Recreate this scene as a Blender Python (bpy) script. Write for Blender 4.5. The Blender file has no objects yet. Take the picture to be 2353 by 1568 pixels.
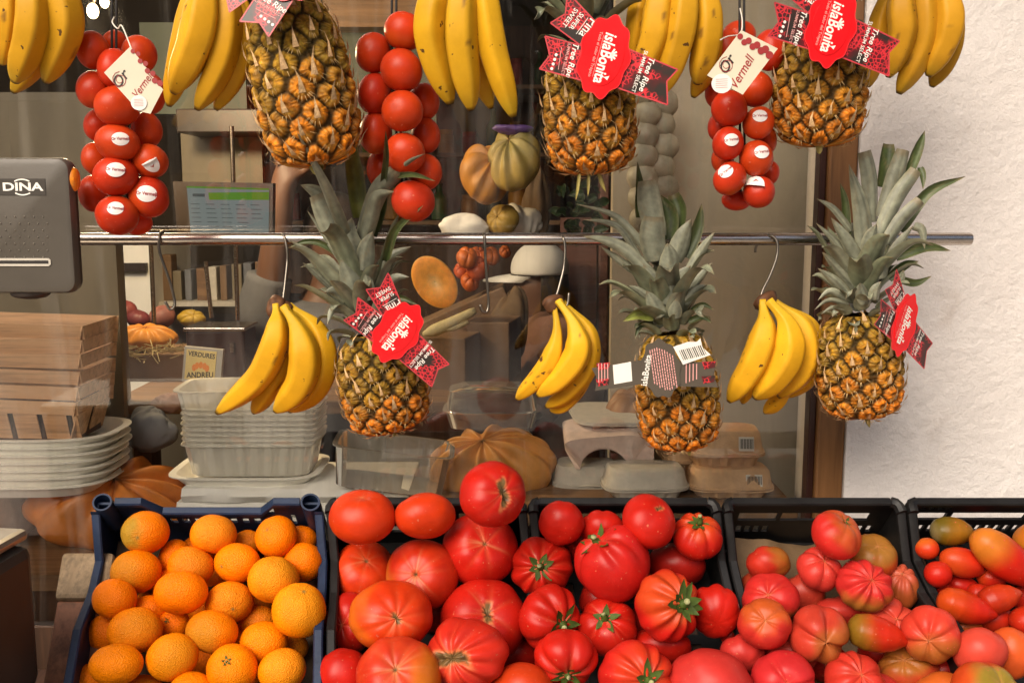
import bpy, math, random
import numpy as np
from mathutils import Vector, Matrix

# ------------------------------------------------------------------ basics
scene = bpy.context.scene
COL = scene.collection
PITCH = math.radians(8.0)
CAM = np.array([0.0, 0.0, 1.45])
FPX, CU, CV = 2300.0, 1176.0, 784.0
FWD = np.array([0, math.cos(PITCH), -math.sin(PITCH)])
UP = np.array([0, math.sin(PITCH), math.cos(PITCH)])
RIGHT = np.array([1.0, 0, 0])
A = np.array


def ray(u, v):
    return FWD + RIGHT * ((u - CU) / FPX) + UP * ((CV - v) / FPX)


def P(u, v, y):
    """the point of the place that stands at depth y behind photo position (u, v)"""
    d = ray(u, v)
    return CAM + d * (y / d[1])


def px(n, y):
    return n * y / FPX


# slope frame of the tilted crates
S_DIR = A([0.113, -0.708, -0.693]); S_DIR = S_DIR / np.linalg.norm(S_DIR)
X_DIR = A([1.0, 0, 0])
N_DIR = A([0, -0.6995, 0.7146])
RIM_Y = 1.48
RIM_O = P(745, 1140, RIM_Y)


def slope(a, s, n):
    return RIM_O + X_DIR * a + S_DIR * s + N_DIR * n


def on_slope(u, v, n):
    d = ray(u, v)
    nn = np.cross(X_DIR, S_DIR); nn /= np.linalg.norm(nn)
    if nn[2] < 0: nn = -nn
    t = np.dot(RIM_O + N_DIR * n - CAM, nn) / np.dot(d, nn)
    return t


def tag(o, label=None, cat=None, group=None, kind=None):
    if label: o['label'] = label
    if cat: o['category'] = cat
    if group: o['group'] = group
    if kind: o['kind'] = kind
    return o


def empty(name, loc, label, cat, group=None):
    o = bpy.data.objects.new(name, None)
    o.empty_display_size = 0.02
    COL.objects.link(o)
    o.location = Vector(loc)
    return tag(o, label, cat, group)


class MB:
    """collects vertices and faces for ONE mesh object"""
    def __init__(self):
        self.V = []; self.F = []; self.M = []; self.C = []; self.n = 0

    def add(self, V, F, m=0, col=(1, 1, 1)):
        V = np.asarray(V, float)
        self.V.append(V)
        for f in F:
            self.F.append(tuple(int(i) + self.n for i in f)); self.M.append(m)
        c = np.asarray(col, float)
        if c.ndim == 1: c = np.tile(c, (len(V), 1))
        self.C.append(c)
        self.n += len(V)
        return self

    def box(self, lo, hi, m=0, f=None):
        x0, y0, z0 = lo; x1, y1, z1 = hi
        V = [(x0, y0, z0), (x1, y0, z0), (x1, y1, z0), (x0, y1, z0), (x0, y0, z1), (x1, y0, z1), (x1, y1, z1), (x0, y1, z1)]
        if f: V = [f(*q) for q in V]
        return self.add(V, [(3, 2, 1, 0), (4, 5, 6, 7), (0, 1, 5, 4), (1, 2, 6, 5), (2, 3, 7, 6), (3, 0, 4, 7)], m)

    def build(self, name, mats, parent=None, origin=None, smooth=True, auto=None, bevel=0):
        V = np.concatenate(self.V)
        if origin is None:
            origin = A(parent.location) if parent is not None else V.mean(0)
            if parent is not None and parent.parent is not None:
                origin = origin + A(parent.parent.location)
        origin = A(origin)
        me = bpy.data.meshes.new(name)
        me.from_pydata([tuple(p) for p in (V - origin)], [], self.F)
        if not isinstance(mats, (list, tuple)): mats = [mats]
        for m in mats: me.materials.append(m)
        me.polygons.foreach_set('material_index', self.M)
        C = np.concatenate(self.C)
        at = me.color_attributes.new('Col', 'FLOAT_COLOR', 'POINT')
        at.data.foreach_set('color', np.concatenate([C, np.ones((len(C), 1))], 1).astype(np.float32).ravel())
        me.polygons.foreach_set('use_smooth', [bool(smooth)] * len(me.polygons))
        me.update()
        if smooth and auto: me.set_sharp_from_angle(angle=math.radians(auto))
        o = bpy.data.objects.new(name, me)
        COL.objects.link(o)
        if parent is not None:
            o.parent = parent
        else:
            o.location = Vector(origin)
        if bevel:
            b = o.modifiers.new('bevel', 'BEVEL'); b.width = bevel; b.segments = 2; b.limit_method = 'ANGLE'
        return o


# ------------------------------------------------------------------ materials
def nt(name):
    m = bpy.data.materials.new(name); m.use_nodes = True
    t = m.node_tree; t.nodes.clear()
    out = t.nodes.new('ShaderNodeOutputMaterial')
    return m, t, out


def N(t, typ, **kw):
    n = t.nodes.new(typ)
    for k, v in kw.items():
        if k in n.inputs: n.inputs[k].default_value = v
        else: setattr(n, k, v)
    return n


def L(t, a, b): t.links.new(a, b)


def rgba(c): return (c[0], c[1], c[2], 1)


def ramp(t, fac, stops):
    r = t.nodes.new('ShaderNodeValToRGB')
    L(t, fac, r.inputs[0])
    e = r.color_ramp.elements
    while len(e) < len(stops): e.new(0.5)
    for i, (p, c) in enumerate(stops):
        e[i].position = p; e[i].color = rgba(c) if not isinstance(c, (int, float)) else (c, c, c, 1)
    return r


def mixc(t, fac, a, b, mode='MIX'):
    m = t.nodes.new('ShaderNodeMix'); m.data_type = 'RGBA'; m.blend_type = mode
    for sock, val in ((m.inputs[0], fac), (m.inputs[6], a), (m.inputs[7], b)):
        if isinstance(val, (int, float)): sock.default_value = val
        elif isinstance(val, tuple): sock.default_value = rgba(val)
        else: L(t, val, sock)
    return m.outputs[2]


def noise(t, scale, detail=4, rough=.55, vec=None, dist=0):
    n = N(t, 'ShaderNodeTexNoise', Scale=scale, Detail=detail, Roughness=rough, Distortion=dist)
    if vec is not None: L(t, vec, n.inputs['Vector'])
    return n.outputs[0]


def coords(t, scale=None, which='Object'):
    c = t.nodes.new('ShaderNodeTexCoord')
    if scale is None: return c.outputs[which]
    mp = t.nodes.new('ShaderNodeMapping'); mp.inputs['Scale'].default_value = scale
    L(t, c.outputs[which], mp.inputs[0])
    return mp.outputs[0]


def vc(name, rough=.35, var=.12, vs=40, bump=0, bs=300, kind='noise', speck=None, sss=0, rvar=.1, spec=.5, coat=0):
    """organic skin: colour from the mesh's own colour attribute, broken up by noise"""
    m, t, out = nt(name)
    p = N(t, 'ShaderNodeBsdfPrincipled', Roughness=rough)
    p.inputs['Specular IOR Level'].default_value = spec
    p.inputs['Coat Weight'].default_value = coat
    L(t, p.outputs[0], out.inputs[0])
    at = N(t, 'ShaderNodeAttribute', attribute_name='Col')
    co = coords(t)
    v = ramp(t, noise(t, vs, 5, .6, co), [(.25, 1 - var), (.75, 1 + var)])
    c = mixc(t, 1.0, at.outputs[0], v.outputs[0], 'MULTIPLY')
    oi = t.nodes.new('ShaderNodeObjectInfo')
    hs = t.nodes.new('ShaderNodeHueSaturation')
    mr = N(t, 'ShaderNodeMapRange'); L(t, oi.outputs['Random'], mr.inputs[0])
    mr.inputs[3].default_value = .92; mr.inputs[4].default_value = 1.08
    L(t, mr.outputs[0], hs.inputs['Value']); L(t, c, hs.inputs['Color'])
    c = hs.outputs[0]
    if speck:
        sc, th, colr = speck
        s = ramp(t, noise(t, sc, 2, .5, co), [(th, 0), (th + .03, 1)])
        c = mixc(t, s.outputs[0], c, colr)
    L(t, c, p.inputs['Base Color'])
    rr = N(t, 'ShaderNodeMapRange'); L(t, noise(t, vs * .7, 3, .6, co), rr.inputs[0])
    rr.inputs[3].default_value = max(.05, rough - rvar); rr.inputs[4].default_value = rough + rvar
    L(t, rr.outputs[0], p.inputs['Roughness'])
    if sss:
        p.inputs['Subsurface Weight'].default_value = sss
        p.inputs['Subsurface Radius'].default_value = (.01, .004, .002)
        p.inputs['Subsurface Scale'].default_value = 1.0
    if bump:
        b = N(t, 'ShaderNodeBump', Strength=bump, Distance=.002)
        if kind == 'voronoi':
            n = N(t, 'ShaderNodeTexVoronoi', Scale=bs); L(t, co, n.inputs['Vector']); h = n.outputs[0]
        else: h = noise(t, bs, 4, .6, co)
        L(t, h, b.inputs['Height']); L(t, b.outputs[0], p.inputs['Normal'])
    return m


def pm(name, c, r=.5, metal=0, var=.15, vs=12, bump=0, bs=80, c2=None, stretch=None, spec=.5, alpha=None, emit=0, trans=0):
    """plain surface: base colour broken by noise, optional grain and bump"""
    m, t, out = nt(name)
    p = N(t, 'ShaderNodeBsdfPrincipled', Roughness=r, Metallic=metal)
    p.inputs['Specular IOR Level'].default_value = spec
    L(t, p.outputs[0], out.inputs[0])
    co = coords(t, stretch)
    nz = noise(t, vs, 6, .62, co)
    lo = tuple(x * (1 - var) for x in c); hi = tuple(min(1, x * (1 + var)) for x in c)
    if c2: hi = c2
    cr = ramp(t, nz, [(.3, lo), (.7, hi)])
    L(t, cr.outputs[0], p.inputs['Base Color'])
    rr = N(t, 'ShaderNodeMapRange'); L(t, nz, rr.inputs[0])
    rr.inputs[3].default_value = max(.03, r - .1); rr.inputs[4].default_value = min(1, r + .1)
    L(t, rr.outputs[0], p.inputs['Roughness'])
    if bump:
        b = N(t, 'ShaderNodeBump', Strength=bump, Distance=.004)
        L(t, noise(t, bs, 6, .6, co), b.inputs['Height']); L(t, b.outputs[0], p.inputs['Normal'])
    if emit:
        p.inputs['Emission Color'].default_value = rgba(c); p.inputs['Emission Strength'].default_value = emit
    return m


def wood(name, c1, c2, r=.6, axis=0, ring=1.0, sc=30):
    m, t, out = nt(name)
    p = N(t, 'ShaderNodeBsdfPrincipled', Roughness=r); L(t, p.outputs[0], out.inputs[0])
    s = [sc, sc, sc]; s[axis] = sc * .06
    co = coords(t, tuple(s))
    n1 = noise(t, 1.0, 8, .65, co, 1.5)
    c = ramp(t, n1, [(.28, c1), (.5, tuple((a + b) / 2 for a, b in zip(c1, c2))), (.72, c2)])
    n2 = noise(t, 3.5, 4, .7, co)
    d = ramp(t, n2, [(.35, .6), (.55, 1)])
    L(t, mixc(t, 1.0, c.outputs[0], d.outputs[0], 'MULTIPLY'), p.inputs['Base Color'])
    b = N(t, 'ShaderNodeBump', Strength=.25, Distance=.003); L(t, n2, b.inputs['Height']); L(t, b.outputs[0], p.inputs['Normal'])
    return m


def clear(name, tint=(1, 1, 1), gloss=.18, haze=.06, rough=.05, hazecol=(.8, .78, .72), reflect_smear=0, sm_scale=(3, 3, .6)):
    """thin clear sheet: see-through, Fresnel gloss, a little dust, optional painted reflection streaks"""
    m, t, out = nt(name)
    tr = N(t, 'ShaderNodeBsdfTransparent'); tr.inputs[0].default_value = rgba(tint)
    gl = N(t, 'ShaderNodeBsdfGlossy', Roughness=rough)
    df = N(t, 'ShaderNodeBsdfDiffuse'); df.inputs[0].default_value = rgba(hazecol)
    fr = N(t, 'ShaderNodeFresnel', IOR=1.45)
    ma = N(t, 'ShaderNodeMath', operation='MULTIPLY_ADD'); L(t, fr.outputs[0], ma.inputs[0])
    ma.inputs[1].default_value = 1.0; ma.inputs[2].default_value = gloss - .03
    m1 = N(t, 'ShaderNodeMixShader'); L(t, ma.outputs[0], m1.inputs[0]); L(t, tr.outputs[0], m1.inputs[1]); L(t, gl.outputs[0], m1.inputs[2])
    m2 = N(t, 'ShaderNodeMixShader'); m2.inputs[0].default_value = haze
    if reflect_smear:
        co = coords(t, sm_scale)
        r = ramp(t, noise(t, 2.5, 8, .68, co, 1.2), [(.50, haze), (.80, haze + reflect_smear)])
        L(t, r.outputs[0], m2.inputs[0])
    L(t, m1.outputs[0], m2.inputs[1]); L(t, df.outputs[0], m2.inputs[2])
    L(t, m2.outputs[0], out.inputs[0])
    return m


M = {}
M['tomato'] = vc('tomato_skin', .37, .16, 32, .08, 140, speck=(230, .70, (.50, .10, .05)), rvar=.12, spec=.22)
M['orange'] = vc('orange_peel', .42, .1, 30, .5, 520, 'voronoi', rvar=.06, spec=.13)
M['banana'] = vc('banana_peel', .48, .13, 28, .06, 160, speck=(85, .70, (.10, .045, .012)), rvar=.06, spec=.16)
M['rind'] = vc('pineapple_rind', .55, .4, 150, .8, 380, rvar=.12, spec=.14)
M['leaf'] = vc('pineapple_leaf', .42, .35, 60, .2, 260, rvar=.1, spec=.35)
M['calyx'] = vc('green_calyx', .6, .3, 120, .2, 300, spec=.2)
M['pumpkin'] = vc('pumpkin_rind', .5, .25, 22, .2, 60)
M['veg'] = vc('vegetable_skin', .5, .25, 40, .1, 100)
M['black_plastic'] = pm('black_crate_plastic', (.008, .0075, .0075), .45, var=.3, vs=30, bump=.06, bs=200, spec=.3)
M['blue_plastic'] = pm('navy_crate_plastic', (.010, .021, .052), .45, var=.35, vs=22, bump=.08, bs=150, spec=.35)
M['steel'] = pm('brushed_steel', (.50, .45, .41), .26, 1, var=.06, vs=40, stretch=(1, 30, 30))
M['hook'] = pm('hook_steel', (.26, .23, .19), .34, 1, var=.15, vs=60)
M['wall'] = None
M['frame_brown'] = wood('brown_frame_paint', (.16, .07, .022), (.25, .115, .04), .45, 2, 1, 12)
M['frame_dark'] = pm('dark_frame_edge', (.035, .012, .008), .35, var=.2, vs=8)
M['red'] = pm('red_tag_card', (.75, .008, .012), .22, var=.06, vs=20)
M['red_dark'] = pm('dark_red_tag_card', (.24, .010, .016), .3, var=.2, vs=30)
M['white'] = pm('white_print', (.82, .78, .7), .5, var=.03)
M['cream'] = pm('cream_card', (.62, .56, .42), .5, var=.06)
M['ink'] = pm('dark_ink', (.02, .015, .012), .5, var=.1)
M['inkred'] = pm('red_ink', (.30, .02, .02), .5, var=.2)
M['tagback'] = pm('brown_grey_tag_back', (.085, .068, .05), .4, var=.1)
M['grey_plastic'] = pm('grey_device_plastic', (.085, .072, .056), .45, var=.06, vs=20, bump=.05, bs=400)
M['dark_plastic'] = pm('dark_device_plastic', (.028, .018, .014), .4, var=.15)
M['plate'] = pm('dark_name_plate', (.05, .042, .034), .35, var=.08)
M['orange_button'] = pm('orange_button_plastic', (.85, .26, .015), .35, var=.05)
M['veneer'] = wood('basket_veneer', (.62, .34, .17), (.78, .50, .29), .6, 0, 1, 16)
M['worn_wood'] = wood('worn_red_board', (.18, .062, .028), (.34, .14, .065), .65, 1, 1, 20)
M['pale_wood'] = wood('worn_bare_wood', (.17, .11, .055), (.36, .25, .14), .7, 1, 1, 25)
M['dark_wood'] = wood('dark_shop_wood', (.05, .022, .010), (.12, .055, .027), .55, 2, 1, 12)
M['mid_wood'] = wood('brown_shop_wood', (.16, .08, .035), (.30, .17, .08), .55, 0, 1, 14)
M['foam'] = pm('white_foam', (.90, .87, .78), .6, var=.05, vs=60, bump=.06, bs=300)
M['paper'] = pm('white_paper', (.86, .84, .78), .7, var=.05)
M['pulp'] = pm('grey_moulded_pulp', (.56, .515, .435), .85, var=.1, vs=60, bump=.3, bs=260)
M['pulp_pink'] = pm('pinkish_moulded_pulp', (.72, .56, .49), .85, var=.12, vs=60, bump=.3, bs=260)
M['pulp_tan'] = pm('tan_moulded_pulp', (.66, .42, .23), .85, var=.12, vs=60, bump=.3, bs=260)
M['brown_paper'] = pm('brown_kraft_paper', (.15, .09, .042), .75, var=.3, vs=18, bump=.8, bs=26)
M['card_board'] = pm('brown_cardboard', (.20, .12, .065), .7, var=.15, vs=14)
M['clear'] = clear('clear_plastic', (.98, .97, .95), .12, .13, .08, (.92, .88, .78))
M['clear2'] = clear('clear_nested_plastic', (.97, .96, .93), .10, .46, .12, (.97, .93, .82))
M['glass'] = clear('window_glass', (.99, .99, .98), .055, .0, .01, (.8, .77, .70), reflect_smear=.10, sm_scale=(5, 3, .45))  # pale reflection streaks painted into the glass along with dusty smears
M['panel'] = pm('beige_partition_paint', (.50, .43, .32), .6, var=.12, vs=4, bump=.05, bs=12)
M['panel_brown'] = pm('brownish_plastic_sheet', (.20, .165, .11), .4, var=.2, vs=4, stretch=(2, 2, .4))
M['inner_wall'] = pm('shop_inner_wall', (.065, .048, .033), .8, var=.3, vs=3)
M['teal'] = pm('grey_green_panel', (.12, .14, .105), .5, var=.2, vs=5)
M['screen_white'] = None
M['cord'] = pm('black_cord', (.015, .012, .01), .7, var=.1)
M['string'] = pm('white_string', (.7, .66, .58), .8, var=.1)
M['cloth_white'] = pm('white_cloth', (.80, .77, .70), .75, var=.05, bump=.1, bs=60)
M['cloth_brown'] = pm('brown_pink_cloth', (.24, .12, .08), .8, var=.2, vs=10, bump=.15, bs=100)
M['cloth_blue'] = pm('grey_blue_cloth', (.16, .165, .18), .8, var=.2, vs=14, bump=.15, bs=100)
M['skin'] = pm('skin', (.17, .085, .052), .5, var=.12, vs=12)
M['hair'] = pm('dark_hair', (.03, .018, .012), .55, var=.3, vs=60)
M['straw'] = pm('pale_straw', (.62, .52, .28), .7, var=.2, vs=40)
M['leather'] = pm('dark_brown_leather', (.055, .022, .013), .4, var=.25, vs=12)
M['yellow_card'] = pm('yellow_card', (.75, .58, .2), .5, var=.06)
M['sign_border'] = pm('grey_sign_border', (.42, .39, .34), .5, var=.05)
M['dates'] = pm('dark_dates', (.05, .018, .010), .4, var=.5, vs=60, bump=.6, bs=90)
M['metal_grey'] = pm('grey_scale_metal', (.28, .25, .2), .35, .6, var=.1, vs=20)
M['scale_body'] = pm('dark_grey_scale_body', (.032, .026, .021), .55, var=.2, spec=.2)
M['bright_metal'] = pm('pale_satin_metal', (.62, .57, .48), .4, .3, var=.05)
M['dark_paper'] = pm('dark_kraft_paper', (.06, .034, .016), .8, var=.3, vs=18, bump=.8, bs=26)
M['blue_tub'] = pm('grey_blue_plastic', (.14, .18, .22), .5, var=.1)
M['green_screen'] = None


def wall_mat():
    m, t, out = nt('white_rough_plaster')
    p = N(t, 'ShaderNodeBsdfPrincipled', Roughness=.85); L(t, p.outputs[0], out.inputs[0])
    co = coords(t)
    c = ramp(t, noise(t, 1.6, 5, .6, co), [(.3, (.67, .615, .575)), (.7, (.77, .73, .70))])
    st = ramp(t, noise(t, 11, 6, .6, co, .6), [(.60, 0), (.74, .4)])
    L(t, mixc(t, st.outputs[0], c.outputs[0], (.50, .42, .36)), p.inputs['Base Color'])
    b1 = N(t, 'ShaderNodeBump', Strength=.42, Distance=.02); L(t, noise(t, 7, 3, .5, co, .2), b1.inputs['Height'])
    b2 = N(t, 'ShaderNodeBump', Strength=.9, Distance=.006); L(t, noise(t, 55, 6, .65, co, .1), b2.inputs['Height'])
    L(t, b1.outputs[0], b2.inputs['Normal']); L(t, b2.outputs[0], p.inputs['Normal'])
    return m


M['wall'] = wall_mat()


def emit_mat(name, c, s):
    m, t, out = nt(name)
    e = N(t, 'ShaderNodeEmission', Strength=s); e.inputs[0].default_value = rgba(c)
    L(t, e.outputs[0], out.inputs[0])
    return m


M['screen_white'] = emit_mat('lit_screen_page', (.42, .47, .44), .3)
M['green_screen'] = emit_mat('lit_screen_green', (.22, .5, .06), .3)
M['screen_ink'] = emit_mat('lit_screen_ink', (.16, .18, .17), .3)
M['standin_bulb'] = emit_mat('lit_glare_bulb', (1, .78, .45), 9)  # glow standing in for glare on the glass


def tag_pattern():
    m, t, out = nt('dark_banner_with_red_pattern')
    p = N(t, 'ShaderNodeBsdfPrincipled', Roughness=.28); L(t, p.outputs[0], out.inputs[0])
    co = coords(t)
    v = N(t, 'ShaderNodeTexVoronoi', Scale=210); v.feature = 'DISTANCE_TO_EDGE'; L(t, co, v.inputs['Vector'])
    line = ramp(t, v.outputs[0], [(.05, 1), (.16, 0)])
    area = ramp(t, noise(t, 34, 2, .5, co), [(.44, 0), (.5, 1)])
    f = mixc(t, 1.0, line.outputs[0], area.outputs[0], 'MULTIPLY')
    base = ramp(t, noise(t, 30, 2, .5, co), [(.4, (.03, .022, .018)), (.6, (.13, .010, .014))])
    L(t, mixc(t, f, base.outputs[0], (.62, .03, .04)), p.inputs['Base Color'])
    return m


M['banner'] = tag_pattern()


# ------------------------------------------------------------------ geometry helpers
def sn(Q, rng, f):
    """smooth 3-D noise in -1..1 from a few random sine waves"""
    s = 0
    for k in range(5):
        d = rng.normal(size=3); d /= np.linalg.norm(d)
        s = s + np.sin((Q @ d) * f * (0.7 + .25 * k) + rng.uniform(0, 6.28))
    return s / 3.2


def smooth01(x, a, b):
    t = np.clip((x - a) / (b - a), 0, 1)
    return t * t * (3 - 2 * t)


def catmull(pts, n):
    pts = np.asarray(pts, float)
    if len(pts) == 2: return np.linspace(pts[0], pts[1], n)
    Q = np.vstack([2 * pts[0] - pts[1], pts, 2 * pts[-1] - pts[-2]])
    seg = np.linspace(0, len(pts) - 1, n)
    out = []
    for s in seg:
        i = min(int(s), len(pts) - 2); t = s - i
        p0, p1, p2, p3 = Q[i], Q[i + 1], Q[i + 2], Q[i + 3]
        out.append(.5 * ((2 * p1) + (-p0 + p2) * t + (2 * p0 - 5 * p1 + 4 * p2 - p3) * t * t + (-p0 + 3 * p1 - 3 * p2 + p3) * t ** 3))
    return A(out)


def sweep(pts, rad, sec=10, ref=(0, -1, 0), shape=None, roll=0):
    """tube along pts; returns V, F, (t, angle) per vertex"""
    pts = np.asarray(pts, float); n = len(pts)
    rad = np.broadcast_to(np.asarray(rad, float), (n,))
    tan = np.gradient(pts, axis=0); tan /= np.linalg.norm(tan, axis=1)[:, None] + 1e-12
    V = []; TA = []
    r0 = A(ref, float)
    for i in range(n):
        b = r0 - tan[i] * np.dot(r0, tan[i])
        if np.linalg.norm(b) < 1e-3: b = np.cross(tan[i], A([0, 0, 1.0]))
        b /= np.linalg.norm(b); c = np.cross(tan[i], b)
        for k in range(sec):
            a = 2 * math.pi * k / sec + roll
            q = rad[i] * (shape(a) if shape else 1)
            V.append(pts[i] + b * math.cos(a) * q + c * math.sin(a) * q); TA.append((i / (n - 1), a))
    F = []
    for i in range(n - 1):
        for k in range(sec):
            k2 = (k + 1) % sec
            F.append((i * sec + k, i * sec + k2, (i + 1) * sec + k2, (i + 1) * sec + k))
    F.append(tuple(range(sec))[::-1]); F.append(tuple((n - 1) * sec + k for k in range(sec)))
    return A(V), F, A(TA)


def grid_faces(nr, nc, wrap=True):
    F = []
    for i in range(nr - 1):
        for k in range(nc if wrap else nc - 1):
            k2 = (k + 1) % nc
            F.append((i * nc + k, (i + 1) * nc + k, (i + 1) * nc + k2, i * nc + k2))
    return F


_fc = {}


def text_geo(s, size=1.0, offset=0.0, shear=0.0, width=1.0):
    key = (s, offset, shear)
    if key not in _fc:
        cu = bpy.data.curves.new('txt', 'FONT'); cu.body = s; cu.align_x = 'CENTER'; cu.align_y = 'CENTER'
        cu.resolution_u = 3; cu.offset = offset; cu.shear = shear
        o = bpy.data.objects.new('txt', cu); COL.objects.link(o)
        dg = bpy.context.evaluated_depsgraph_get()
        me = o.evaluated_get(dg).to_mesh()
        V = A([tuple(v.co) for v in me.vertices]); F = [tuple(p.vertices) for p in me.polygons]
        o.evaluated_get(dg).to_mesh_clear()
        bpy.data.objects.remove(o); bpy.data.curves.remove(cu)
        _fc[key] = (V, F)
    V, F = _fc[key]
    W = V[:, :2] * size
    W = W * A([width, 1])
    return W, F


class Card:
    """maps flat card coordinates (photo units, x right, y down from the card's centre) to the place, on a plane leaning by kx, ky"""
    def __init__(self, u, v, y, ang=0, sc=1, kx=0, ky=0, sx=1.0):
        self.u, self.v, self.y, self.a, self.sc, self.kx, self.ky, self.sx = u, v, y, math.radians(ang), sc, kx, ky, sx

    def uv(self, x, y):
        c, s = math.cos(self.a), math.sin(self.a)
        X = (x * c - y * s) * self.sc * self.sx; Y = (x * s + y * c) * self.sc
        return X, Y

    def __call__(self, x, y, lift=0):
        X, Y = self.uv(x, y)
        d = self.kx * X + self.ky * Y
        k = self.y / FPX
        base = P(self.u, self.v, self.y)
        return base + A([X * k, d * k - lift, -Y * k])

    def prism(self, mb, poly, th=.0008, lift=0, m=0):
        n = len(poly)
        V = [self(x, y, lift + th) for x, y in poly] + [self(x, y, lift) for x, y in poly]
        F = [tuple(range(n)), tuple(range(2 * n - 1, n - 1, -1))] + [(i, i + n, (i + 1) % n + n, (i + 1) % n) for i in range(n)]
        mb.add(V, F, m)

    def text(self, mb, s, x, y, size, ang=0, lift=.001, m=0, offset=0, width=1, shear=0):
        W, F = text_geo(s, size, offset, shear, width)
        c, q = math.cos(math.radians(ang)), math.sin(math.radians(ang))
        V = [self(x + wx * c + wy * q, y + wx * q - wy * c, lift) for wx, wy in W]
        mb.add(V, F, m)

    def bar(self, mb, x0, y0, x1, y1, w, lift=.001, m=0):
        dx, dy = x1 - x0, y1 - y0; l = math.hypot(dx, dy); ox, oy = -dy / l * w / 2, dx / l * w / 2
        self.prism(mb, [(x0 + ox, y0 + oy), (x1 + ox, y1 + oy), (x1 - ox, y1 - oy), (x0 - ox, y0 - oy)], .0002, lift, m)


# ------------------------------------------------------------------ fruit shapes
def tomato_geo(rng, lobes=6, groove=.12, flat=.82, dimple=.16, scar=.0, scar_long=0, c=(.50, .022, .010), sh=None, shw=0, blotch=None, streak=.5, lump=.03, nth=44, nph=88, tip=0, hv=0):
    th = np.linspace(0.012, math.pi - .012, nth)[:, None]; ph = np.linspace(0, 2 * math.pi, nph, endpoint=False)[None, :]
    w = rng.uniform(.6, 1.4, lobes); edges = np.cumsum(w) / w.sum() * 2 * math.pi + rng.uniform(0, 6)
    d = np.full((1, nph), 9.0)
    for i, e in enumerate(edges):
        dd = np.abs((ph - e + math.pi) % (2 * math.pi) - math.pi)
        d = np.minimum(d, dd / rng.uniform(.8, 1.3))
    g = np.exp(-(d / .17) ** 2) * .75 + np.exp(-(d / .42) ** 2) * .35
    Ath = groove * (np.exp(-((th - .75) / .75) ** 2) + .28 * np.sin(th))
    base = np.stack([np.sin(th) * np.cos(ph), np.sin(th) * np.sin(ph), np.cos(th) * np.ones_like(ph)], -1)
    r = 1 - Ath * g + lump * sn(base.reshape(-1, 3), rng, 2.6).reshape(nth, nph) + lump * .35 * sn(base.reshape(-1, 3), rng, 6).reshape(nth, nph)
    X = r[..., None] * base
    X[..., 2] *= flat
    X[..., 2] -= dimple * np.exp(-(th / .42) ** 2) * np.ones_like(ph)
    X[..., 2] += (.05 - tip * .35) * np.exp(-((math.pi - th) / .35) ** 2)
    Q = base.reshape(-1, 3)
    n1 = sn(Q, rng, 2.2).reshape(nth, nph); n2 = sn(Q, rng, 7).reshape(nth, nph); n3 = sn(Q, rng, 19).reshape(nth, nph)
    col = np.ones((nth, nph, 3)) * A(c)
    if not hv: col = col * (1 + .10 * n1[..., None] + .05 * n2[..., None])
    else: col = col * (1 + A([.10, .32, .25]) * n1[..., None] + A([.06, .22, .15]) * n2[..., None] + A([.03, .1, .06]) * n3[..., None])

    def lay(col, w, cc): w = np.clip(w, 0, 1)[..., None]; return col * (1 - w) + A(cc) * w
    if sh is not None:
        col = lay(col, shw * smooth01(1.5 - th + .45 * n1 + .22 * n2, .0, 1.0), sh)
    if blotch is not None:
        bd, bc, bw = blotch; bd = A(bd, float); bd /= np.linalg.norm(bd)
        col = lay(col, bw * smooth01((Q @ bd).reshape(nth, nph) + .28 * n1 + .15 * n2, .15, .85), bc)
    if streak:
        k = rng.integers(9, 15)
        for e in rng.uniform(0, 6.28, k):
            dd = np.abs((ph - e + math.pi) % (2 * math.pi) - math.pi) * np.sin(th)
            ln = rng.uniform(.15, .7)
            col = lay(col, streak * rng.uniform(.1, 1.1) * np.exp(-(dd / rng.uniform(.012, .035)) ** 2) * np.exp(-(th / ln) ** 2), (.58, .24, .10))
        col = lay(col, .5 * streak * np.exp(-(d * np.sin(th) / .05) ** 2) * np.exp(-(th / .8) ** 2) * np.ones_like(ph), (.55, .16, .06))
    if scar:
        a0 = rng.uniform(0, 3.14)
        xx = np.sin(th) * np.cos(ph - a0); yy = np.sin(th) * np.sin(ph - a0)
        L_ = scar * (1 + scar_long); W_ = scar * (.85 if scar_long == 0 else .7)
        bend = .5 * scar * np.sin(xx / max(scar, .01) * 1.2) if scar_long else 0
        dd = np.sqrt((xx / L_) ** 2 + ((yy - bend) / W_) ** 2) + .22 * n2 + .2 * n3
        wgt = smooth01(1.15 - dd, 0, .25) * (th < 1.5)
        edge = smooth01(1.6 - dd, 0, .4) * (th < 1.5)
        col = lay(col, edge * .55, (.55, .20, .07))
        col = lay(col, wgt, (.15, .085, .03)); col = lay(col, wgt * smooth01(n3, .1, .6) * .8, (.05, .03, .012))
        X -= base * (.05 * wgt * (1 + .8 * n3))[..., None]
    V = X.reshape(-1, 3); C = np.clip(col.reshape(-1, 3), 0, 1)
    F = grid_faces(nth, nph)
    V = np.vstack([V, X[0].mean(0), X[-1].mean(0)]); C = np.vstack([C, col[0].mean(0), col[-1].mean(0)])
    nv = nth * nph
    F += [(nv, k, (k + 1) % nph) for k in range(nph)]
    F += [(nv + 1, (nth - 1) * nph + (k + 1) % nph, (nth - 1) * nph + k) for k in range(nph)]
    return V, F, C


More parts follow.
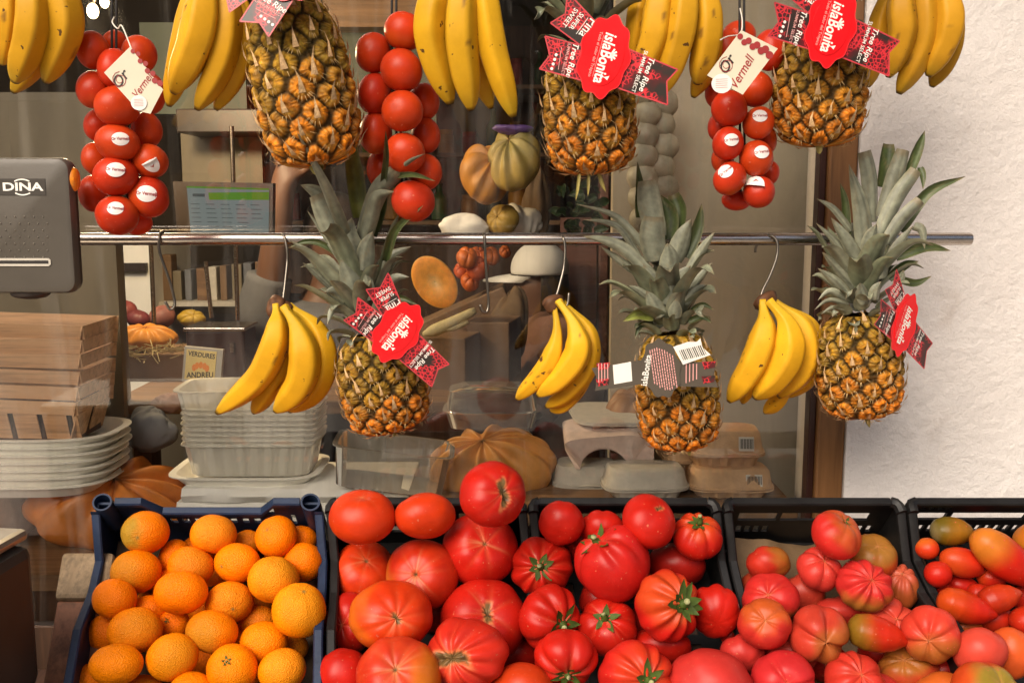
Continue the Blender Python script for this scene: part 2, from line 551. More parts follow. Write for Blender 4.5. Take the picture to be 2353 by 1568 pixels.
def orange_geo(rng, c=(.83, .25, .012), blotch=None, stem=True, navel=True, flat=.93):
    V, F, C = tomato_geo(rng, 7, .012, flat, .05, 0, 0, c, None, 0, blotch, 0, .018, 30, 60)
    th = np.arccos(np.clip(V[:, 2] / (np.linalg.norm(V, axis=1) + 1e-9), -1, 1))
    w = np.exp(-(th / .10) ** 4)[:, None]
    C = C * (1 - .7 * w) + A((.16, .15, .04)) * .7 * w
    w = np.exp(-((math.pi - th) / .05) ** 2)[:, None] * .8
    C = C * (1 - w) + A((.20, .08, .01)) * w
    return V, F, C


def axis_frame(ax, spin):
    z = A(ax, float); z /= np.linalg.norm(z)
    x = np.cross(A([.3, .9, .2]), z); x /= np.linalg.norm(x); y = np.cross(z, x)
    c, s = math.cos(spin), math.sin(spin)
    return np.stack([x * c + y * s, -x * s + y * c, z], 1)     # columns


def view_axis(sx, sy, away=False):
    """unit vector for a stem seen sx right and sy down of the fruit's centre (in radii)"""
    q = math.sqrt(max(0, 1 - min(1, sx * sx + sy * sy)))
    return RIGHT * sx - UP * sy + (FWD if away else -FWD) * q


def fit(Vl, R, u, v, ru, rv, t):
    """rotate a unit fruit, fit its outline to the seen radii, and set it at distance t along the ray"""
    W = Vl @ R.T
    k = t / FPX
    for ax, r in ((RIGHT, ru), (UP, rv)):
        q = W @ ax; h = (q.max() - q.min()) / 2; mid = (q.max() + q.min()) / 2
        W = W + np.outer((q - mid) * (r * k / h) - q, ax)
    q = W @ FWD; h = (q.max() - q.min()) / 2; mid = (q.max() + q.min()) / 2
    W = W + np.outer((q - mid) * (math.sqrt(ru * rv) * .95 * k / h) - q, FWD)
    return CAM + ray(u, v) * t + W


def calyx_geo(rng, size, star=6, stalk=.5, spread=1.0):
    """green star of sepals with a short stalk, local z up"""
    V = []; F = []
    for i in range(star):
        a = 2 * math.pi * i / star + rng.uniform(-.25, .25); ln = size * rng.uniform(.8, 1.35) * spread
        wd = size * .27; cx, cy = math.cos(a), math.sin(a); up = rng.uniform(-.1, .6); b = len(V)
        for f, wf, zf in ((0, .5, .02), (.35, 1, .10), (.7, .7, .12 + up * .3), (1, .06, .1 + up * .8)):
            for s in (-1, 0, 1):
                V.append((cx * ln * f - cy * wd * wf * s, cy * ln * f + cx * wd * wf * s, size * (zf + (.0 if s else -.05))))
        for j in range(3):
            for s in range(2):
                F.append((b + j * 3 + s, b + j * 3 + s + 1, b + j * 3 + s + 4, b + j * 3 + s + 3))
    b = len(V)
    p = catmull([(0, 0, 0), (size * .05, 0, size * stalk * .6), (size * .22 * rng.uniform(-1, 1), size * .2 * rng.uniform(-1, 1), size * stalk)], 5)
    V2, F2, _ = sweep(p, [size * .34, size * .24, size * .17, size * .15, size * .17], 7, (1, 0, 0))
    V = np.vstack([A(V), V2]); F = F + [tuple(i + b for i in f) for f in F2]
    n = len(V); C = np.tile(A((.055, .085, .014)), (n, 1)) * rng.uniform(.7, 1.3, (n, 1))
    C[b + 4 * 7:] = (.30, .30, .14)
    return V, F, C


def relax(items, it=60, tight=.93):
    """slide fruit along their sight lines until they just touch"""
    for _ in range(it):
        for i in range(len(items)):
            for j in range(i):
                a, b = items[i], items[j]
                pa = CAM + a['ray'] * a['t']; pb = CAM + b['ray'] * b['t']
                need = tight * (a['r'] * a['t'] + b['r'] * b['t']) / FPX
                d = np.linalg.norm(pa - pb)
                if d < need:
                    if a['layer'] != b['layer']: f = a if a['layer'] < b['layer'] else b
                    else: f = a if a['t'] < b['t'] else b
                    g = b if f is a else a
                    s = (need - d) * .35
                    f['t'] -= s * .5 / 1.0; g['t'] += s * .5
    return items


def heap(specs, n0, dn):
    items = []
    for s in specs:
        u, v, ru, rv, layer = s[:5]
        t = on_slope(u, v, n0 - layer * dn)
        items.append(dict(u=u, v=v, ru=ru, rv=rv, layer=layer, t=t, ray=ray(u, v), r=math.sqrt(ru * rv), spec=s))
    relax(items)
    m = np.linalg.inv(np.stack([X_DIR, S_DIR, N_DIR], 1))
    for it in items:            # nothing may sink into the back wall of its crate
        for _ in range(40):
            s = (m @ (CAM + it['ray'] * it['t'] - RIM_O))[1]
            if s - it['r'] * it['t'] / FPX * .93 > .016: break
            it['t'] -= .004
    return items


# ------------------------------------------------------------------ sweep a banana along its seen middle line
def banana_geo(rng, pts, w, y, dy=0.0, bulge=.02, green=.3, neck=.16, tipdark=True, n=40, hue=(.74, .43, .035), cut=False):
    c = catmull(pts, n)
    t = np.linspace(0, 1, n)
    yy = y + dy - bulge * np.sin(t * math.pi)
    path = A([P(u, v, d) for (u, v), d in zip(c, yy)])
    prof = np.interp(t, [0, neck * .5, neck, neck * 1.7, .42, .62, .84, .93, .975, 1.0],
                     [.30, .29, .42, .74, .97, 1.0, .86, .62, .36, .20])
    if cut: prof = np.interp(t, [0, .1, .42, .62, .82, .93, .98, 1.0], [.75, .85, .98, 1.0, .86, .60, .34, .20])
    k = len(prof); ker = A([.25, .5, .25]); prof[1:-1] = np.convolve(prof, ker, 'valid')
    rad = prof * (w / 2) * (y / FPX)
    off = rng.uniform(0, 1.2)

    def shape(a):
        b = (a + off) % (2 * math.pi / 5) - math.pi / 5
        return .22 + .78 * math.cos(math.pi / 5) / math.cos(b) * 1.09
    V, F, TA = sweep(path, rad, 30, (0, -1, 0), shape)
    tt, aa = TA[:, 0], TA[:, 1]
    C = np.tile(A(hue), (len(V), 1)) * (1 + .07 * sn(V * 30, rng, 1.0))[:, None]
    ridge = np.clip(np.cos(5 * (aa + off)), 0, 1)[:, None] ** 14
    C = C * (1 - .20 * ridge) + A((.50, .26, .03)) * .20 * ridge
    gw = (green * (1 - smooth01(tt, neck * .6, neck * 2.4)) + green * .6 * smooth01(tt, .86, .97))[:, None]
    C = C * (1 - gw) + A((.36, .36, .035)) * gw
    if tipdark:
        bw = smooth01(tt + .004 * np.cos(aa * 3), .982, .994)[:, None]
        C = C * (1 - bw) + A((.035, .022, .012)) * bw
    for _ in range(rng.integers(2, 6)):
        t0, a0 = rng.uniform(.3, .9), rng.uniform(0, 6.28); lt, la = rng.uniform(.012, .05), rng.uniform(.05, .16)
        dd = np.sqrt(((tt - t0) / lt) ** 2 + (((aa - a0 + math.pi) % 6.2832 - math.pi) / la) ** 2)
        sw = (smooth01(1.3 - dd, 0, .5) * .75)[:, None]
        C = C * (1 - sw) + A((.13, .055, .015)) * sw
    return V, F, np.clip(C, 0, 1)


def bunch(name_label, group, y, bananas, stem=None, seed=0, hue=(.74, .43, .035)):
    rng = np.random.default_rng(seed)
    o = P(bananas[0]['p'][0][0], bananas[0]['p'][0][1], y)
    root = empty('banana_bunch', o, name_label, 'bananas', group)
    for b in bananas:
        V, F, C = banana_geo(rng, b['p'], b['w'], y, b.get('dy', 0), b.get('bulge', .02), b.get('green', .3), b.get('neck', .16), True, 40,
                             tuple(A(hue) * b.get('lum', 1)), b.get('cut', False))
        MB().add(V, F, 0, C).build('banana', M['banana'], root)
    if stem:
        mb = MB()
        for (u0, v0, u1, v1, w) in stem:
            p = A([P(u0, v0, y + .004), P((u0 + u1) / 2, (v0 + v1) / 2 - 2, y), P(u1, v1, y - .002)])
            V, F, TA = sweep(catmull(p, 9), px(w, y) * A([.8, 1.0, 1.1, 1.15, 1.1, 1.05, 1, .9, .75]), 12, (0, -1, 0), lambda a: 1 + .12 * math.sin(3 * a) + .06 * math.sin(7 * a + 1))
            C = np.tile(A((.10, .045, .022)), (len(V), 1)) * rng.uniform(.6, 1.5, (len(V), 1))
            mb.add(V, F, 0, C)
        mb.build('crown_stem', M['banana'], root)
    return root


# ------------------------------------------------------------------ pineapple
GA = 2.399963


def pineapple(label, group, u0, v0, u1, v1, hw, y, seed, crown=None, tail=None, greenish=.5, eyes=86):
    """body from (u0,v0) at the crown end to (u1,v1) at the base end, hw = half width"""
    rng = np.random.default_rng(seed)
    a0, a1 = P(u0, v0, y), P(u1, v1, y)
    ax = a0 - a1; H = np.linalg.norm(ax); ax /= H
    R0 = px(hw, y)
    xx = np.cross(ax, A([0, 1.0, 0])); xx /= np.linalg.norm(xx); yy = np.cross(ax, xx)   # xx right, yy towards depth or viewer
    root = empty('pineapple', a1, label, 'pineapple', group)
    nth, nh = 250, 160
    h = np.linspace(0, 1, nh)[:, None]; th = np.linspace(0, 2 * math.pi, nth, endpoint=False)[None, :]
    prof = np.interp(h[:, 0], [0, .015, .05, .12, .25, .42, .6, .78, .9, .97, 1.0], [.25, .52, .74, .89, .98, 1.0, .98, .90, .77, .60, .42])
    for _ in range(3): prof[1:-1] = np.convolve(prof, [.25, .5, .25], 'valid')
    prof = prof[:, None]
    ek = np.arange(eyes); eth = (ek * GA + seed + rng.uniform(-.055, .055, eyes)) % (2 * math.pi); eh = (ek + .5) / eyes * 1.02 - .01 + rng.uniform(-.012, .012, eyes)
    Hs = H * 1.18
    TH = np.broadcast_to(th, (nh, nth)).ravel(); HH = np.broadcast_to(h, (nh, nth)).ravel(); PR = np.broadcast_to(np.maximum(prof, .45), (nh, nth)).ravel()
    d1 = np.full(TH.shape, 9.0); d2 = d1.copy(); k1 = np.zeros(TH.shape, int); ou = np.zeros(TH.shape); ov = np.zeros(TH.shape)
    for k in range(eyes):
        du = ((TH - eth[k] + math.pi) % (2 * math.pi) - math.pi) * R0 * PR; dv = (HH - eh[k]) * Hs
        d = np.hypot(du, dv * .96)
        m = d < d1
        d2 = np.where(m, d1, np.minimum(d2, d)); k1 = np.where(m, k, k1); ou = np.where(m, du, ou); ov = np.where(m, dv, ov); d1 = np.where(m, d, d1)
    sp = math.sqrt(2 * math.pi * R0 * Hs / eyes)
    edge = np.clip((d2 - d1) / sp, 0, 1); eyer0 = d1 / sp
    bump = smooth01(np.minimum(edge * 1.0, (.62 - eyer0) * .9), 0, .34)
    jit = rng.uniform(.75, 1.2, eyes)[k1]
    eyer = d1 / sp
    disp = .0075 * (bump - .5) * jit - .0035 * np.exp(-(eyer / .16) ** 2)
    fine = sn(np.stack([TH * 3, HH * 14, PR], 1), rng, 9)
    disp += .0006 * fine
    ang0 = np.arctan2(ov, ou)
    rad_f = np.sin(ang0 * 11 + k1 * 2.1 + 3 * np.sin(ang0 * 3 + k1)) * smooth01(eyer0, .12, .3)
    disp += .0010 * rad_f + .0014 * np.exp(-((eyer0 - .17) / .05) ** 2)
    rr = (R0 * np.broadcast_to(prof, (nh, nth)).ravel() - .004 + disp)
    # flatten the ends
    V = a1 + np.outer(HH * H, ax) + np.outer(rr * np.cos(TH), xx) + np.outer(rr * np.sin(TH), yy)
    # colour
    fine2 = sn(np.stack([TH * 14, HH * 60, PR], 1), rng, 4)
    low = smooth01(.72 - HH + .16 * (rng.uniform(-1, 1, eyes)[k1]) + .12 * sn(np.stack([TH, HH * 3, PR], 1), rng, 2), 0, .6)
    olive = A((.29, .150, .010)); orng = A((.55, .135, .004))
    eyec = rng.uniform(.62, 1.3, eyes)[k1][:, None]
    C = (olive * (1 - low[:, None] * (1 - .35 * greenish)) + orng * low[:, None] * (1 - .35 * greenish)) * eyec
    C = C * (1 + .30 * fine[:, None] + .25 * sn(np.stack([TH * 9, HH * 30, PR], 1), rng, 3)[:, None])
    # yellow-green lower half of every eye, pale dry bract in its middle
    lowhalf = smooth01(-ov / sp, .06, .34)[:, None] * (bump[:, None])
    C = C * (1 - .6 * lowhalf) + A((.40, .27, .035)) * .6 * lowhalf
    ang = np.arctan2(ov, ou)
    brd = np.exp(-(ou / (sp * (.06 + .14 * np.clip(-ov / sp + .1, 0, 1)))) ** 2) * smooth01(.32 - np.abs(ov / sp + .08), 0, .18)
    C = C * (1 - .6 * brd[:, None]) + A((.50, .27, .09)) * .6 * brd[:, None]
    fl = (np.abs(np.sin(ang * 7 + k1)) ** 3 * smooth01(eyer, .2, .4) * .35)[:, None]
    C = C * (1 - fl) + A((.48, .30, .10)) * fl
    C = C * (1 + .24 * rad_f[:, None] + .28 * fine2[:, None])
    ctr = np.exp(-((eyer0 - .12) / .07) ** 2)[:, None] * .55
    C = C * (1 - ctr) + A((.09, .045, .008)) * ctr
    gp = (np.clip(fine2, 0, 1) * smooth01(HH, .1, .9) * .5)[:, None]; C = C * (1 - gp) + A((.10, .12, .02)) * gp
    g = 1 - smooth01(bump, .05, .55)
    C = C * (1 - .92 * g[:, None]) + A((.022, .014, .004)) * .92 * g[:, None]
    mb = MB(); mb.add(V, grid_faces(nh, nth), 0, np.clip(C, 0, 1))
    mb.add([a1 - ax * .001], [], 0, (.1, .05, .02))
    # bract points standing on each eye
    for k in range(eyes):
        if eh[k] < .0 or eh[k] > .99: continue
        p_ = np.interp(eh[k], h[:, 0], prof[:, 0]); rad = R0 * p_ + .001
        er = xx * math.cos(eth[k]) + yy * math.sin(eth[k]); et = np.cross(ax, er)
        b = a1 + ax * eh[k] * H + er * rad
        dp = (np.interp(min(1, eh[k] + .04), h[:, 0], prof[:, 0]) - np.interp(max(0, eh[k] - .04), h[:, 0], prof[:, 0])) * R0
        up = ax * (.08 * H) + er * dp; up /= np.linalg.norm(up); nr = np.cross(et, up); nr = nr if np.dot(nr, er) > 0 else -nr
        ln = sp * rng.uniform(.35, .8); wd = sp * rng.uniform(.05, .10); tw = et * rng.uniform(-.25, .25) * ln
        lift = rng.uniform(.10, .42)
        Vs = [b - up * sp * .22 - et * wd * 1.5, b - up * sp * .22 + et * wd * 1.5, b - up * sp * .05 + nr * .0035,
              b + up * ln * .4 - et * wd * .5 + nr * .004, b + up * ln * .4 + et * wd * .5 + nr * .004, b + up * ln + tw + nr * ln * lift]
        cs = np.tile(A((.62, .40, .20)) * rng.uniform(.6, 1.2), (6, 1)); cs[5] *= .6; cs[0] *= .8
        mb.add(Vs, [(0, 2, 3), (0, 1, 2), (1, 4, 2), (2, 4, 3), (3, 4, 5)], 0, cs)
        for q in range(7):   # dry fibres round the eye
            a = rng.uniform(3.4, 6.0); s0 = b + (et * math.cos(a) + up * math.sin(a)) * sp * .34 + nr * .001
            s1 = s0 + (et * math.cos(a) + up * math.sin(a)) * sp * .25 + nr * rng.uniform(.001, .004); w_ = et * .0005
            mb.add([s0 - w_, s0 + w_, s1], [(0, 1, 2)], 0, (.42, .28, .12))
    mb.build('rind', M['rind'], root)
    if tail:
        mb = MB()
        for (du, dv, tu, tv, w) in tail:
            leaf_strip(mb, [P(u1 + du, v1 + dv - 12, y - R0 * .25), P(u1 + (du + tu) / 2, v1 + (dv + tv) / 2, y - R0 * .3), P(u1 + tu, v1 + tv, y - R0 * .3)], px(w, y), A([0, -1.0, 0]), rng, (.30, .24, .06))
        mb.build('base_shoot', M['leaf'], root)
    if crown:
        mb = MB(); make_crown(mb, a0, ax, xx, yy, R0, y, rng, **crown); mb.build('leaf_crown', M['leaf'], root)
    return root


def leaf_strip(mb, pts, w, nrm, rng, c=(.16, .165, .10), nL=14, cut=False, fold=.5, back=(.085, .10, .035), taper=.5):
    """a strap leaf along pts, w = half width at its widest, folded into a channel towards nrm"""
    path = catmull(pts, nL); tan = np.gradient(path, axis=0); tan /= np.linalg.norm(tan, axis=1)[:, None]
    t = np.linspace(0, 1, nL)
    prof = np.interp(t, [0, .12, .35, .6, .8, .92, 1], [.75, .95, 1.0, .80, .47, .22, .02])
    if cut: prof = np.interp(t, [0, .12, .5, .85, 1], [.75, .9, 1, .85, .72])
    V = []; C = []; off = rng.uniform(0, 9); ncr = 9
    for i in range(nL):
        sd = np.cross(tan[i], nrm + .10 * math.sin(off + 2.5 * t[i]) * np.cross(tan[i], nrm)); sd /= np.linalg.norm(sd) + 1e-9; nn = np.cross(sd, tan[i])
        for s in np.linspace(-1, 1, ncr):
            q = s + 0
            V.append(path[i] + sd * w * prof[i] * q + nn * w * prof[i] * fold * (q * q))
            base = A(c) * (1 + .16 * math.sin(7 * s + off) + .16 * math.sin(23 * s + off * 2 + t[i]) + .12 * math.sin(41 * s + off * 3) + .10 * math.sin(31 * t[i] + off + 5 * s))
            dry = np.clip(.5 * math.sin(9 * t[i] + off * 3 + 4 * s) + .5 * math.sin(23 * t[i] + 7 * s + off), 0, 1) ** 3
            base = base * (1 - .45 * dry) + A((.22, .16, .08)) * .45 * dry
            if t[i] > .88: base = base * .45 + A((.17, .12, .06)) * .55
            if abs(s) > .9: base = base * .6 + A((.22, .20, .11)) * .4
            if i == 0: base = base * .7
            C.append(base)
    F = grid_faces(nL, ncr, False)
    mb.add(V, F, 0, np.clip(A(C), 0, 1))


def make_crown(mb, base, ax, xx, yy, R0, y, rng, H=.27, n=46, spread=1.0, lean=(0, 0), low=.05, wid=.0165, fmax=1.0, extra=()):
    ld = A([lean[0], 0, lean[1]])
    for i in range(n):
        f = (i + .5) / n * fmax
        az = i * GA + 1.1
        er = xx * math.cos(az) + yy * math.sin(az)
        b = base - ax * .012 + ax * (f ** .85) * H * .48 + er * (R0 * .40 * (1 - f) ** .7 + .004) + ld * f * H * .4
        ln = H * np.interp(f, [0, .12, .3, .6, 1], [.12, .20, .38, .56, .56]) * rng.uniform(.72, 1.15)
        el0 = math.radians(np.interp(f, [0, .12, .4, .7, 1], [20, 42, 58, 72, 84]) + rng.uniform(-10, 10)) / 1
        el1 = el0 + math.radians(np.interp(f, [0, .2, .5, 1], [-70, -26, -4, 4]) + rng.uniform(-30, 20))
        er2 = er + ld * .5
        e0 = er2 * math.cos(el0) * spread + ax * math.sin(el0); e1 = er2 * math.cos(el1) * spread + ax * math.sin(el1)
        side = np.cross(ax, er) * rng.uniform(-.15, .15)
        pts = [b, b + e0 * ln * .35, b + e0 * ln * .55 + (e0 * .4 + e1 * .6) * ln * .25 + side * ln * .3, b + e0 * ln * .5 + e1 * ln * .5 + side * ln * .7]
        w = wid * np.interp(f, [0, .2, .5, 1], [.55, .9, 1.15, 1.05]) * rng.uniform(.8, 1.15)
        gr = rng.uniform(0, 1)
        c = A((.185, .19, .135)) * (1 - .5 * gr) + A((.10, .13, .05)) * .5 * gr
        leaf_strip(mb, pts, w, ax * math.cos(el0) - er * math.sin(el0), rng, tuple(c * rng.uniform(.8, 1.2)), cut=(rng.random() < .13 and f > .4))
    for e in extra:                     # the crown's largest leaves, one by one
        pp, w, d0, d1 = e[:4]; kind = e[4] if len(e) > 4 else 'g'; cut = 'c' in kind
        pts = [P(u, v, y + d) for (u, v), d in zip(pp, np.linspace(d0, d1, len(pp)))]
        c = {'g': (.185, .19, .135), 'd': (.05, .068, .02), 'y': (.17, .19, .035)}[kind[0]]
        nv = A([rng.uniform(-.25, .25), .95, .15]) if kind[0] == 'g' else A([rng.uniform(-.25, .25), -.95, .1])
        leaf_strip(mb, pts, px(w, y) * 1.06, nv, rng, tuple(A(c) * rng.uniform(.82, 1.15)), cut=cut, fold=.55)


# ------------------------------------------------------------------ crates on their sloped stand
def slope_coords(u, v, n):
    t = on_slope(u, v, n); q = CAM + ray(u, v) * t - RIM_O
    m = np.stack([X_DIR, S_DIR, N_DIR], 1)
    return np.linalg.solve(m, q)


def panel(mb, f, a0, a1, b0, b1, holes, th, m=0):
    """flat panel in (a, b), thickness th along the third axis, with rectangular holes left open"""
    xs = sorted({a0, a1} | {min(max(h[i], a0), a1) for h in holes for i in (0, 1)})
    ys = sorted({b0, b1} | {min(max(h[i], b0), b1) for h in holes for i in (2, 3)})
    nx, ny = len(xs) - 1, len(ys) - 1

    def solid(i, j):
        if i < 0 or j < 0 or i >= nx or j >= ny: return False
        cx, cy = (xs[i] + xs[i + 1]) / 2, (ys[j] + ys[j + 1]) / 2
        return not any(h[0] < cx < h[1] and h[2] < cy < h[3] for h in holes)
    for i in range(nx):
        for j in range(ny):
            if not solid(i, j): continue
            V = [f(a, b, c) for c in (0, th) for a, b in ((xs[i], ys[j]), (xs[i + 1], ys[j]), (xs[i + 1], ys[j + 1]), (xs[i], ys[j + 1]))]
            F = [(0, 1, 2, 3), (7, 6, 5, 4)]
            if not solid(i, j - 1): F.append((1, 0, 4, 5))
            if not solid(i + 1, j): F.append((2, 1, 5, 6))
            if not solid(i, j + 1): F.append((3, 2, 6, 7))
            if not solid(i - 1, j): F.append((0, 3, 7, 4))
            mb.add(V, F, m)


LS, DP = .42, .135
SIDE = [(0, 0), (.028, -.006), (.085, -.046), (.14, -.036), (.21, -.004), (.30, 0), (LS, 0)]


LOW = [(0, 0), (.028, -.006), (.085, -.046), (.14, -.052), (.21, -.055), (.30, -.055), (LS, -.05)]


def crate(label, a0, a1, mat, holes, blue=False, low=(False, False)):
    root = empty('plastic_crate', slope((a0 + a1) / 2, LS / 2, -DP), label, 'crate', 'open plastic produce crates in a row')
    w = a1 - a0; g = .004
    mb = MB()
    H = [(a0 + h[0] * w, a0 + h[1] * w, -h[3], -h[2]) for h in holes]
    panel(mb, lambda a, b, c: slope(a, .006 + c, b), a0 + g, a1 - g, -DP, -.007, H, .004)
    mb.build('back_wall', mat, root, smooth=False)
    prof = [LOW if q else SIDE for q in low]
    for a, d in ((a0 + .005, 1), (a1 - .005, -1)):
        SD = prof[0 if d > 0 else 1]
        mb = MB(); n = len(SD)
        for k in range(n - 1):
            (s0, n0), (s1, n1) = SD[k], SD[k + 1]
            s0 = max(s0, .0105)
            V = [slope(a + c, s, q) for c in (0, .004 * d) for s, q in ((s0, -DP), (s1, -DP), (s1, n1 - .007), (s0, n0 - .007))]
            F = [(0, 1, 2, 3), (7, 6, 5, 4), (3, 2, 6, 7)]
            if k == 0: F.append((0, 3, 7, 4))
            mb.add(V, F)
        for s in np.arange(.06, LS - .02, .045):      # outer stiffening ribs
            mb.box((a - .004 * d, s, -DP), (a - .0003 * d, s + .004, -.058), 0, slope)
        mb.build('side_wall', mat, root, smooth=False)
    mb = MB(); mb.box((a0 + g, LS - .004, -DP), (a1 - g, LS, -.004), 0, slope); mb.build('front_wall', mat, root, smooth=False)
    mb = MB()
    panel(mb, lambda a, b, c: slope(a, b, -DP - c), a0 + g, a1 - g, .006, LS, [(a0 + .02 + i * .03, a0 + .034 + i * .03, .03 + j * .05, .065 + j * .05) for i in range(int(w / .03) - 1) for j in range(7)], .004)
    mb.build('base', mat, root, smooth=False)
    mb = MB(); r = .0066; lo = .009

    def strip(p, q, axis):
        V = []
        for (a, s, n) in (p, q):
            for o, z in ((-r, -lo), (r, -lo), (r, -.0015), (r * .7, .0006), (-r * .7, .0006), (-r, -.0015)):
                V.append(slope(a + o, s, n + z) if axis else slope(a, s + o, n + z))
        mb.add(V, [(0, 1, 7, 6), (1, 2, 8, 7), (2, 3, 9, 8), (3, 4, 10, 9), (4, 5, 11, 10), (5, 0, 6, 11), (0, 5, 4, 3, 2, 1), (6, 7, 8, 9, 10, 11)])
    for a, SD in ((a0 + r, prof[0]), (a1 - r, prof[1])):
        for k in range(len(SD) - 1): strip((a, max(SD[k][0], .026 if blue else .02) if k == 0 else SD[k][0], SD[k][1]), (a, SD[k + 1][0], SD[k + 1][1]), True)
    if blue:
        c = .075
        strip((a0 + .035, .0075, 0), (a0 + c, .0075, 0), False); strip((a1 - c, .0075, 0), (a1 - .035, .0075, 0), False)
        strip((a0 + c, .0075, 0), (a0 + c + .025, .0075, -.03), False); strip((a1 - c - .025, .0075, -.03), (a1 - c, .0075, 0), False)
        strip((a0 + c + .025, .0075, -.03), (a1 - c - .025, .0075, -.03), False)
    else:
        strip((a0 + .018, .0075, 0), (a1 - .018, .0075, 0), False)
    strip((a0 + .018, LS - .0075, 0), (a1 - .018, LS - .0075, 0), False)
    for a, d in () if blue else ((a0 + r, 1), (a1 - r, -1)):      # rounded corners of the rim
        q = [(a, .026, 0), (a + .0008 * d, .0155, 0), (a + .0045 * d, .0095, 0), (a + .0105 * d, .0075, 0)]
        V, F, _ = sweep(A([slope(x, s, n - .0042) for x, s, n in q]), .0088, 8, tuple(N_DIR)); mb.add(V, F)
    mb.build('rim', mat, root, smooth=True, auto=40)
    if blue:
        for a in (a0 + .018, a1 - .018):
            mb = MB(); V = []; F = []; k = 20
            for (rr, n) in ((.0150, -.06), (.0150, .005), (.0122, .005), (.0122, -.05)):
                for i in range(k): V.append(slope(a + rr * math.cos(i * 6.28319 / k), .012 + rr * math.sin(i * 6.28319 / k), n))
            mb.add(V, grid_faces(4, k)); mb.add([slope(a + .0122 * math.cos(i * 6.28319 / k), .012 + .0122 * math.sin(i * 6.28319 / k), -.049) for i in range(k)], [tuple(range(k))])
            mb.build('corner_socket', mat, root, smooth=True, auto=40)
    return root


ux = lambda u: (u - 745) * 6.642e-4
blue_holes = [(.0, 1, -.01, .0)] + [(.225, .775, .0, .037)] + [(.30 + i * .053, .33 + i * .053, .052, .066) for i in range(9)] + [(.16, .18, .040, .068), (.84, .86, .040, .068)]
bk = [(.10, .36, .035, .058), (.39, .62, .035, .058), (.66, .91, .035, .058)] + [(.10 + i * .10, .165 + i * .10, .078, .098) for i in range(8)]
bk4 = [(.12, .34, .034, .058), (.36, .58, .034, .058), (.64, .86, .034, .058)] + [(.08 + i * .05, .115 + i * .05, .076, .096) for i in range(5)] + [(.78 + i * .05, .812 + i * .05, .076, .096) for i in range(3)]
bk5 = [(.10 + i * .045, .128 + i * .045, .014, .021) for i in range(4)] + [(.64 + i * .045, .668 + i * .045, .014, .021) for i in range(4)] + \
      [(.07, .26, .033, .056), (.29, .69, .033, .056), (.72, .93, .033, .056)] + [(.05 + i * .052, .08 + i * .052, .074, .094) for i in range(17)]
crate('navy blue plastic crate holding the oranges', ux(212), ux(741), M['blue_plastic'], blue_holes, True)
crate('black crate of very large smooth red tomatoes beside the oranges', ux(748), ux(1206), M['black_plastic'], bk, False, (False, True))
crate('black crate of ribbed red tomatoes with green stems', ux(1211), ux(1649), M['black_plastic'], bk, False, (True, True))
crate('black crate of pink and green ribbed tomatoes lined with brown paper', ux(1655), ux(2070), M['black_plastic'], bk4, False, (True, False))
crate('black crate of long pointed tomatoes at the right edge', ux(2076), ux(2510), M['black_plastic'], bk5)

# stand that carries the crates
st = empty('display_stand', slope(.3, .25, -.2), 'sloped wooden stand with a worn reddish side rail under the crates', 'stand')
q0 = slope_coords(150, 1268, -.055); q1 = slope_coords(124, 1376, -.055)
mb = MB(); aL = q1[0]
mb.box((aL, q0[1], -.115), (ux(250), q1[1], -.052), 0, slope); mb.build('rail_end', M['pale_wood'], st, smooth=False, bevel=.007)
mb = MB(); mb.box((aL + .004, q1[1] + .001, -.116), (ux(250), .62, -.056), 0, slope); mb.build('side_rail', M['worn_wood'], st, smooth=False, bevel=.004)
mb = MB(); mb.box((ux(215), .0, -.165), (ux(2600), .62, -.142), 0, slope); mb.build('sloped_board', M['dark_wood'], st, smooth=False)
for a in (ux(260), ux(2450)):
    mb = MB(); b = slope(a, .30, -.17); mb.box((b[0] - .03, b[1] - .03, -.02), (b[0] + .03, b[1] + .03, b[2])); mb.build('leg', M['dark_wood'], st, smooth=False)

# paper liners
rng = np.random.default_rng(5)


def liner(label, pts_a, pts_s, n_of, mat_):
    na, ns = 30, 14
    V = []
    for i in range(ns):
        for j in range(na):
            a = pts_a[0] + (pts_a[1] - pts_a[0]) * j / (na - 1); s = pts_s[0] + (pts_s[1] - pts_s[0]) * i / (ns - 1)
            V.append((a, s, n_of(i / (ns - 1), j / (na - 1))))
    V = A(V); V[:, 2] += .010 * sn(V * 40, rng, 1.1) + .005 * sn(V * 90, rng, 1.3); V[:, 1] += .004 * sn(V * 50, rng, 1)
    V[:, 1] = np.maximum(V[:, 1], .016)
    mb = MB(); mb.add([slope(*q) for q in V], grid_faces(ns, na, False)); o = mb.build('paper_liner', mat_, None, slope(*V.mean(0)))
    return tag(o, label, 'paper')


liner('crumpled brown paper lining the crate of pink and green tomatoes', (ux(1672), ux(2056)), (.018, .40), lambda t, x: -.112 - .012 * t + .010 * np.sin(x * 9), M['brown_paper'])
liner('brown paper lining the blue crate under the oranges', (ux(236), ux(725)), (.03, .40), lambda t, x: -.112 - .01 * t + .03 * (1 - min(1, x * 5)), M['dark_paper'])

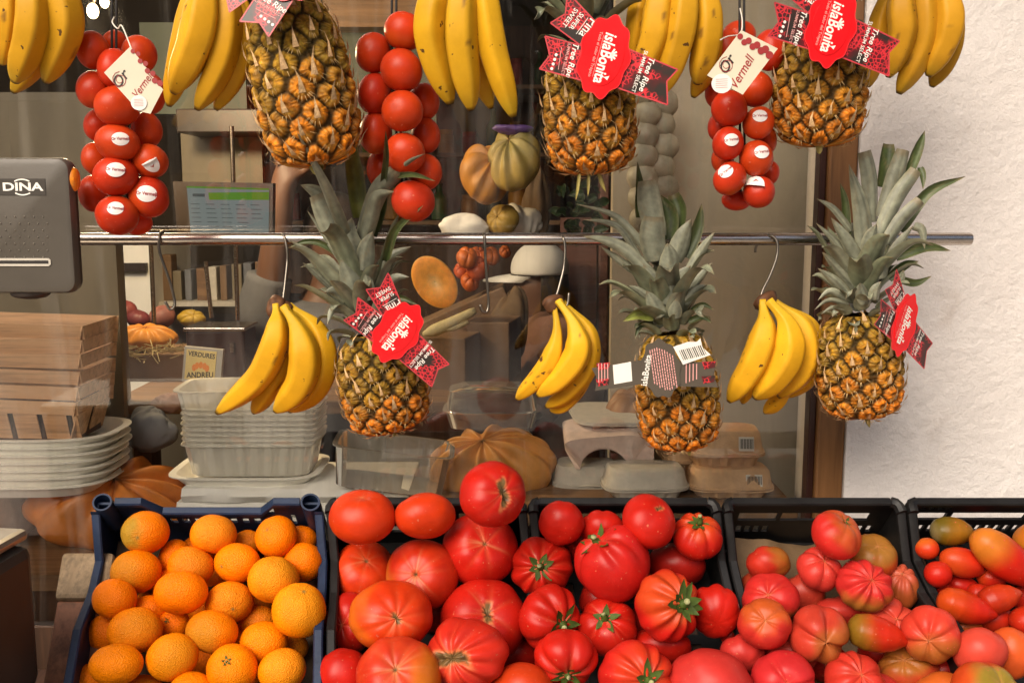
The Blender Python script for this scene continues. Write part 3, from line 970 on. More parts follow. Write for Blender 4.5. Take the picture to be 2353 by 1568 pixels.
# ------------------------------------------------------------------ oranges
G_OR = 'oranges heaped in the blue crate'
OR = [  # u, v, ru, rv, layer, label, stem seen at (sx, sy) or None, colour mix (0 deep .. 1 yellow), green blush
    (334, 1222, 54, 49, 0, 'dull greenish orange in the back left corner of the blue crate', (0, .05), .3, .75),
    (313, 1312, 57, 50, 0, 'orange with a green smudge on its left side, second down on the left', None, .45, .4),
    (490, 1226, 53, 45, 0, 'shiny orange at the middle of the blue crate back wall', (-.25, .9), .35, 0),
    (634, 1231, 48, 47, 0, 'orange near the right end of the blue crate back wall', None, .2, 0),
    (403, 1283, 38, 45, 1, 'orange half hidden behind the two oranges in the upper middle', (.1, -.2), .2, 0),
    (438, 1300, 53, 46, 0, 'orange below the shiny one at the back middle', None, .25, 0),
    (545, 1292, 53, 45, 0, 'orange with its dark navel turned to the left', (-.55, .0), .4, 0),
    (697, 1290, 46, 45, 0, 'deep orange touching the right wall near the back right corner', None, .15, 0),
    (628, 1330, 59, 54, 0, 'pale yellowish orange just left of the right wall', None, .85, 0),
    (264, 1375, 50, 47, 0, 'plain orange touching the left wall midway down the crate', None, .25, 0),
    (416, 1360, 61, 50, 0, 'wide smooth orange in the middle of the heap', None, .2, 0),
    (384, 1352, 34, 44, 1, 'orange peeping out left of the wide one in the middle', None, .15, 0),
    (527, 1382, 54, 48, 0, 'orange with a brownish blush right of the wide middle one', None, .55, .25),
    (687, 1401, 62, 61, 0, 'largest bright yellow orange, resting against the right wall', (.3, -.85), .95, 0),
    (310, 1447, 62, 53, 0, 'big round orange left of the one with a green calyx', None, .5, 0),
    (250, 1455, 50, 47, 1, 'glossy dark orange half hidden at the left wall', None, .1, 0),
    (342, 1403, 46, 36, 1, 'orange top showing above the big round one on the left', None, .15, 0),
    (400, 1432, 36, 34, 1, 'orange with a small green calyx, wedged in the middle gap', (-.25, -.45), .15, 0),
    (487, 1450, 60, 49, 0, 'oval orange with a brown underside in the lower middle', None, .5, .45),
    (606, 1476, 55, 49, 0, 'orange with a pale stem spot on its lower left', (-.75, .55), .55, 0),
    (396, 1508, 58, 55, 0, 'bright yellow orange at the bottom centre of the heap', None, .8, 0),
    (267, 1526, 60, 47, 0, 'orange at the lower left of the heap, above the bottom left corner', None, .6, 0),
    (533, 1535, 58, 55, 0, 'orange with its green star calyx turned up at the viewer', (.0, -.6), .6, 0),
    (648, 1538, 54, 50, 0, 'lowest orange along the right wall', None, .6, 0),
    (205, 1570, 48, 46, 1, 'orange in the bottom left corner of the crate', None, .3, 0),
    (330, 1596, 50, 48, 1, 'dark orange cut by the bottom of the picture, left of the centre', None, .2, 0),
    (440, 1594, 54, 50, 0, 'orange cut by the bottom of the picture, centre', None, .6, 0),
    (568, 1246, 34, 30, 2, 'shaded orange in the gap between two oranges at the back wall', None, .1, 0),
    (692, 1238, 36, 32, 2, 'shaded orange hidden in the back right corner', None, .1, 0),
    (592, 1424, 44, 34, 2, 'shaded red orange under the largest yellow one', None, .05, 0),
    (668, 1486, 40, 34, 2, 'small shaded orange by the right wall near the bottom', None, .1, 0),
    (500, 1335, 46, 40, 3, 'deep orange at the bottom of the gap right of the upper middle', None, .05, 0),
    (470, 1400, 46, 40, 3, 'deep orange under the oval one in the middle', None, .05, 0),
    (340, 1345, 44, 40, 3, 'deep orange in the gap at the upper left', None, .05, 0),
    (470, 1520, 46, 40, 3, 'deep orange low in the gap at the bottom centre', None, .05, 0),
    (356, 1382, 42, 38, 2.4, 'shaded orange just left below the wide smooth one', None, .05, 0),
    (585, 1388, 42, 38, 2.4, 'shaded orange between the pale yellowish and the largest yellow one', None, .05, 0),
    (300, 1390, 42, 38, 2.6, 'shaded orange deep between two oranges at the left wall', None, .05, 0),
    (545, 1470, 42, 38, 2.6, 'shaded orange deep right of the oval brown bottomed one', None, .05, 0),
    (455, 1265, 40, 36, 2.6, 'shaded orange deep behind the upper middle of the heap', None, .05, 0),
    (648, 1275, 40, 36, 2.4, 'shaded orange deep left of the deep orange at the right wall', None, .05, 0),
    (590, 1545, 46, 42, 3, 'deep orange low in the gap at the bottom right', None, .05, 0),
]


def put(V, F, C, item, R, name, mat, label, cat, group, cal=None, ax=None, rng=None):
    W = fit(V, R, item['u'], item['v'], item['ru'], item['rv'], item['t'])
    mb = MB(); mb.add(W, F, 0, C)
    o = mb.build(name, mat, None, W.mean(0))
    tag(o, label, cat, group)
    if cal:
        k = item['t'] / FPX * item['r']
        axn = R[:, 2]
        pole = W[-2]
        Vc, Fc, Cc = calyx_geo(rng, **{**cal, 'size': cal['size'] * k * (1.35 if name == 'tomato' else 1)})
        m2 = MB(); m2.add(pole + Vc @ R.T - axn * .02 * k, Fc, 0, Cc); m2.build('calyx', M['calyx'], o, W.mean(0))
    return o


for i, it in enumerate(heap(OR, -.030, .032)):
    u, v, ru, rv, lay, lab, stem, yl, gr = it['spec']
    rng = np.random.default_rng(100 + i); yl *= .75
    if stem is None and lay < 1.5 and rng.random() < .4: stem = (rng.uniform(-.6, .6), rng.uniform(-.7, .3))
    c = A((.80, .150, .0)) * (1 - yl) + A((.88, .29, .002)) * yl
    if stem: ax = view_axis(*stem)
    else: ax = view_axis(rng.uniform(-.5, .5), -.8, True)
    bl = None
    if not gr and rng.random() < .45: gr = .28
    if gr: bl = (view_axis(-.5, -.1) if gr > .3 else view_axis(.5, -.3), (.22, .20, .02), gr)
    R = axis_frame(ax, rng.uniform(0, 6))
    if bl: bl = (R.T @ bl[0], bl[1], bl[2])
    V, F, C = orange_geo(rng, tuple(c), bl, flat=rng.uniform(.9, 1.0))
    cal = dict(size=.20, star=5, stalk=.25) if 'calyx' in lab else (dict(size=.09, star=5, stalk=.5) if stem else None)
    put(V, F, C, it, R, 'orange', M['orange'], lab, 'orange', G_OR, cal, ax, rng)

# ------------------------------------------------------------------ tomatoes of the three middle crates
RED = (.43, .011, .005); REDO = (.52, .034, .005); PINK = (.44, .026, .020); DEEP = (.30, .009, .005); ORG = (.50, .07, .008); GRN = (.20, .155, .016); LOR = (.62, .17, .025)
G_A = 'very large tomatoes in the black crate beside the oranges'
TA_ = [
    (832, 1187, 77, 60, 0, 'smooth flattened orange red tomato in the back left corner of its crate', dict(c=REDO, lobes=6, groove=.02), (0, -.95)),
    (976, 1184, 70, 54, 0, 'orange red tomato with one soft crease against the crate back wall', dict(c=REDO, lobes=3, groove=.06), (-.5, -.7, 1)),
    (1132, 1134, 76, 75, -1, 'tomato with a long brown scar, perched highest above the crate rim', dict(c=RED, lobes=7, groove=.05, scar=.16, scar_long=1.4, streak=.6), (.45, -.25)),
    (1103, 1259, 87, 83, 0, 'big red tomato with a small star shaped scar, under the perched one', dict(c=RED, lobes=6, groove=.05, scar=.055, streak=.8), (.22, -.42)),
    (836, 1312, 72, 69, 1, 'orange tomato with greenish shoulders in shade at the left wall', dict(c=REDO, lobes=6, groove=.03, scar=.05, streak=.7, blotch=((-.5, .3, -.6), (.36, .16, .02), .8)), (.2, -.65)),
    (970, 1321, 84, 80, 0, 'orange tomato with pale radiating lines, in the middle of its crate', dict(c=(.60, .07, .014), lobes=8, groove=.04, scar=.05, streak=1, blotch=((-.6, .2, -.3), (.62, .24, .03), .6)), (-.15, -.28)),
    (898, 1414, 95, 78, -.5, 'very wide tomato with a short brown scar in the left half of the crate', dict(c=REDO, lobes=9, groove=.05, scar=.085, scar_long=.7, streak=.8, blotch=((-.7, .1, -.1), (.62, .19, .02), .6)), (.28, -.25)),
    (1112, 1422, 100, 90, .6, 'dark red tomato with a ragged brown scar against the right wall', dict(c=RED, lobes=7, groove=.05, scar=.13, scar_long=.8, streak=.6), (.15, -.5)),
    (800, 1432, 56, 72, 1.2, 'red tomato wedged between the left wall and the very wide one', dict(c=RED, lobes=6, groove=.06, streak=.4), (-.2, -.2)),
    (1075, 1502, 95, 83, -.6, 'misshapen ribbed tomato with the largest corky brown crack', dict(c=(.58, .05, .02), lobes=9, groove=.14, scar=.24, scar_long=.9, streak=.9, lump=.06), (-.45, -.2)),
    (915, 1560, 98, 92, -1, 'pale orange tomato with a star scar at the bottom of the picture', dict(c=(.62, .095, .022), lobes=9, groove=.05, scar=.06, streak=1, blotch=((.6, .1, -.2), (.64, .24, .02), .7)), (.0, -.6)),
    (790, 1562, 64, 76, 0, 'plain red tomato in the lower left corner of the big tomato crate', dict(c=RED, lobes=5, groove=.05), (.3, -.9, 1)),
    (1200, 1592, 76, 72, -.4, 'smooth orange tomato cut by the picture bottom at the crate divider', dict(c=(.62, .10, .014), lobes=5, groove=.02), (.2, -.9, 1)),
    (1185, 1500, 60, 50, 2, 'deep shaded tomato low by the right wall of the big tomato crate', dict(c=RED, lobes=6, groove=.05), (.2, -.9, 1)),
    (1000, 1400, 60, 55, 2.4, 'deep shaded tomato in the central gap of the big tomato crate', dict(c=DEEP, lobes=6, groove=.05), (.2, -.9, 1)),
]
G_B = 'ribbed red tomatoes with green stems'
GS = dict(size=.34, star=6, stalk=.55)
TB_ = [
    (1290, 1200, 53, 52, 0, 'red tomato in the back left corner of the ribbed tomato crate', dict(c=RED, lobes=6, groove=.06), (.1, -.95, 1)),
    (1383, 1212, 52, 42, .6, 'small tomato half hidden between two at the back of the ribbed crate', dict(c=RED, lobes=6, groove=.1), (.1, -.95, 1)),
    (1490, 1197, 62, 62, 0, 'smooth tomato with a small dry spot on top, highest at the back wall', dict(c=RED, lobes=4, groove=.02, scar=.10, scar_long=.4, streak=0, dimple=.04), (.4, -.68)),
    (1602, 1231, 57, 53, 0, 'tomato with a stiff upright stem and orange grooves in the back right corner', dict(c=RED, lobes=7, groove=.12, sh=ORG, shw=.55), (.05, -.8), dict(size=.34, star=7, stalk=1.1)),
    (1245, 1300, 72, 66, 0, 'pumpkin ribbed tomato at the left wall with its green stem in the middle', dict(c=RED, lobes=9, groove=.17, streak=1), (-.08, -.25), GS),
    (1407, 1292, 88, 90, -.3, 'largest lumpy tomato, narrowing up to a green stem at its top left', dict(c=(.57, .030, .018), lobes=5, groove=.12, lump=.09, flat=1.0, scar=.02), (-.55, -.78), GS),
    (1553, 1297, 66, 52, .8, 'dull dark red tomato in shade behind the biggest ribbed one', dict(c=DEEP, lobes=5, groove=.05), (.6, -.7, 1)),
    (1262, 1416, 71, 76, 0, 'tomato with its green stem turned right towards its neighbour', dict(c=RED, lobes=7, groove=.15, streak=.6), (.58, .1), dict(size=.40, star=6, stalk=.45)),
    (1393, 1438, 69, 63, .2, 'tomato with a stem leaf standing up beside the one turned right', dict(c=RED, lobes=5, groove=.14, streak=.5), (-.2, -.62), dict(size=.36, star=5, stalk=.6)),
    (1532, 1391, 76, 82, -.5, 'deeply ribbed tomato with a bushy dry stem on the right of its crate', dict(c=(.58, .03, .016), lobes=10, groove=.2, streak=1, blotch=((.0, -.6, .5), (.62, .15, .03), .4)), (.45, -.28), dict(size=.40, star=9, stalk=.6)),
    (1642, 1402, 56, 64, .4, 'ribbed tomato tucked behind the bushy stemmed one at the right wall', dict(c=RED, lobes=8, groove=.15), (.2, -.6, 1)),
    (1300, 1510, 74, 68, -.2, 'tomato with its stem pointing down at the viewer near the left wall', dict(c=RED, lobes=7, groove=.15, streak=1), (.02, .55), dict(size=.34, star=6, stalk=.4)),
    (1461, 1556, 88, 84, -.7, 'orange streaked tomato with a curled stem at the bottom of the crate', dict(c=(.58, .035, .02), lobes=9, groove=.15, streak=1, sh=ORG, shw=.3), (.35, -.25), dict(size=.34, star=6, stalk=.7)),
    (1518, 1482, 70, 44, .8, 'red tomato showing between the curled stem one and the bushy stemmed one', dict(c=RED, lobes=6, groove=.08), (.3, -.8, 1)),
    (1630, 1588, 104, 100, -.6, 'broad pinkish tomato at the picture bottom by the right wall', dict(c=PINK, lobes=4, groove=.07, lump=.05), (.2, -.9, 1)),
    (1705, 1500, 52, 46, .5, 'pink red tomato lying over the divider beside the broad pinkish one', dict(c=PINK, lobes=6, groove=.12), (.2, -.8, 1)),
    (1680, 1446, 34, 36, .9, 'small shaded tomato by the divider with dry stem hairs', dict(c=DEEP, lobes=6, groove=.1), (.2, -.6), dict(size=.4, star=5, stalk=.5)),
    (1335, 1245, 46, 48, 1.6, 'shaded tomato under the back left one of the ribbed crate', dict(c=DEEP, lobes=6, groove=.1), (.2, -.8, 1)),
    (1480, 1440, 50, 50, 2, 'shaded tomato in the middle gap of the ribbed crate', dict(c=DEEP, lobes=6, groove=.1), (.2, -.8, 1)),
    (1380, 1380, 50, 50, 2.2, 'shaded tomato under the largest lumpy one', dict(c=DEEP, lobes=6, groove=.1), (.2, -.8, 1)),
]
G_C = 'pink and green ribbed tomatoes'
gb = lambda d, w=.8: (d, GRN, w * .7)
TC_ = [
    (1921, 1228, 57, 55, -.8, 'smooth pink red tomato highest on the heap with a green stem end', dict(c=(.58, .045, .028), lobes=6, groove=.05, sh=GRN, shw=.35), (.45, -.75), dict(size=.2, star=5, stalk=.2)),
    (2005, 1277, 54, 50, .2, 'orange tomato with a green top beside the highest pink one', dict(c=(.52, .12, .02), lobes=5, groove=.03, sh=(.2, .14, .02), shw=.7), (.05, -.75)),
    (1765, 1294, 51, 42, .2, 'red tomato with an olive patch on the right, at the paper on the left', dict(c=(.52, .06, .025), lobes=6, groove=.08, blotch=gb((.7, -.3, .2))), (-.2, -.8, 1)),
    (1882, 1306, 51, 49, 0, 'pink tomato with creases meeting on top, in the upper middle', dict(c=(.56, .075, .045), lobes=6, groove=.13), (.1, -.7)),
    (1738, 1350, 40, 40, .9, 'dull brown tomato behind the pink one at the left wall', dict(c=(.40, .09, .03), lobes=5, groove=.06), (-.2, -.8, 1)),
    (1770, 1376, 64, 57, 0, 'large pink tomato with a green underside at the left wall', dict(c=(.56, .05, .035), lobes=5, groove=.11, blotch=gb((.3, -.2, -.8), .7)), (-.35, -.45)),
    (1846, 1361, 49, 47, .4, 'brownish pink ribbed tomato between the large pink one and the flat one', dict(c=(.46, .085, .04), lobes=7, groove=.1, blotch=gb((.5, 0, -.6), .6)), (-.1, -.8, 1)),
    (1985, 1344, 65, 57, -.5, 'flat ribbed tomato with a green base in the right half of the crate', dict(c=(.58, .055, .04), lobes=10, groove=.16, streak=.3, blotch=gb((0, -.2, -1), .9)), (.12, -.55)),
    (2070, 1347, 38, 50, .5, 'olive green ribbed tomato against the right wall', dict(c=(.34, .15, .03), lobes=8, groove=.14, sh=(.5, .08, .05), shw=.6), (-.1, -.85)),
    (1755, 1431, 61, 56, -.2, 'pink tomato with a yellow patch on its lower left', dict(c=(.58, .06, .035), lobes=5, groove=.08, blotch=((-.1, -.3, .7), (.58, .22, .03), .42)), (-.2, -.4)),
    (1880, 1456, 66, 67, -.3, 'four lobed tomato with a clover shaped crease at its centre', dict(c=(.58, .10, .045), lobes=4, groove=.26, blotch=gb((.5, -.6, -.2), .6)), (-.05, .05)),
    (1930, 1402, 58, 34, .9, 'pink tomato half hidden under the flat ribbed one', dict(c=(.52, .07, .04), lobes=6, groove=.1), (-.2, -.8, 1)),
    (2040, 1424, 62, 52, .6, 'cleft pale pink tomato below the olive green one', dict(c=(.58, .11, .055), lobes=4, groove=.2), (.1, -.4)),
    (2137, 1457, 62, 66, -.6, 'large ribbed tomato with an olive flank against the right divider', dict(c=(.56, .085, .04), lobes=6, groove=.13, blotch=gb((.2, -.4, -.8), .7)), (-.5, .05)),
    (1818, 1503, 62, 52, 0, 'coral pink tomato in the lower left of the crate', dict(c=(.60, .10, .06), lobes=4, groove=.07), (-.2, -.9, 1)),
    (1798, 1560, 72, 64, -.7, 'deep pink tomato with a curved crease at the picture bottom', dict(c=(.58, .05, .045), lobes=4, groove=.12), (-.1, -.2)),
    (1962, 1566, 68, 66, -.6, 'ribbed pink tomato at the picture bottom below the pointed one', dict(c=(.56, .07, .035), lobes=8, groove=.13), (.1, -.6)),
    (2087, 1530, 66, 44, -.2, 'olive and red tomato at the lower right of the crate', dict(c=(.48, .10, .03), lobes=7, groove=.1, sh=GRN, shw=.5), (-.4, -.7)),
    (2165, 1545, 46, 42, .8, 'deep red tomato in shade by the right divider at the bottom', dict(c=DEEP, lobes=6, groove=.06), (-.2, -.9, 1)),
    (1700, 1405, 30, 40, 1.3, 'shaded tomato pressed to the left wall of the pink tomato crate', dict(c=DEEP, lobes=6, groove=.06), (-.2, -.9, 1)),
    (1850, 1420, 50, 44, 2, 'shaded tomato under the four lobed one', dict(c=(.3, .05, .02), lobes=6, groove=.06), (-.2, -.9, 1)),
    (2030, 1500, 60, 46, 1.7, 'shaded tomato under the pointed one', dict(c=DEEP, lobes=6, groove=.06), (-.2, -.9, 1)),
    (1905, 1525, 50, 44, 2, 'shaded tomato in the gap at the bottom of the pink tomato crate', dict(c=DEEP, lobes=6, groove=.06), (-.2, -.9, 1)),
    (2010, 1600, 66, 56, .5, 'pale red tomato at the very bottom edge in the pink tomato crate', dict(c=PINK, lobes=5, groove=.06), (-.2, -.9, 1)),
]
G_D = 'tomatoes in the crate at the right edge'
TD_ = [
    (2252, 1496, 59, 56, -1.2, 'round coral tomato sitting at the front of the right edge crate', dict(c=(.60, .12, .06), lobes=4, groove=.07), (.0, -.9, 1)),
    (2318, 1500, 50, 62, -.6, 'orange tomato right of the round coral one', dict(c=(.62, .18, .03), lobes=4, groove=.05), (.3, -.9, 1)),
    (2270, 1602, 84, 78, -1.5, 'orange and green tomato at the picture bottom right corner', dict(c=(.60, .13, .02), lobes=5, groove=.05, sh=(.22, .18, .02), shw=.9), (.3, -.7)),
    (2165, 1600, 64, 60, -.8, 'yellow orange tomato at the bottom edge left of the corner', dict(c=(.6, .24, .03), lobes=5, groove=.05), (.3, -.9, 1)),
    (2212, 1442, 42, 30, .8, 'olive orange tomato behind the round coral one', dict(c=(.45, .17, .02), lobes=5, groove=.05), (.3, -.9, 1)),
]
for gi, (specs, n0, G) in enumerate(((TA_, -.030, G_A), (TB_, -.028, G_B), (TC_, -.034, G_C), (TD_, -.03, G_D))):
    for i, it in enumerate(heap(specs, n0, .034)):
        s = it['spec']; lab, kw, stem = s[5], dict(s[6]), s[7]
        rng = np.random.default_rng(1000 * (gi + 1) + i)
        big = gi == 0
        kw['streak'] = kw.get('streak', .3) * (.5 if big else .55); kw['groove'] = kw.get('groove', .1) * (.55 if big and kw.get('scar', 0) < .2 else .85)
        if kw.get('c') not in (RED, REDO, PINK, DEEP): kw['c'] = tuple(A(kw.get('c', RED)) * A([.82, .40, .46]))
        if kw.get('blotch') and kw['blotch'][1] != GRN: kw['blotch'] = (kw['blotch'][0], tuple(A(kw['blotch'][1]) * A([.8, .7, .4])), kw['blotch'][2]); kw.setdefault('nph', 96); kw['hv'] = 1; kw['lump'] = kw.get('lump', .04); kw.setdefault('flat', .80 if big else .86); kw.setdefault('dimple', .12 if big else .15)
        ax = view_axis(*((stem[0] * .5, stem[1] * .5, True) if len(stem) > 2 else stem))
        R = axis_frame(ax, rng.uniform(0, 6))
        if kw.get('blotch'): kw['blotch'] = (R.T @ (RIGHT * kw['blotch'][0][0] - FWD * .5 * 0 + UP * kw['blotch'][0][2] + FWD * kw['blotch'][0][1]), kw['blotch'][1], kw['blotch'][2])
        if not big: kw.update(nth=40, nph=84)
        V, F, C = tomato_geo(rng, **kw)
        put(V, F, C, it, R, 'tomato', M['tomato'], lab, 'tomato', G, s[8] if len(s) > 8 else None, ax, rng)

# ------------------------------------------------------------------ long tomatoes
G_L = 'long pointed tomatoes in the right edge crate'
LT = [  # stem end u,v, tip u,v, half width, layer, label, colour at stem, colour at tip, pointed, scar
    (2138, 1217, 2236, 1222, 34, 0, 'olive green long tomato at the back of the right edge crate', (.14, .13, .012), (.30, .17, .015), .5),
    (2127, 1235, 2128, 1284, 27, .2, 'stubby orange tomato with a red patch in the back left corner', (.60, .16, .02), (.56, .05, .012), .1),
    (2160, 1278, 2264, 1304, 34, 0, 'red egg shaped tomato with a round dark blossom end', (.55, .08, .015), (.56, .035, .012), .2),
    (2236, 1224, 2375, 1338, 46, -.6, 'largest long tomato, yellow at the top and red below', (.62, .25, .028), (.56, .02, .008), .4),
    (2147, 1290, 2158, 1348, 31, 0, 'short red tomato at the left wall with its tip turned down', (.55, .03, .012), (.55, .02, .01), .2),
    (2178, 1334, 2248, 1352, 24, .9, 'small deep red long tomato under the egg shaped one', (.42, .015, .008), (.42, .015, .008), .2),
    (2246, 1318, 2310, 1330, 28, .4, 'orange red tomato below the largest long one', (.54, .07, .012), (.46, .02, .01), .2),
    (2156, 1372, 2292, 1414, 38, -.5, 'long orange tomato ending in a sharp point', (.55, .085, .012), (.58, .025, .010), .9),
    (2250, 1388, 2348, 1360, 33, .2, 'red pointed tomato aimed at the right edge', (.48, .04, .012), (.58, .06, .014), .9),
    (2250, 1424, 2326, 1414, 32, .4, 'small red long tomato above the round coral one', (.55, .04, .014), (.55, .03, .012), .3),
    (2345, 1215, 2400, 1260, 42, 0, 'green and orange tomato cut by the right edge at the back', (.50, .20, .02), (.35, .2, .02), .3),
    (2345, 1395, 2360, 1460, 36, .3, 'red tomato cut by the right edge beside the round coral one', (.56, .04, .012), (.56, .03, .012), .2),
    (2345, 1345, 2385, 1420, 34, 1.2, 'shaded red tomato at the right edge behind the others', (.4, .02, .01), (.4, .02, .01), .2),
    (1948, 1440, 2088, 1474, 42, -1.0, 'pointed red and green long tomato lying among the pink round ones', (.26, .19, .02), (.58, .035, .012), .9),
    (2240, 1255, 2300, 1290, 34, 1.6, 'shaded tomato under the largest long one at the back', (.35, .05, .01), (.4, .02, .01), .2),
    (2222, 1356, 2290, 1374, 25, .6, 'slim red pointed tomato just above the long orange sharp one', (.50, .03, .01), (.56, .03, .012), .8),
    (2190, 1424, 2252, 1440, 25, .7, 'slim deep red tomato tip above the olive orange one', (.46, .02, .01), (.50, .02, .01), .8),
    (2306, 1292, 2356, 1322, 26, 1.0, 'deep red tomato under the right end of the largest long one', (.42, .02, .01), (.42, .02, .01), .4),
    (2282, 1438, 2350, 1452, 27, .5, 'red pointed tomato lying behind the orange tomato at the right', (.54, .05, .012), (.56, .03, .01), .8),
    (2150, 1352, 2205, 1372, 22, 1.0, 'small dark red tomato at the left wall above the long orange sharp one', (.42, .02, .01), (.42, .02, .01), .5),
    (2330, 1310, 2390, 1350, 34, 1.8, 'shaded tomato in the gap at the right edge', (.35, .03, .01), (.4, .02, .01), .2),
]
items = []
for s in LT:
    u, v = (s[0] + s[2]) / 2, (s[1] + s[3]) / 2
    t = on_slope(u, v, -.028 - s[5] * .034)
    items.append(dict(u=u, v=v, r=s[4] * 1.1, layer=s[5], t=t, ray=ray(u, v), spec=s))
relax(items, 40, .85)
for i, it in enumerate(items):
    u0, v0, u1, v1, hw, lay, lab, c0, c1, pt = it['spec']
    rng = np.random.default_rng(7000 + i)
    k = it['t'] / FPX
    a = CAM + ray(u0, v0) * it['t']; b = CAM + ray(u1, v1) * it['t']
    n = 34; t = np.linspace(0, 1, n)
    side = np.cross((b - a) / np.linalg.norm(b - a), FWD)
    path = a + np.outer(t, b - a) + np.outer(np.sin(t * math.pi), side * hw * k * rng.uniform(-.1, .1))
    prof = np.sin(np.clip(t, .0, 1) * math.pi) ** .42
    sharp = np.interp(t, [0, .03, .12, .3, .55, .75, .9, .97, 1], [.2, .5, .84, 1, .93, .70, .36, .17, .05])
    prof = prof * (1 - pt) + sharp * pt; prof[0] = .06; prof[-1] = .04
    V, F, TA = sweep(path, prof * hw * k, 40, tuple(-FWD), lambda q: 1 + .022 * math.cos(3 * q + i) + .015 * math.cos(5 * q))
    tt = TA[:, 0]; nz = sn(V * 34, rng, 1.0)
    w = smooth01(tt + .14 * nz + .10 * np.cos(TA[:, 1] + i), .08, .56)[:, None]
    C = (A(c0) * (1 - w) + A(c1) * w) * A([.78, .55, .45])
    C = C * (1 + .06 * nz[:, None])
    if 'blossom' in lab:
        d = np.sqrt(((tt - .90) / .035) ** 2 + (((TA[:, 1] + 0.15 + math.pi) % 6.2832 - math.pi) / .33) ** 2)
        q = smooth01(1.3 - d, 0, .35)[:, None]; C = C * (1 - q) + A((.03, .022, .015)) * q
        q = (np.exp(-(d / .3) ** 2))[:, None]; C = C * (1 - q) + A((.14, .09, .04)) * q
    if 'olive green' in lab:
        q = (smooth01(.25 - tt + .1 * nz, 0, .15))[:, None] * .7; C = C * (1 - q) + A((.17, .13, .06)) * q
    mb = MB(); mb.add(V, F, 0, np.clip(C, 0, 1)); o = mb.build('long_tomato', M['tomato'], None, V.mean(0)); tag(o, lab, 'tomato', G_L)


# ------------------------------------------------------------------ steel rail and hooks
YP = 1.50
pl, pr = P(-60, 548, YP), P(2230, 550, YP)
rail = empty('steel_rail', P(1200, 549, YP), 'brushed steel rail running across in front of the window', 'rail')
zc = (pl[2] + pr[2]) / 2
V, F, _ = sweep(A([(pl[0], YP, zc), (0, YP, zc), (pr[0] - .002, YP, zc), (pr[0], YP, zc)]), [.0094, .0094, .0094, .0086], 32, (0, -1, 0))
mb = MB(); mb.add(V, F); mb.build('tube', M['steel'], rail, smooth=True, auto=50)
for u in (1700, 560):
    x = P(u, 550, YP)[0]
    mb = MB(); V, F, _ = sweep(A([(x, YP + .008, zc), (x, 1.60, zc), (x, 1.665, zc)]), .005, 10, (0, 0, 1)); mb.add(V, F)
    mb.build('bracket', M['steel'], rail, smooth=True, auto=50)


def hook(label, pts, ys):
    c = catmull(pts, 48); d = np.interp(np.linspace(0, 1, 48), np.linspace(0, 1, len(ys)), ys)
    V, F, _ = sweep(A([P(u, v, y) for (u, v), y in zip(c, d)]), .0021, 10, (0, -1, 0))
    mb = MB(); mb.add(V, F); o = mb.build('steel_hook', M['hook'], None, P(*pts[0], YP)); tag(o, label, 'hook', 'steel S hooks on the rail')


hook('empty S hook near the left end of the rail', [(384, 552), (380, 536), (372, 532), (366, 545), (367, 580), (388, 640), (400, 685), (400, 704), (390, 710), (379, 692)], [1.513, 1.512, 1.50, 1.488, 1.486, 1.487, 1.488, 1.486, 1.484, 1.482])
hook('S hook holding the bananas in front of the nested plastic tubs', [(636, 552), (640, 538), (652, 542), (659, 570), (660, 600), (655, 650), (650, 700), (655, 716), (668, 712)], [1.513, 1.512, 1.49, 1.487, 1.486, 1.478, 1.468, 1.46, 1.455])
hook('thin straight S hook left hanging empty at mid rail', [(1104, 556), (1105, 542), (1112, 540), (1114, 575), (1118, 640), (1122, 695), (1118, 716), (1108, 714), (1103, 700)], [1.513, 1.512, 1.489, 1.487, 1.487, 1.487, 1.485, 1.482, 1.48])
hook('S hook holding the bananas beside the grey egg boxes', [(1281, 556), (1284, 544), (1293, 546), (1298, 570), (1295, 615), (1284, 660), (1276, 692), (1288, 708), (1303, 700), (1307, 672)], [1.513, 1.512, 1.489, 1.487, 1.484, 1.475, 1.465, 1.458, 1.458, 1.46])
hook('wide S hook holding the bananas beside the brown post', [(1735, 580), (1737, 566), (1752, 545), (1770, 541), (1785, 556), (1784, 590), (1768, 634), (1748, 678), (1756, 706), (1780, 712), (1800, 698)], [1.514, 1.514, 1.505, 1.49, 1.486, 1.484, 1.475, 1.465, 1.458, 1.458, 1.46])

# ------------------------------------------------------------------ bananas
G_T = 'banana bunches hanging in the top row'; G_M = 'banana bunches hooked on the rail'
HT = (.56, .285, .012)
bunch('banana bunch cut by the left edge above the device', G_T, 1.36, [
    dict(p=[(60, -150), (22, -30), (18, 60), (5, 150)], w=62, dy=.03),
    dict(p=[(62, -150), (74, -20), (70, 80), (34, 190)], w=74, dy=-.02),
    dict(p=[(70, -150), (82, -20), (86, 110), (30, 212)], w=66, dy=.02),
    dict(p=[(72, -150), (134, -30), (152, 70), (104, 190)], w=72, dy=-.005)], [(66, -175, 66, -140, 40)], 1, HT)
bunch('banana bunch between the first tomato string and the leftmost pineapple', G_T, 1.36, [
    dict(p=[(468, -130), (440, 10), (416, 130), (388, 244)], w=60, dy=.03),
    dict(p=[(470, -130), (468, 0), (450, 100), (398, 214)], w=82, dy=-.02),
    dict(p=[(474, -130), (520, 10), (512, 130), (452, 252)], w=66, dy=-.008),
    dict(p=[(478, -130), (556, 30), (550, 140), (496, 252)], w=62, dy=.012)], [(472, -155, 472, -120, 40)], 2, HT)
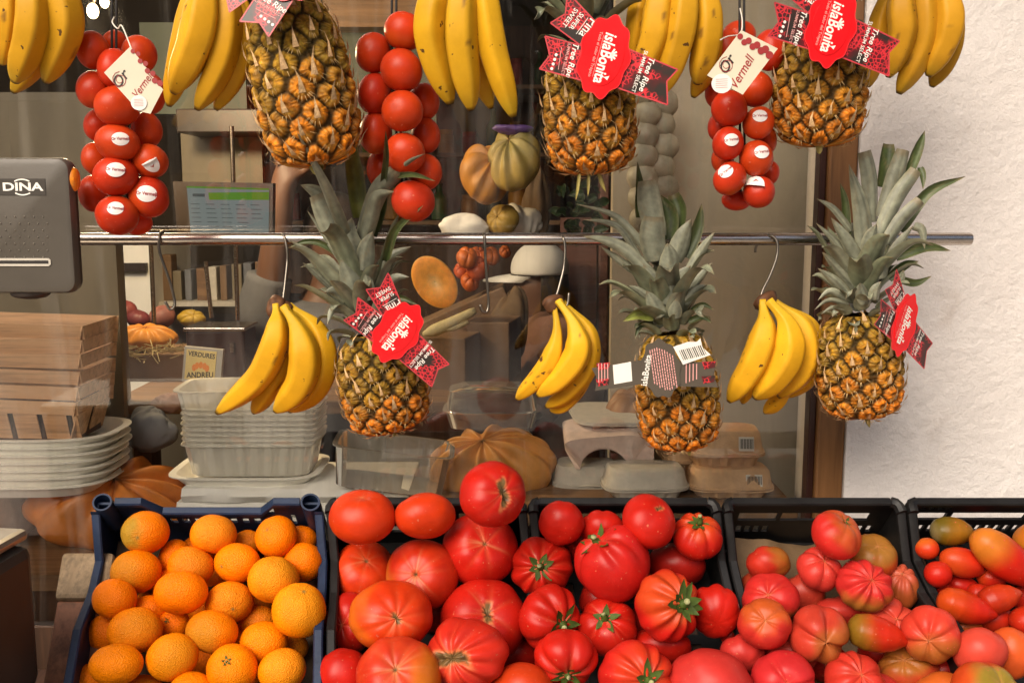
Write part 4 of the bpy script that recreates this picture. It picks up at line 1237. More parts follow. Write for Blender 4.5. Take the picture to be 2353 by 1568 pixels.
bunch('banana bunch right of the middle tomato string, its right finger badly bruised', G_T, 1.36, [
    dict(p=[(1070, -150), (1006, -20), (990, 90), (1035, 240)], w=76, dy=0),
    dict(p=[(1072, -150), (1062, -20), (1060, 110), (1082, 254)], w=74, dy=-.022),
    dict(p=[(1080, -150), (1110, -20), (1132, 110), (1180, 270)], w=66, dy=-.012, green=.6),
    dict(p=[(1076, -150), (1090, -20), (1092, 120), (1128, 250)], w=58, dy=.03)], [(1074, -175, 1074, -140, 40)], 3, (.60, .32, .012))
bunch('banana bunch behind the red tag ribbon of the middle pineapple', G_T, 1.37, [
    dict(p=[(1570, -150), (1480, -10), (1462, 70), (1452, 160)], w=52, dy=.03),
    dict(p=[(1572, -150), (1520, -10), (1504, 90), (1462, 185)], w=76, dy=0),
    dict(p=[(1574, -150), (1572, -10), (1560, 90), (1522, 216)], w=72, dy=-.01),
    dict(p=[(1578, -150), (1622, 0), (1624, 100), (1600, 194)], w=68, dy=-.005),
    dict(p=[(1578, -150), (1626, 10), (1628, 130), (1592, 224)], w=56, dy=.024)], [(1575, -175, 1575, -140, 40)], 4, HT)
bunch('banana bunch against the white wall at the top right, one finger with a ring mark', G_T, 1.42, [
    dict(p=[(2110, -150), (2030, 20), (2012, 110), (1994, 200)], w=50, dy=.03),
    dict(p=[(2112, -150), (2072, -10), (2072, 80), (2040, 178)], w=64, dy=-.01),
    dict(p=[(2116, -150), (2124, -10), (2120, 100), (2064, 216)], w=64, dy=0),
    dict(p=[(2120, -150), (2176, 0), (2176, 80), (2132, 176)], w=66, dy=-.012),
    dict(p=[(2120, -150), (2180, 10), (2182, 110), (2140, 200)], w=58, dy=.02)], [(2115, -175, 2115, -140, 40)], 5, (.46, .225, .012))
HM = (.68, .345, .012)
bunch('banana bunch on the rail left of the front left pineapple', G_M, 1.455, [
    dict(p=[(634, 700), (636, 745), (626, 800), (588, 872), (498, 948)], w=66, dy=-.008, neck=.14),
    dict(p=[(650, 705), (652, 770), (648, 840), (610, 905), (582, 948)], w=52, dy=.022),
    dict(p=[(652, 704), (684, 758), (700, 826), (684, 890), (632, 944)], w=74, dy=-.022, neck=.18),
    dict(p=[(664, 702), (722, 750), (744, 820), (726, 890), (664, 944)], w=62, dy=.006, neck=.16),
    ], [(622, 708, 652, 712, 24), (640, 708, 668, 716, 16)], 6, HM)
bunch('banana bunch on the rail in front of the grey egg boxes', G_M, 1.455, [
    dict(p=[(1272, 690), (1280, 765), (1264, 826), (1228, 876), (1186, 916)], w=46, dy=-.006, neck=.2),
    dict(p=[(1282, 690), (1318, 745), (1328, 806), (1292, 862), (1234, 908)], w=62, dy=-.02, neck=.2),
    dict(p=[(1292, 694), (1352, 760), (1350, 838), (1306, 900), (1254, 934)], w=50, dy=.008, neck=.16),
    dict(p=[(1288, 700), (1340, 790), (1340, 866), (1300, 925), (1264, 942)], w=42, dy=.028)], [(1264, 684, 1276, 716, 22)], 7, HM)
bunch('banana bunch on the rail just left of the brown post', G_M, 1.455, [
    dict(p=[(1752, 690), (1756, 760), (1730, 840), (1674, 922)], w=68, dy=-.012, neck=.16),
    dict(p=[(1766, 690), (1806, 742), (1812, 806), (1784, 862), (1732, 914)], w=70, dy=-.02, neck=.18),
    dict(p=[(1776, 690), (1840, 740), (1856, 800), (1842, 856), (1788, 912)], w=56, dy=.0, neck=.15),
    dict(p=[(1780, 694), (1856, 740), (1876, 806), (1858, 866), (1806, 912)], w=46, dy=.022),
    dict(p=[(1790, 730), (1800, 840), (1790, 910), (1756, 948)], w=44, dy=.035),
    dict(p=[(1750, 700), (1744, 800), (1722, 870), (1706, 926)], w=40, dy=.03)], [(1748, 684, 1764, 706, 26)], 8, HM)

# ------------------------------------------------------------------ pineapples
G_PT = 'pineapples hanging in the top row'; G_PB = 'pineapples hanging in front of the rail'
pineapple('largest pineapple, top row left, tag hanging above it out of sight', G_PT, 655, 0, 735, 382, 115, 1.34, 11, dict(H=.20, n=30, lean=(-.2, 0)), [(-18, 0, 4, 20, 11), (2, 0, 0, 16, 8)], .8)
pineapple('top row middle pineapple with a whole red rosette tag', G_PT, 1345, 100, 1362, 402, 105, 1.36, 12, dict(H=.24, n=34), [(-30, 0, -40, 60, 4), (-10, 0, -12, 50, 4), (12, 0, 30, 40, 5)], .35)
pineapple('top row right pineapple in front of the brown post', G_PT, 1888, 52, 1878, 338, 103, 1.38, 13, dict(H=.22, n=34, lean=(.35, 0)), [(0, 0, 6, 16, 8)], .5)
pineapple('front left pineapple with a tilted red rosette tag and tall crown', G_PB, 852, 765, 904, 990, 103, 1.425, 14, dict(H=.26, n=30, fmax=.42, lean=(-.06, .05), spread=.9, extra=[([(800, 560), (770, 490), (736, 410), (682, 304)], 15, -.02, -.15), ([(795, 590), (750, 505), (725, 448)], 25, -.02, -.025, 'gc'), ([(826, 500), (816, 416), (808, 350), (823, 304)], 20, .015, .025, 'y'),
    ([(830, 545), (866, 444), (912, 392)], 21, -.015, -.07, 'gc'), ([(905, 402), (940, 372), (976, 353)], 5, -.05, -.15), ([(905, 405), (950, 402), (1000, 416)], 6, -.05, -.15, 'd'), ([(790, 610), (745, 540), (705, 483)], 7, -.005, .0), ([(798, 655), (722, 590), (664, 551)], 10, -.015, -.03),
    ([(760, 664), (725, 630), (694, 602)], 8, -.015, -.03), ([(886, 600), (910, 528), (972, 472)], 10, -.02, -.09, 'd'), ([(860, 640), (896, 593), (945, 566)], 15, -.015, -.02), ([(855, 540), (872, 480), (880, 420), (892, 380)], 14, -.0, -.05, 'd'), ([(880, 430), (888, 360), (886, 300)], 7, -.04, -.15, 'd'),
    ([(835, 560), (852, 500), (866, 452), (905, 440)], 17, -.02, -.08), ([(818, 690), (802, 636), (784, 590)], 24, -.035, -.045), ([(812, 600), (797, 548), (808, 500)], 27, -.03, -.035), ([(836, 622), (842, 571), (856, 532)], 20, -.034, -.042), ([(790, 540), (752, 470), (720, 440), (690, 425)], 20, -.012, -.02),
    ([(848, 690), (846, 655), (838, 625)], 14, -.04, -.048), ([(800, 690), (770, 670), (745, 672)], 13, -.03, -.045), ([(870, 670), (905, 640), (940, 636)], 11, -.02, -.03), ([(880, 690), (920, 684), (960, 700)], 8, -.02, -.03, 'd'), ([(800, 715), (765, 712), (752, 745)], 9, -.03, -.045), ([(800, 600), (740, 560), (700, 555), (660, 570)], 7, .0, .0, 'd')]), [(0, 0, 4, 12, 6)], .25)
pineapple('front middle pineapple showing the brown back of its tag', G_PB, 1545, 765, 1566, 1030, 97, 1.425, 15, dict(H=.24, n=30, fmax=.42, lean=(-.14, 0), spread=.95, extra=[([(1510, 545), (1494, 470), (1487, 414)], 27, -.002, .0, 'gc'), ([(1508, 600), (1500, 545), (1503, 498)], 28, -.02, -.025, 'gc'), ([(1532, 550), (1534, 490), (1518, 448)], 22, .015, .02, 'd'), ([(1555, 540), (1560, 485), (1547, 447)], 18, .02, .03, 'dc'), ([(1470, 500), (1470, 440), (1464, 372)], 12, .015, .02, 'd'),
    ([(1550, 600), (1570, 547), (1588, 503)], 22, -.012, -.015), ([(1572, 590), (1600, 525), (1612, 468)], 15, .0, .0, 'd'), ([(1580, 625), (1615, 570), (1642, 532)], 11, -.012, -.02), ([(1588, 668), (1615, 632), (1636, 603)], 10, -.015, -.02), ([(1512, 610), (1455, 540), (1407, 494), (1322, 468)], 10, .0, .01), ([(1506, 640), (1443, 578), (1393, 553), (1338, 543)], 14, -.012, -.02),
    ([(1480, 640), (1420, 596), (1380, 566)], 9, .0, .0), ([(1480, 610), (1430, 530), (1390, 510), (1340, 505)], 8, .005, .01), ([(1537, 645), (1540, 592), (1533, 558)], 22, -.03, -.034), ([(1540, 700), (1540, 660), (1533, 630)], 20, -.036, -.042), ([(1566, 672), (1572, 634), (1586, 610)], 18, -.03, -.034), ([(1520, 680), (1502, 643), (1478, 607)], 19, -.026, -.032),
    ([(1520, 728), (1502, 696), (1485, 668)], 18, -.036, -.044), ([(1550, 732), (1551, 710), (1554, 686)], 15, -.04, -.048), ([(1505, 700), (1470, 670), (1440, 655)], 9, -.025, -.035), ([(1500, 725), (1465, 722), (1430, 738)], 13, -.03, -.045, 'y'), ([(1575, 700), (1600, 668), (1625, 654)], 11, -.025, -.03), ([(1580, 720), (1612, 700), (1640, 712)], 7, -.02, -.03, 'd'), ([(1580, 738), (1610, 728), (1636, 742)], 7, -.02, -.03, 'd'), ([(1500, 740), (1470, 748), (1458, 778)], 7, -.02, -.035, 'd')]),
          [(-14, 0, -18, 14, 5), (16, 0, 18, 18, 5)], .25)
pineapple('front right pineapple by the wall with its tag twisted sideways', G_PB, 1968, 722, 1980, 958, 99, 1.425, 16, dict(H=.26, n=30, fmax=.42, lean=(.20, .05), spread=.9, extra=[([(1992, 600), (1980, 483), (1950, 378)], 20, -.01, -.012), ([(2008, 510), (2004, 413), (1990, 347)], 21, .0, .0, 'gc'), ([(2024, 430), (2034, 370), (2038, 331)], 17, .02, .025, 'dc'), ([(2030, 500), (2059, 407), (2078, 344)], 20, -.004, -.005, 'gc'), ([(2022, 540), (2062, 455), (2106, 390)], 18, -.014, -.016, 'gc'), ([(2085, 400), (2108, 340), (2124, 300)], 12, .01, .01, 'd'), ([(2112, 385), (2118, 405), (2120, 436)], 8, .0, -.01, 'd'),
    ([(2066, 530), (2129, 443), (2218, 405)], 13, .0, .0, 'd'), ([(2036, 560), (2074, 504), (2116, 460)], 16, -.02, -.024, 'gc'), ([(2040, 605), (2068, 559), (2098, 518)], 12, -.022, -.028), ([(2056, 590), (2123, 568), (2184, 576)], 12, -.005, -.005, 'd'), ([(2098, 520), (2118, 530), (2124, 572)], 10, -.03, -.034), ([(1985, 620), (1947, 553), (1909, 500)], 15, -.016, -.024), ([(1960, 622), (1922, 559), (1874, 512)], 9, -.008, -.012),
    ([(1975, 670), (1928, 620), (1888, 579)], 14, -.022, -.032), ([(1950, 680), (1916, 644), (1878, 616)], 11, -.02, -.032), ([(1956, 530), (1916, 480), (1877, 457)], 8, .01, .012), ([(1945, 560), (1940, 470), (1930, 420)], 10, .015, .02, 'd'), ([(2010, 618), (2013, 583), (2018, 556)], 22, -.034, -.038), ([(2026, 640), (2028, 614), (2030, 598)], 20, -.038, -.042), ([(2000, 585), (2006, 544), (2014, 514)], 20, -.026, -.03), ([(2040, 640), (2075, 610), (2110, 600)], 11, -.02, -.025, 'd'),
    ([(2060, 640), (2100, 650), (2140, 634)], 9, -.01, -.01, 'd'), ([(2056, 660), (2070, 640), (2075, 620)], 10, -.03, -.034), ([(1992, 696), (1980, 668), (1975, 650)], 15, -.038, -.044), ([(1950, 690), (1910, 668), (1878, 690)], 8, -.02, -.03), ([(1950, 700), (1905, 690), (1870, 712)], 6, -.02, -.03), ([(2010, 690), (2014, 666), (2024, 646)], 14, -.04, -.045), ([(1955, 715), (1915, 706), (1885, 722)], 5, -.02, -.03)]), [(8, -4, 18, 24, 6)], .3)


# ------------------------------------------------------------------ pineapple tags
def rosette(card, label, back=False):
    root = empty('pineapple_tag', card(0, 0), label, 'tag', 'rosette tags tied to the pineapples')
    rng = np.random.default_rng(3)
    tilt = math.radians(12)
    wav = []
    for i in range(80):
        a = i * 6.28319 / 80; k = 1 + .055 * math.cos(9 * a + .4) + .02 * math.cos(5 * a)
        x, y = 55 * math.cos(a) * k, 87 * math.sin(a) * k
        wav.append((x * math.cos(tilt) - y * math.sin(tilt), x * math.sin(tilt) + y * math.cos(tilt)))
    ov = []
    for i in range(64):
        a = i * 6.28319 / 64; x, y = 43 * math.cos(a), 66 * math.sin(a)
        ov.append((x * math.cos(tilt) - y * math.sin(tilt), x * math.sin(tilt) + y * math.cos(tilt) - 2))
    B = [[(-82, -138), (-86, -94), (-119, -75), (-54, -27), (-14, -70), (-71, -129)],
         [(-131, -47), (-120, -5), (-143, 24), (-42, 52), (-46, -24)],
         [(48, -18), (162, 30), (139, 55), (142, 106), (26, 66)]]
    lines = []
    for bi, b in enumerate(B):
        mb = MB(); card.prism(mb, b, .0007, -.0006)
        n = len(b)
        for i in range(n):
            card.bar(mb, *b[i], *b[(i + 1) % n], 3.0, .0001 + .0001, 1)
        ba = [-50, 105, 108][bi]
        if bi == 0:
            card.text(mb, 'Piña', -36, -62, 30, 128, .0004, 2, .008, .9); card.text(mb, 'SUPER', -62, -78, 15, 128, .0004, 2, .006); card.text(mb, 'SWEET', -76, -86, 15, 128, .0004, 2, .006)
            card.bar(mb, -36, -84, -62, -50, 1.2, .0004, 2)
        elif bi == 1:
            card.text(mb, 'Tree Ripe', -70, 6, 19, 103, .0004, 2, .012, 1, .2); card.text(mb, 'SUMMUM SELECT', -84, 3, 9.5, 103, .0004, 3, .004)
            card.bar(mb, -94, -22, -101, 26, 1.2, .0004, 3)
            for q in range(4):
                card.prism(mb, [(-106 - 3.2 * q + 3.4 * math.cos(a), -6 + 10 * q + 3.4 * math.sin(a)) for a in np.linspace(0, 6.28, 12, endpoint=False)], .0002, .0004, 2)
        else:
            card.text(mb, 'Tree Ripe', 95, 39, 19, 107, .0004, 2, .012, 1, .2); card.text(mb, 'SUMMUM SELECT', 79, 33, 12, 107, .0004, 2, .005)
        mb.build('ribbon_banner', [M['banner'], M['rib_edge'], M['white'], M['inkpink']], root, smooth=False)
    mb = MB(); card.prism(mb, wav, .0012, .0010)
    for i in range(80): card.bar(mb, *wav[i], *wav[(i + 1) % 80], 2.2, .0023, 1)
    card.prism(mb, ov, .0008, .0022)
    mb.build('wavy_medallion', [M['red'], M['rim_red']], root, smooth=False)
    mb = MB()
    a = 105
    ca, sa = math.cos(math.radians(a)), math.sin(math.radians(a))

    def at(p, q): return (p * ca - q * sa, p * sa + q * ca)     # p along the reading direction, q below it
    x, y = at(-34, -2); card.text(mb, 'isla', x, y, 37, a, .0032, 0, .02, .8, .15)
    x, y = at(22, -2); card.text(mb, 'Bonita', x, y, 36, a, .0032, 0, .024, .78, .1)
    for k_ in (0, 1, 2, 3, 4):       # little palm-leaf mark over the words
        x0, y0 = at(-8, -14); x1, y1 = at(-8 + 14 * math.cos(3.5 + k_ * .6), -14 + 13 * math.sin(3.5 + k_ * .6)); card.bar(mb, x0, y0, x1, y1, 4, .0032)
    x, y = at(44, -16); card.prism(mb, [(x - 4, y - 2), (x + 8, y - 4), (x + 3, y + 5)], .0002, .0032)
    x, y = at(0, 20); card.text(mb, 'Todo el calor del Trópico', x, y, 9.5, a, .0032, 1, .004)
    p0, p1 = at(-44, 13), at(48, 13); card.bar(mb, *p0, *p1, .8, .0032, 1)
    mb.build('lettering', [M['white'], M['inkpink']], root, smooth=False)
    return root


M['rib_edge'] = pm('pink_red_edge', (.52, .05, .06), .3, var=.1)
M['rim_red'] = pm('bright_rim_red', (.85, .03, .035), .2, var=.05)
M['inkpink'] = pm('pale_pink_print', (.72, .35, .32), .5, var=.05)
G_R = 'rosette tags tied to the pineapples'
rosette(Card(1387, 131, 1.275, 0, 1.0, -.12, .02), 'red rosette tag lying square on the top row middle pineapple')
rosette(Card(1908, 60, 1.29, 0, 1.0, .12, .02), 'red rosette tag at the top edge in front of the brown post pineapple')
rosette(Card(640, -66, 1.26, -72, 1.0, .0, -.15), 'red rosette tag cut by the top edge, one pale shining ribbon hanging down')
rosette(Card(913, 762, 1.335, 23, .86, .10, .05), 'red rosette tag tilted right on the front left pineapple')
rosette(Card(2076, 744, 1.36, 12, .84, .6, .0, .72), 'red rosette tag twisted sideways on the front right pineapple')

# the tag that shows its back
c = Card(1518, 846, 1.325, 0, 1, -.03, .05)
root = empty('pineapple_tag', c(0, 0), 'brown grey tag back full of small print with a barcode label', 'tag', G_R)
mb = MB()
wav = []
for i in range(72):
    a = i * 6.28319 / 72; k = 1 + .05 * math.cos(9 * a + .4)
    x, y = 44 * math.cos(a) * k, 69 * math.sin(a) * k; t_ = math.radians(-10)
    wav.append((x * math.cos(t_) - y * math.sin(t_), x * math.sin(t_) + y * math.cos(t_)))
c.prism(mb, wav, .0012, .001)
mb.build('wavy_medallion', M['tagback'], root, smooth=False)
for nm, poly in (('ribbon_banner', [(-161, 0), (-149, 22), (-152, 54), (-36, 36), (-36, -22)]), ('ribbon_banner', [(34, -14), (128, -18), (122, 16), (134, 44), (34, 42)])):
    mb = MB(); c.prism(mb, poly, .0007, .0)
    x0 = -135 if poly[0][0] < 0 else 110
    for k in range(2):
        yy0 = (-4 if x0 < 0 else -8) + k * (38 if x0 < 0 else 34)
        c.prism(mb, [(x0 - 16, yy0 - 8), (x0 + 16, yy0 - 10), (x0 + 14, yy0 + 5), (x0 - 10, yy0 + 9)], .0002, .0008, 1)
    for k in range(4):
        c.bar(mb, x0 - 10 + k * 7 if x0 < 0 else 58 + k * 8, -12, x0 - 9 + k * 7 if x0 < 0 else 59 + k * 8, 34 - 3 * k, 2.2, .0012, 2)
    if x0 < 0: c.prism(mb, [(-112, -8), (-70, -16), (-66, 30), (-108, 38)], .0003, .0009, 3)
    mb.build(nm, [M['tagback'], M['banner'], M['inkpink'], M['white']], root, smooth=False)
mb = MB(); c.prism(mb, [(26, -52), (60, -64), (80, -64), (88, -72), (93, -52), (113, -34), (50, -10)], .0008, .0026)
for k in range(13):
    c.bar(mb, 40 + k * 4.3, -44 - k * 1.1, 51 + k * 4.3, -21 - k * 1.1, 2.4 if k % 3 else 1.2, .0036, 1)
mb.build('barcode_label', [M['white'], M['ink']], root, smooth=False)
mb = MB(); c.text(mb, 'islaBonita', -34, 4, 21, -83, .0024, 0, .02, .92)
mb.build('lettering', M['white'], root, smooth=False)
mb = MB(); rr = np.random.default_rng(4)
for k in range(10):
    x = -20 + k * 5.6; h0 = -50 + 2.0 * abs(k - 3) + 2 * (k > 6) * (k - 6); h1 = 48 - 2.6 * abs(k - 5)
    y = h0
    while y < h1:
        l = rr.uniform(3, 9); c.bar(mb, x + y * .17, y, x + (y + l) * .17, y + l, 2.2, .0024); y += l + 1.6
mb.build('small_print', M['inkpink'], root, smooth=False)

# ------------------------------------------------------------------ tomato strings
G_S = 'strings of round tomatoes hanging in the top row'


def tstring(label, y, toms, cord, seed):
    root = empty('tomato_string', P(toms[0][0], cord[0][1], y), label, 'tomato string', G_S)
    rng = np.random.default_rng(seed)
    for i, (u, v, ru, rv, dy, st) in enumerate(toms):
        R = axis_frame(A([rng.uniform(-.6, .6), rng.uniform(-.2, .9), rng.uniform(-.6, .6)]), rng.uniform(0, 6))
        cc = A((.43, .022, .006)) + A((.05, .022, .0)) * rng.uniform(0, 1)
        V, Fc, C = tomato_geo(rng, 5, .012, .93, .05, 0, 0, tuple(cc), (.48, .085, .008), rng.uniform(0, .5), None, .15, .012, 30, 60)
        d = ray(u, v); t = (y + dy) / d[1]
        W = fit(V, R, u, v, ru, rv, t)
        mb = MB(); mb.add(W, Fc, 0, C)
        o = mb.build('tomato', M['tomato'], root)
        if st:
            su, sv, sr, ang, peeled = st
            ce = CAM + d * t; k = t / FPX
            n_ = np.array([(su - u) / ru, -(sv - v) / rv]); q = math.sqrt(max(.05, 1 - min(.95, n_ @ n_)))
            m2 = MB(); nr, na = 5, 28; Vs = []
            ca, sa = math.cos(math.radians(ang)), math.sin(math.radians(ang))

            def onball(x, yv, lift):
                X, Y = x * ca - yv * sa + su - u, x * sa + yv * ca + sv - v
                z = math.sqrt(max(.02, 1 - (X / ru) ** 2 - (Y / rv) ** 2))
                s = math.sqrt(ru * rv) * .95 * k
                nrm = A([X / ru, 0, -Y / rv]); nn = RIGHT * X / ru - UP * Y / rv - FWD * z; nn = nn / np.linalg.norm(nn)
                return ce + RIGHT * X * k - UP * Y * k - FWD * z * s + nn * lift
            for a_ in range(nr):
                for b_ in range(na):
                    rad = sr * (a_ + .02) / (nr - 1); an = b_ * 6.28319 / na
                    x, yv = rad * math.cos(an), rad * math.sin(an) * .86
                    lift = .0009
                    if peeled and x < -sr * .15: x = -sr * .3 - x * .25; lift = .004
                    Vs.append(onball(x, yv, lift))
            m2.add(Vs, grid_faces(nr, na), 0)
            if peeled: m2.add([onball(sr * .2, -sr * .35, .0016), onball(sr * .55, -sr * .05, .0016), onball(sr * .3, sr * .25, .0016), onball(sr * .38, -sr * .05, .0016)], [(0, 1, 3), (1, 2, 3)], 1)
            else:
                Wt, Ft = text_geo('Or Vermell', sr * .44, .02)
                m2.add([onball(wx * .98, -wy * 1.2, .0013) for wx, wy in Wt], Ft, 1)
            m2.build('sticker', [M['sticker'], M['inkred']], o, A(root.location))
    mb = MB()
    for off in (-.003, .003):
        V, F, _ = sweep(A([P(u, v, y + .01) + A([off, 0, 0]) for u, v in cord]), .0017, 8); mb.add(V, F)
    mb.build('cord', M['cord'], root)
    return root


def card_label(root_label, card, string_pts, ys, _unused, pts, txt_ang, o, ve, dots, roundc, seed, vs_=30):
    """cream paper label tied on with white string"""
    root = empty('paper_label', card(0, 0), root_label, 'label', 'paper labels tied to the tomato strings')
    mb = MB(); card.prism(mb, pts, .0006, 0)
    mb.build('card', M['cream'], root, smooth=False)
    mb = MB()
    card.text(mb, 'Or', *o, 34, txt_ang, .0010, 0, .012, 1, .25); card.text(mb, 'Vermell', *ve, vs_, txt_ang, .0010, 1, .010, .82, .25)
    for k in range(18):
        a = k / 18 * 11; r = 5 + k * .75
        card.bar(mb, o[0] + r * math.cos(a), o[1] + r * math.sin(a), o[0] + (r + .75) * math.cos(a + .6), o[1] + (r + .75) * math.sin(a + .6), 1.3, .0009, 1)
    mb.build('lettering', [M['ink'], M['inkred']], root, smooth=False)
    mb = MB()
    for (x, y, r) in dots:
        card.prism(mb, [(x + r * math.cos(a), y + r * math.sin(a)) for a in np.linspace(0, 6.28, 14, endpoint=False)], .0003, .0009 + r * 2e-5)
    mb.build('printed_tomatoes', M['inkred'], root, smooth=False)
    mb = MB(); x, y, r = roundc
    card.prism(mb, [(x + r * math.cos(a), y + r * .92 * math.sin(a)) for a in np.linspace(0, 6.28, 28, endpoint=False)], .0005, .0012)
    for k in range(5): card.bar(mb, x - r * .6, y - r * .4 + k * r * .2, x + r * .55, y - r * .45 + k * r * .2, .8, .0019, 1)
    mb.build('round_sticker', [M['sticker'], M['inkpink']], root, smooth=False)
    mb = MB()
    c_ = catmull(string_pts, 24); d = np.linspace(ys[0], ys[1], 24)
    V, F, _ = sweep(A([P(u, v, q) for (u, v), q in zip(c_, d)]), .0009, 6); mb.add(V, F)
    mb.build('tie_string', M['string'], root)


M['sticker'] = pm('white_fruit_sticker', (.76, .70, .66), .4, var=.04)
Y1 = 1.375
tstring('tomato string with a cream label beside the grey device', Y1, [
    (213, 116, 38, 43, 0, 0), (320, 125, 40, 42, .03, 0), (264, 158, 38, 46, -.01, 0), (217, 206, 41, 44, 0, 0), (345, 215, 34, 47, .035, 0), (269, 244, 50, 46, -.02, 0),
    (224, 287, 31, 37, .035, 0), (337, 299, 35, 40, .02, 0), (270, 328, 51, 43, -.02, (291, 327, 17, -5, 0)), (219, 365, 31, 38, .035, 0),
    (343, 370, 43, 39, .0, (357, 380, 19, 60, 1)), (265, 405, 51, 45, -.02, (281, 397, 19, 2, 0)), (214, 445, 33, 42, .035, 0), (342, 452, 45, 48, 0, (351, 451, 21, 4, 0)),
    (269, 495, 50, 45, -.02, (281, 484, 17, 4, 0)), (315, 512, 34, 28, .035, 0), (262, 100, 30, 30, .06, 0)], [(262, -60), (262, 40), (262, 140), (290, 300), (300, 500)], 21)
tstring('bare tomato string without any label, in the middle', Y1, [
    (928, 72, 46, 45, 0, 0), (857, 122, 41, 46, .015, 0), (922, 162, 49, 49, -.015, 0), (861, 215, 41, 47, .015, 0), (924, 255, 48, 47, -.02, 0), (974, 234, 36, 42, .035, 0),
    (863, 306, 38, 48, .02, 0), (978, 312, 34, 42, .03, 0), (930, 352, 47, 46, -.015, 0), (976, 396, 40, 42, .02, 0), (874, 388, 32, 44, .05, 0), (949, 462, 50, 48, -.01, 0)],
        [(905, -60), (905, 30), (905, 150), (915, 300), (930, 430)], 22)
tstring('tomato string with a cream label beside the brown post pineapple', Y1, [
    (1697, 82, 39, 34, .04, 0), (1767, 116, 36, 47, .01, 0), (1667, 118, 37, 47, .03, 0), (1735, 205, 40, 41, .01, 0), (1645, 212, 26, 36, .03, 0), (1675, 250, 41, 42, -.015, 0),
    (1742, 283, 36, 38, -.01, (1738, 274, 16, 0, 0)), (1652, 292, 26, 34, .03, 0), (1672, 330, 36, 38, -.02, (1673, 328, 16, -8, 0)), (1737, 364, 38, 41, -.015, (1741, 356, 17, -10, 0)),
    (1660, 368, 26, 34, .03, 0), (1676, 410, 38, 39, -.02, (1661, 399, 16, -40, 0)), (1768, 397, 22, 28, .03, 0), (1743, 441, 36, 37, -.015, (1730, 428, 20, -80, 1)), (1691, 460, 34, 24, .02, 0),
    (1700, 160, 34, 36, .03, 0), (1760, 320, 24, 34, .035, 0)], [(1703, -60), (1704, 20), (1704, 80), (1704, 200), (1706, 440)], 23)

cd = Card(307, 182, 1.29, 0, 1, .0, 0)
card_label('cream paper label hanging over the tomatoes beside the device', cd, [(262, 40), (258, 52), (270, 66), (280, 60), (300, 108), (303, 118)], (1.37, 1.292), None,
           [(-4, -70), (65, 23), (34, 76), (8, 70), (-65, -14)], -52, (-30, 2), (20, 14), [(2 + k * 7.6 + (k % 2) * 4, -60 + k * 10.6 - (k % 2) * 5, 5 + k * .25) for k in range(8)], (10, 52, 18), 1, 25)
cd = Card(1706, 144, 1.29, 0, 1, .0, 0)
card_label('cream paper label hanging over the tomatoes by the brown post', cd, [(1700, 20), (1705, 50), (1700, 78), (1672, 84), (1655, 92)], (1.37, 1.292), None,
           [(-6, -70), (77, -30), (2, 70), (-79, 28)], -60, (-36, 6), (-2, 22), [(-8 + k * 9.5, -56 + k * 4.6 + (k % 2) * 8, 6.5 + k * .3) for k in range(8)], (-46, 46, 23), 2)


# ------------------------------------------------------------------ setting: ground, wall, window, shop room
def boxo(name, lo, hi, mat, parent=None, label=None, cat=None, group=None, kind=None, bevel=0, rot=None):
    mb = MB()
    if rot:
        c = (A(lo) + A(hi)) / 2; R = np.array(Matrix.Rotation(rot[0], 3, rot[1]))
        mb.box(lo, hi, 0, lambda x, y, z: tuple(c + R @ (A([x, y, z]) - c)))
    else: mb.box(lo, hi)
    o = mb.build(name, mat, parent, None, smooth=False, bevel=bevel)
    return tag(o, label, cat, group, kind)


def rect(u0, v0, u1, v1, y):
    a = P(u0, v1, y); b = P(u1, v0, y)
    return a[0], a[2], b[0], b[2]


M['paving'] = pm('pale_street_paving', (.36, .32, .27), .85, var=.2, vs=3, bump=.2, bs=30)
M['floor'] = pm('shop_floor', (.14, .11, .08), .6, var=.2, vs=3)
mb = MB(); mb.add([(-60, -60, 0), (60, -60, 0), (60, 60, 0), (-60, 60, 0)], [(0, 1, 2, 3)]); o = mb.build('ground', M['paving'], smooth=False); tag(o, kind='structure')
mb = MB(); mb.add([(-3, 1.8, .005), (2.2, 1.8, .005), (2.2, 4.6, .005), (-3, 4.6, .005)], [(0, 1, 2, 3)]); o = mb.build('floor', M['floor'], smooth=False); tag(o, kind='structure')

wx = P(1938, 1135, 1.66)[0]; jx = P(1872, 1135, 1.665)[0]; gx = P(1852, 1135, 1.675)[0]
boxo('plaster_wall', (wx, 1.66, 0), (3.2, 1.95, 3.0), M['wall'], None, 'rough white plastered wall right of the brown window post', 'wall')
win = empty('shop_window', (gx, 1.70, .75), 'wide shop window with painted reflection streaks and smears on its glass and a brown wooden post', 'window')
boxo('post', (jx, 1.664, .70), (wx - .001, 1.706, 2.6), M['frame_brown'], win, bevel=.004)
boxo('dark_edge', (gx, 1.676, .70), (jx - .0005, 1.705, 2.6), M['frame_dark'], win, bevel=.002)
mb = MB(); mb.box((-2.6, 1.699, .70), (gx + .006, 1.703, 2.4)); mb.build('glass_pane', M['glass'], win, smooth=False)
boxo('lower_rail', (-2.6, 1.69, .62), (gx - .001, 1.72, .70), M['dark_wood'], win)
x0, z0, x1, z1 = rect(1842, 1120, 1940, 1300, 1.66)
room = empty('shop_room', (0, 3, 0), 'dim brown shop interior seen through the window', 'room')
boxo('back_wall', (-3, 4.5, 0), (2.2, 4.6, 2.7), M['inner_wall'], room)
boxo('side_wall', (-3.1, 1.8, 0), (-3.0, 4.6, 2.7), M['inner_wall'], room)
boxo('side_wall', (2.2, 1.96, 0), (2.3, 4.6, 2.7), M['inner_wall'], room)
boxo('ceiling', (-3.1, 1.8, 2.7), (2.3, 4.6, 2.8), M['inner_wall'], room)
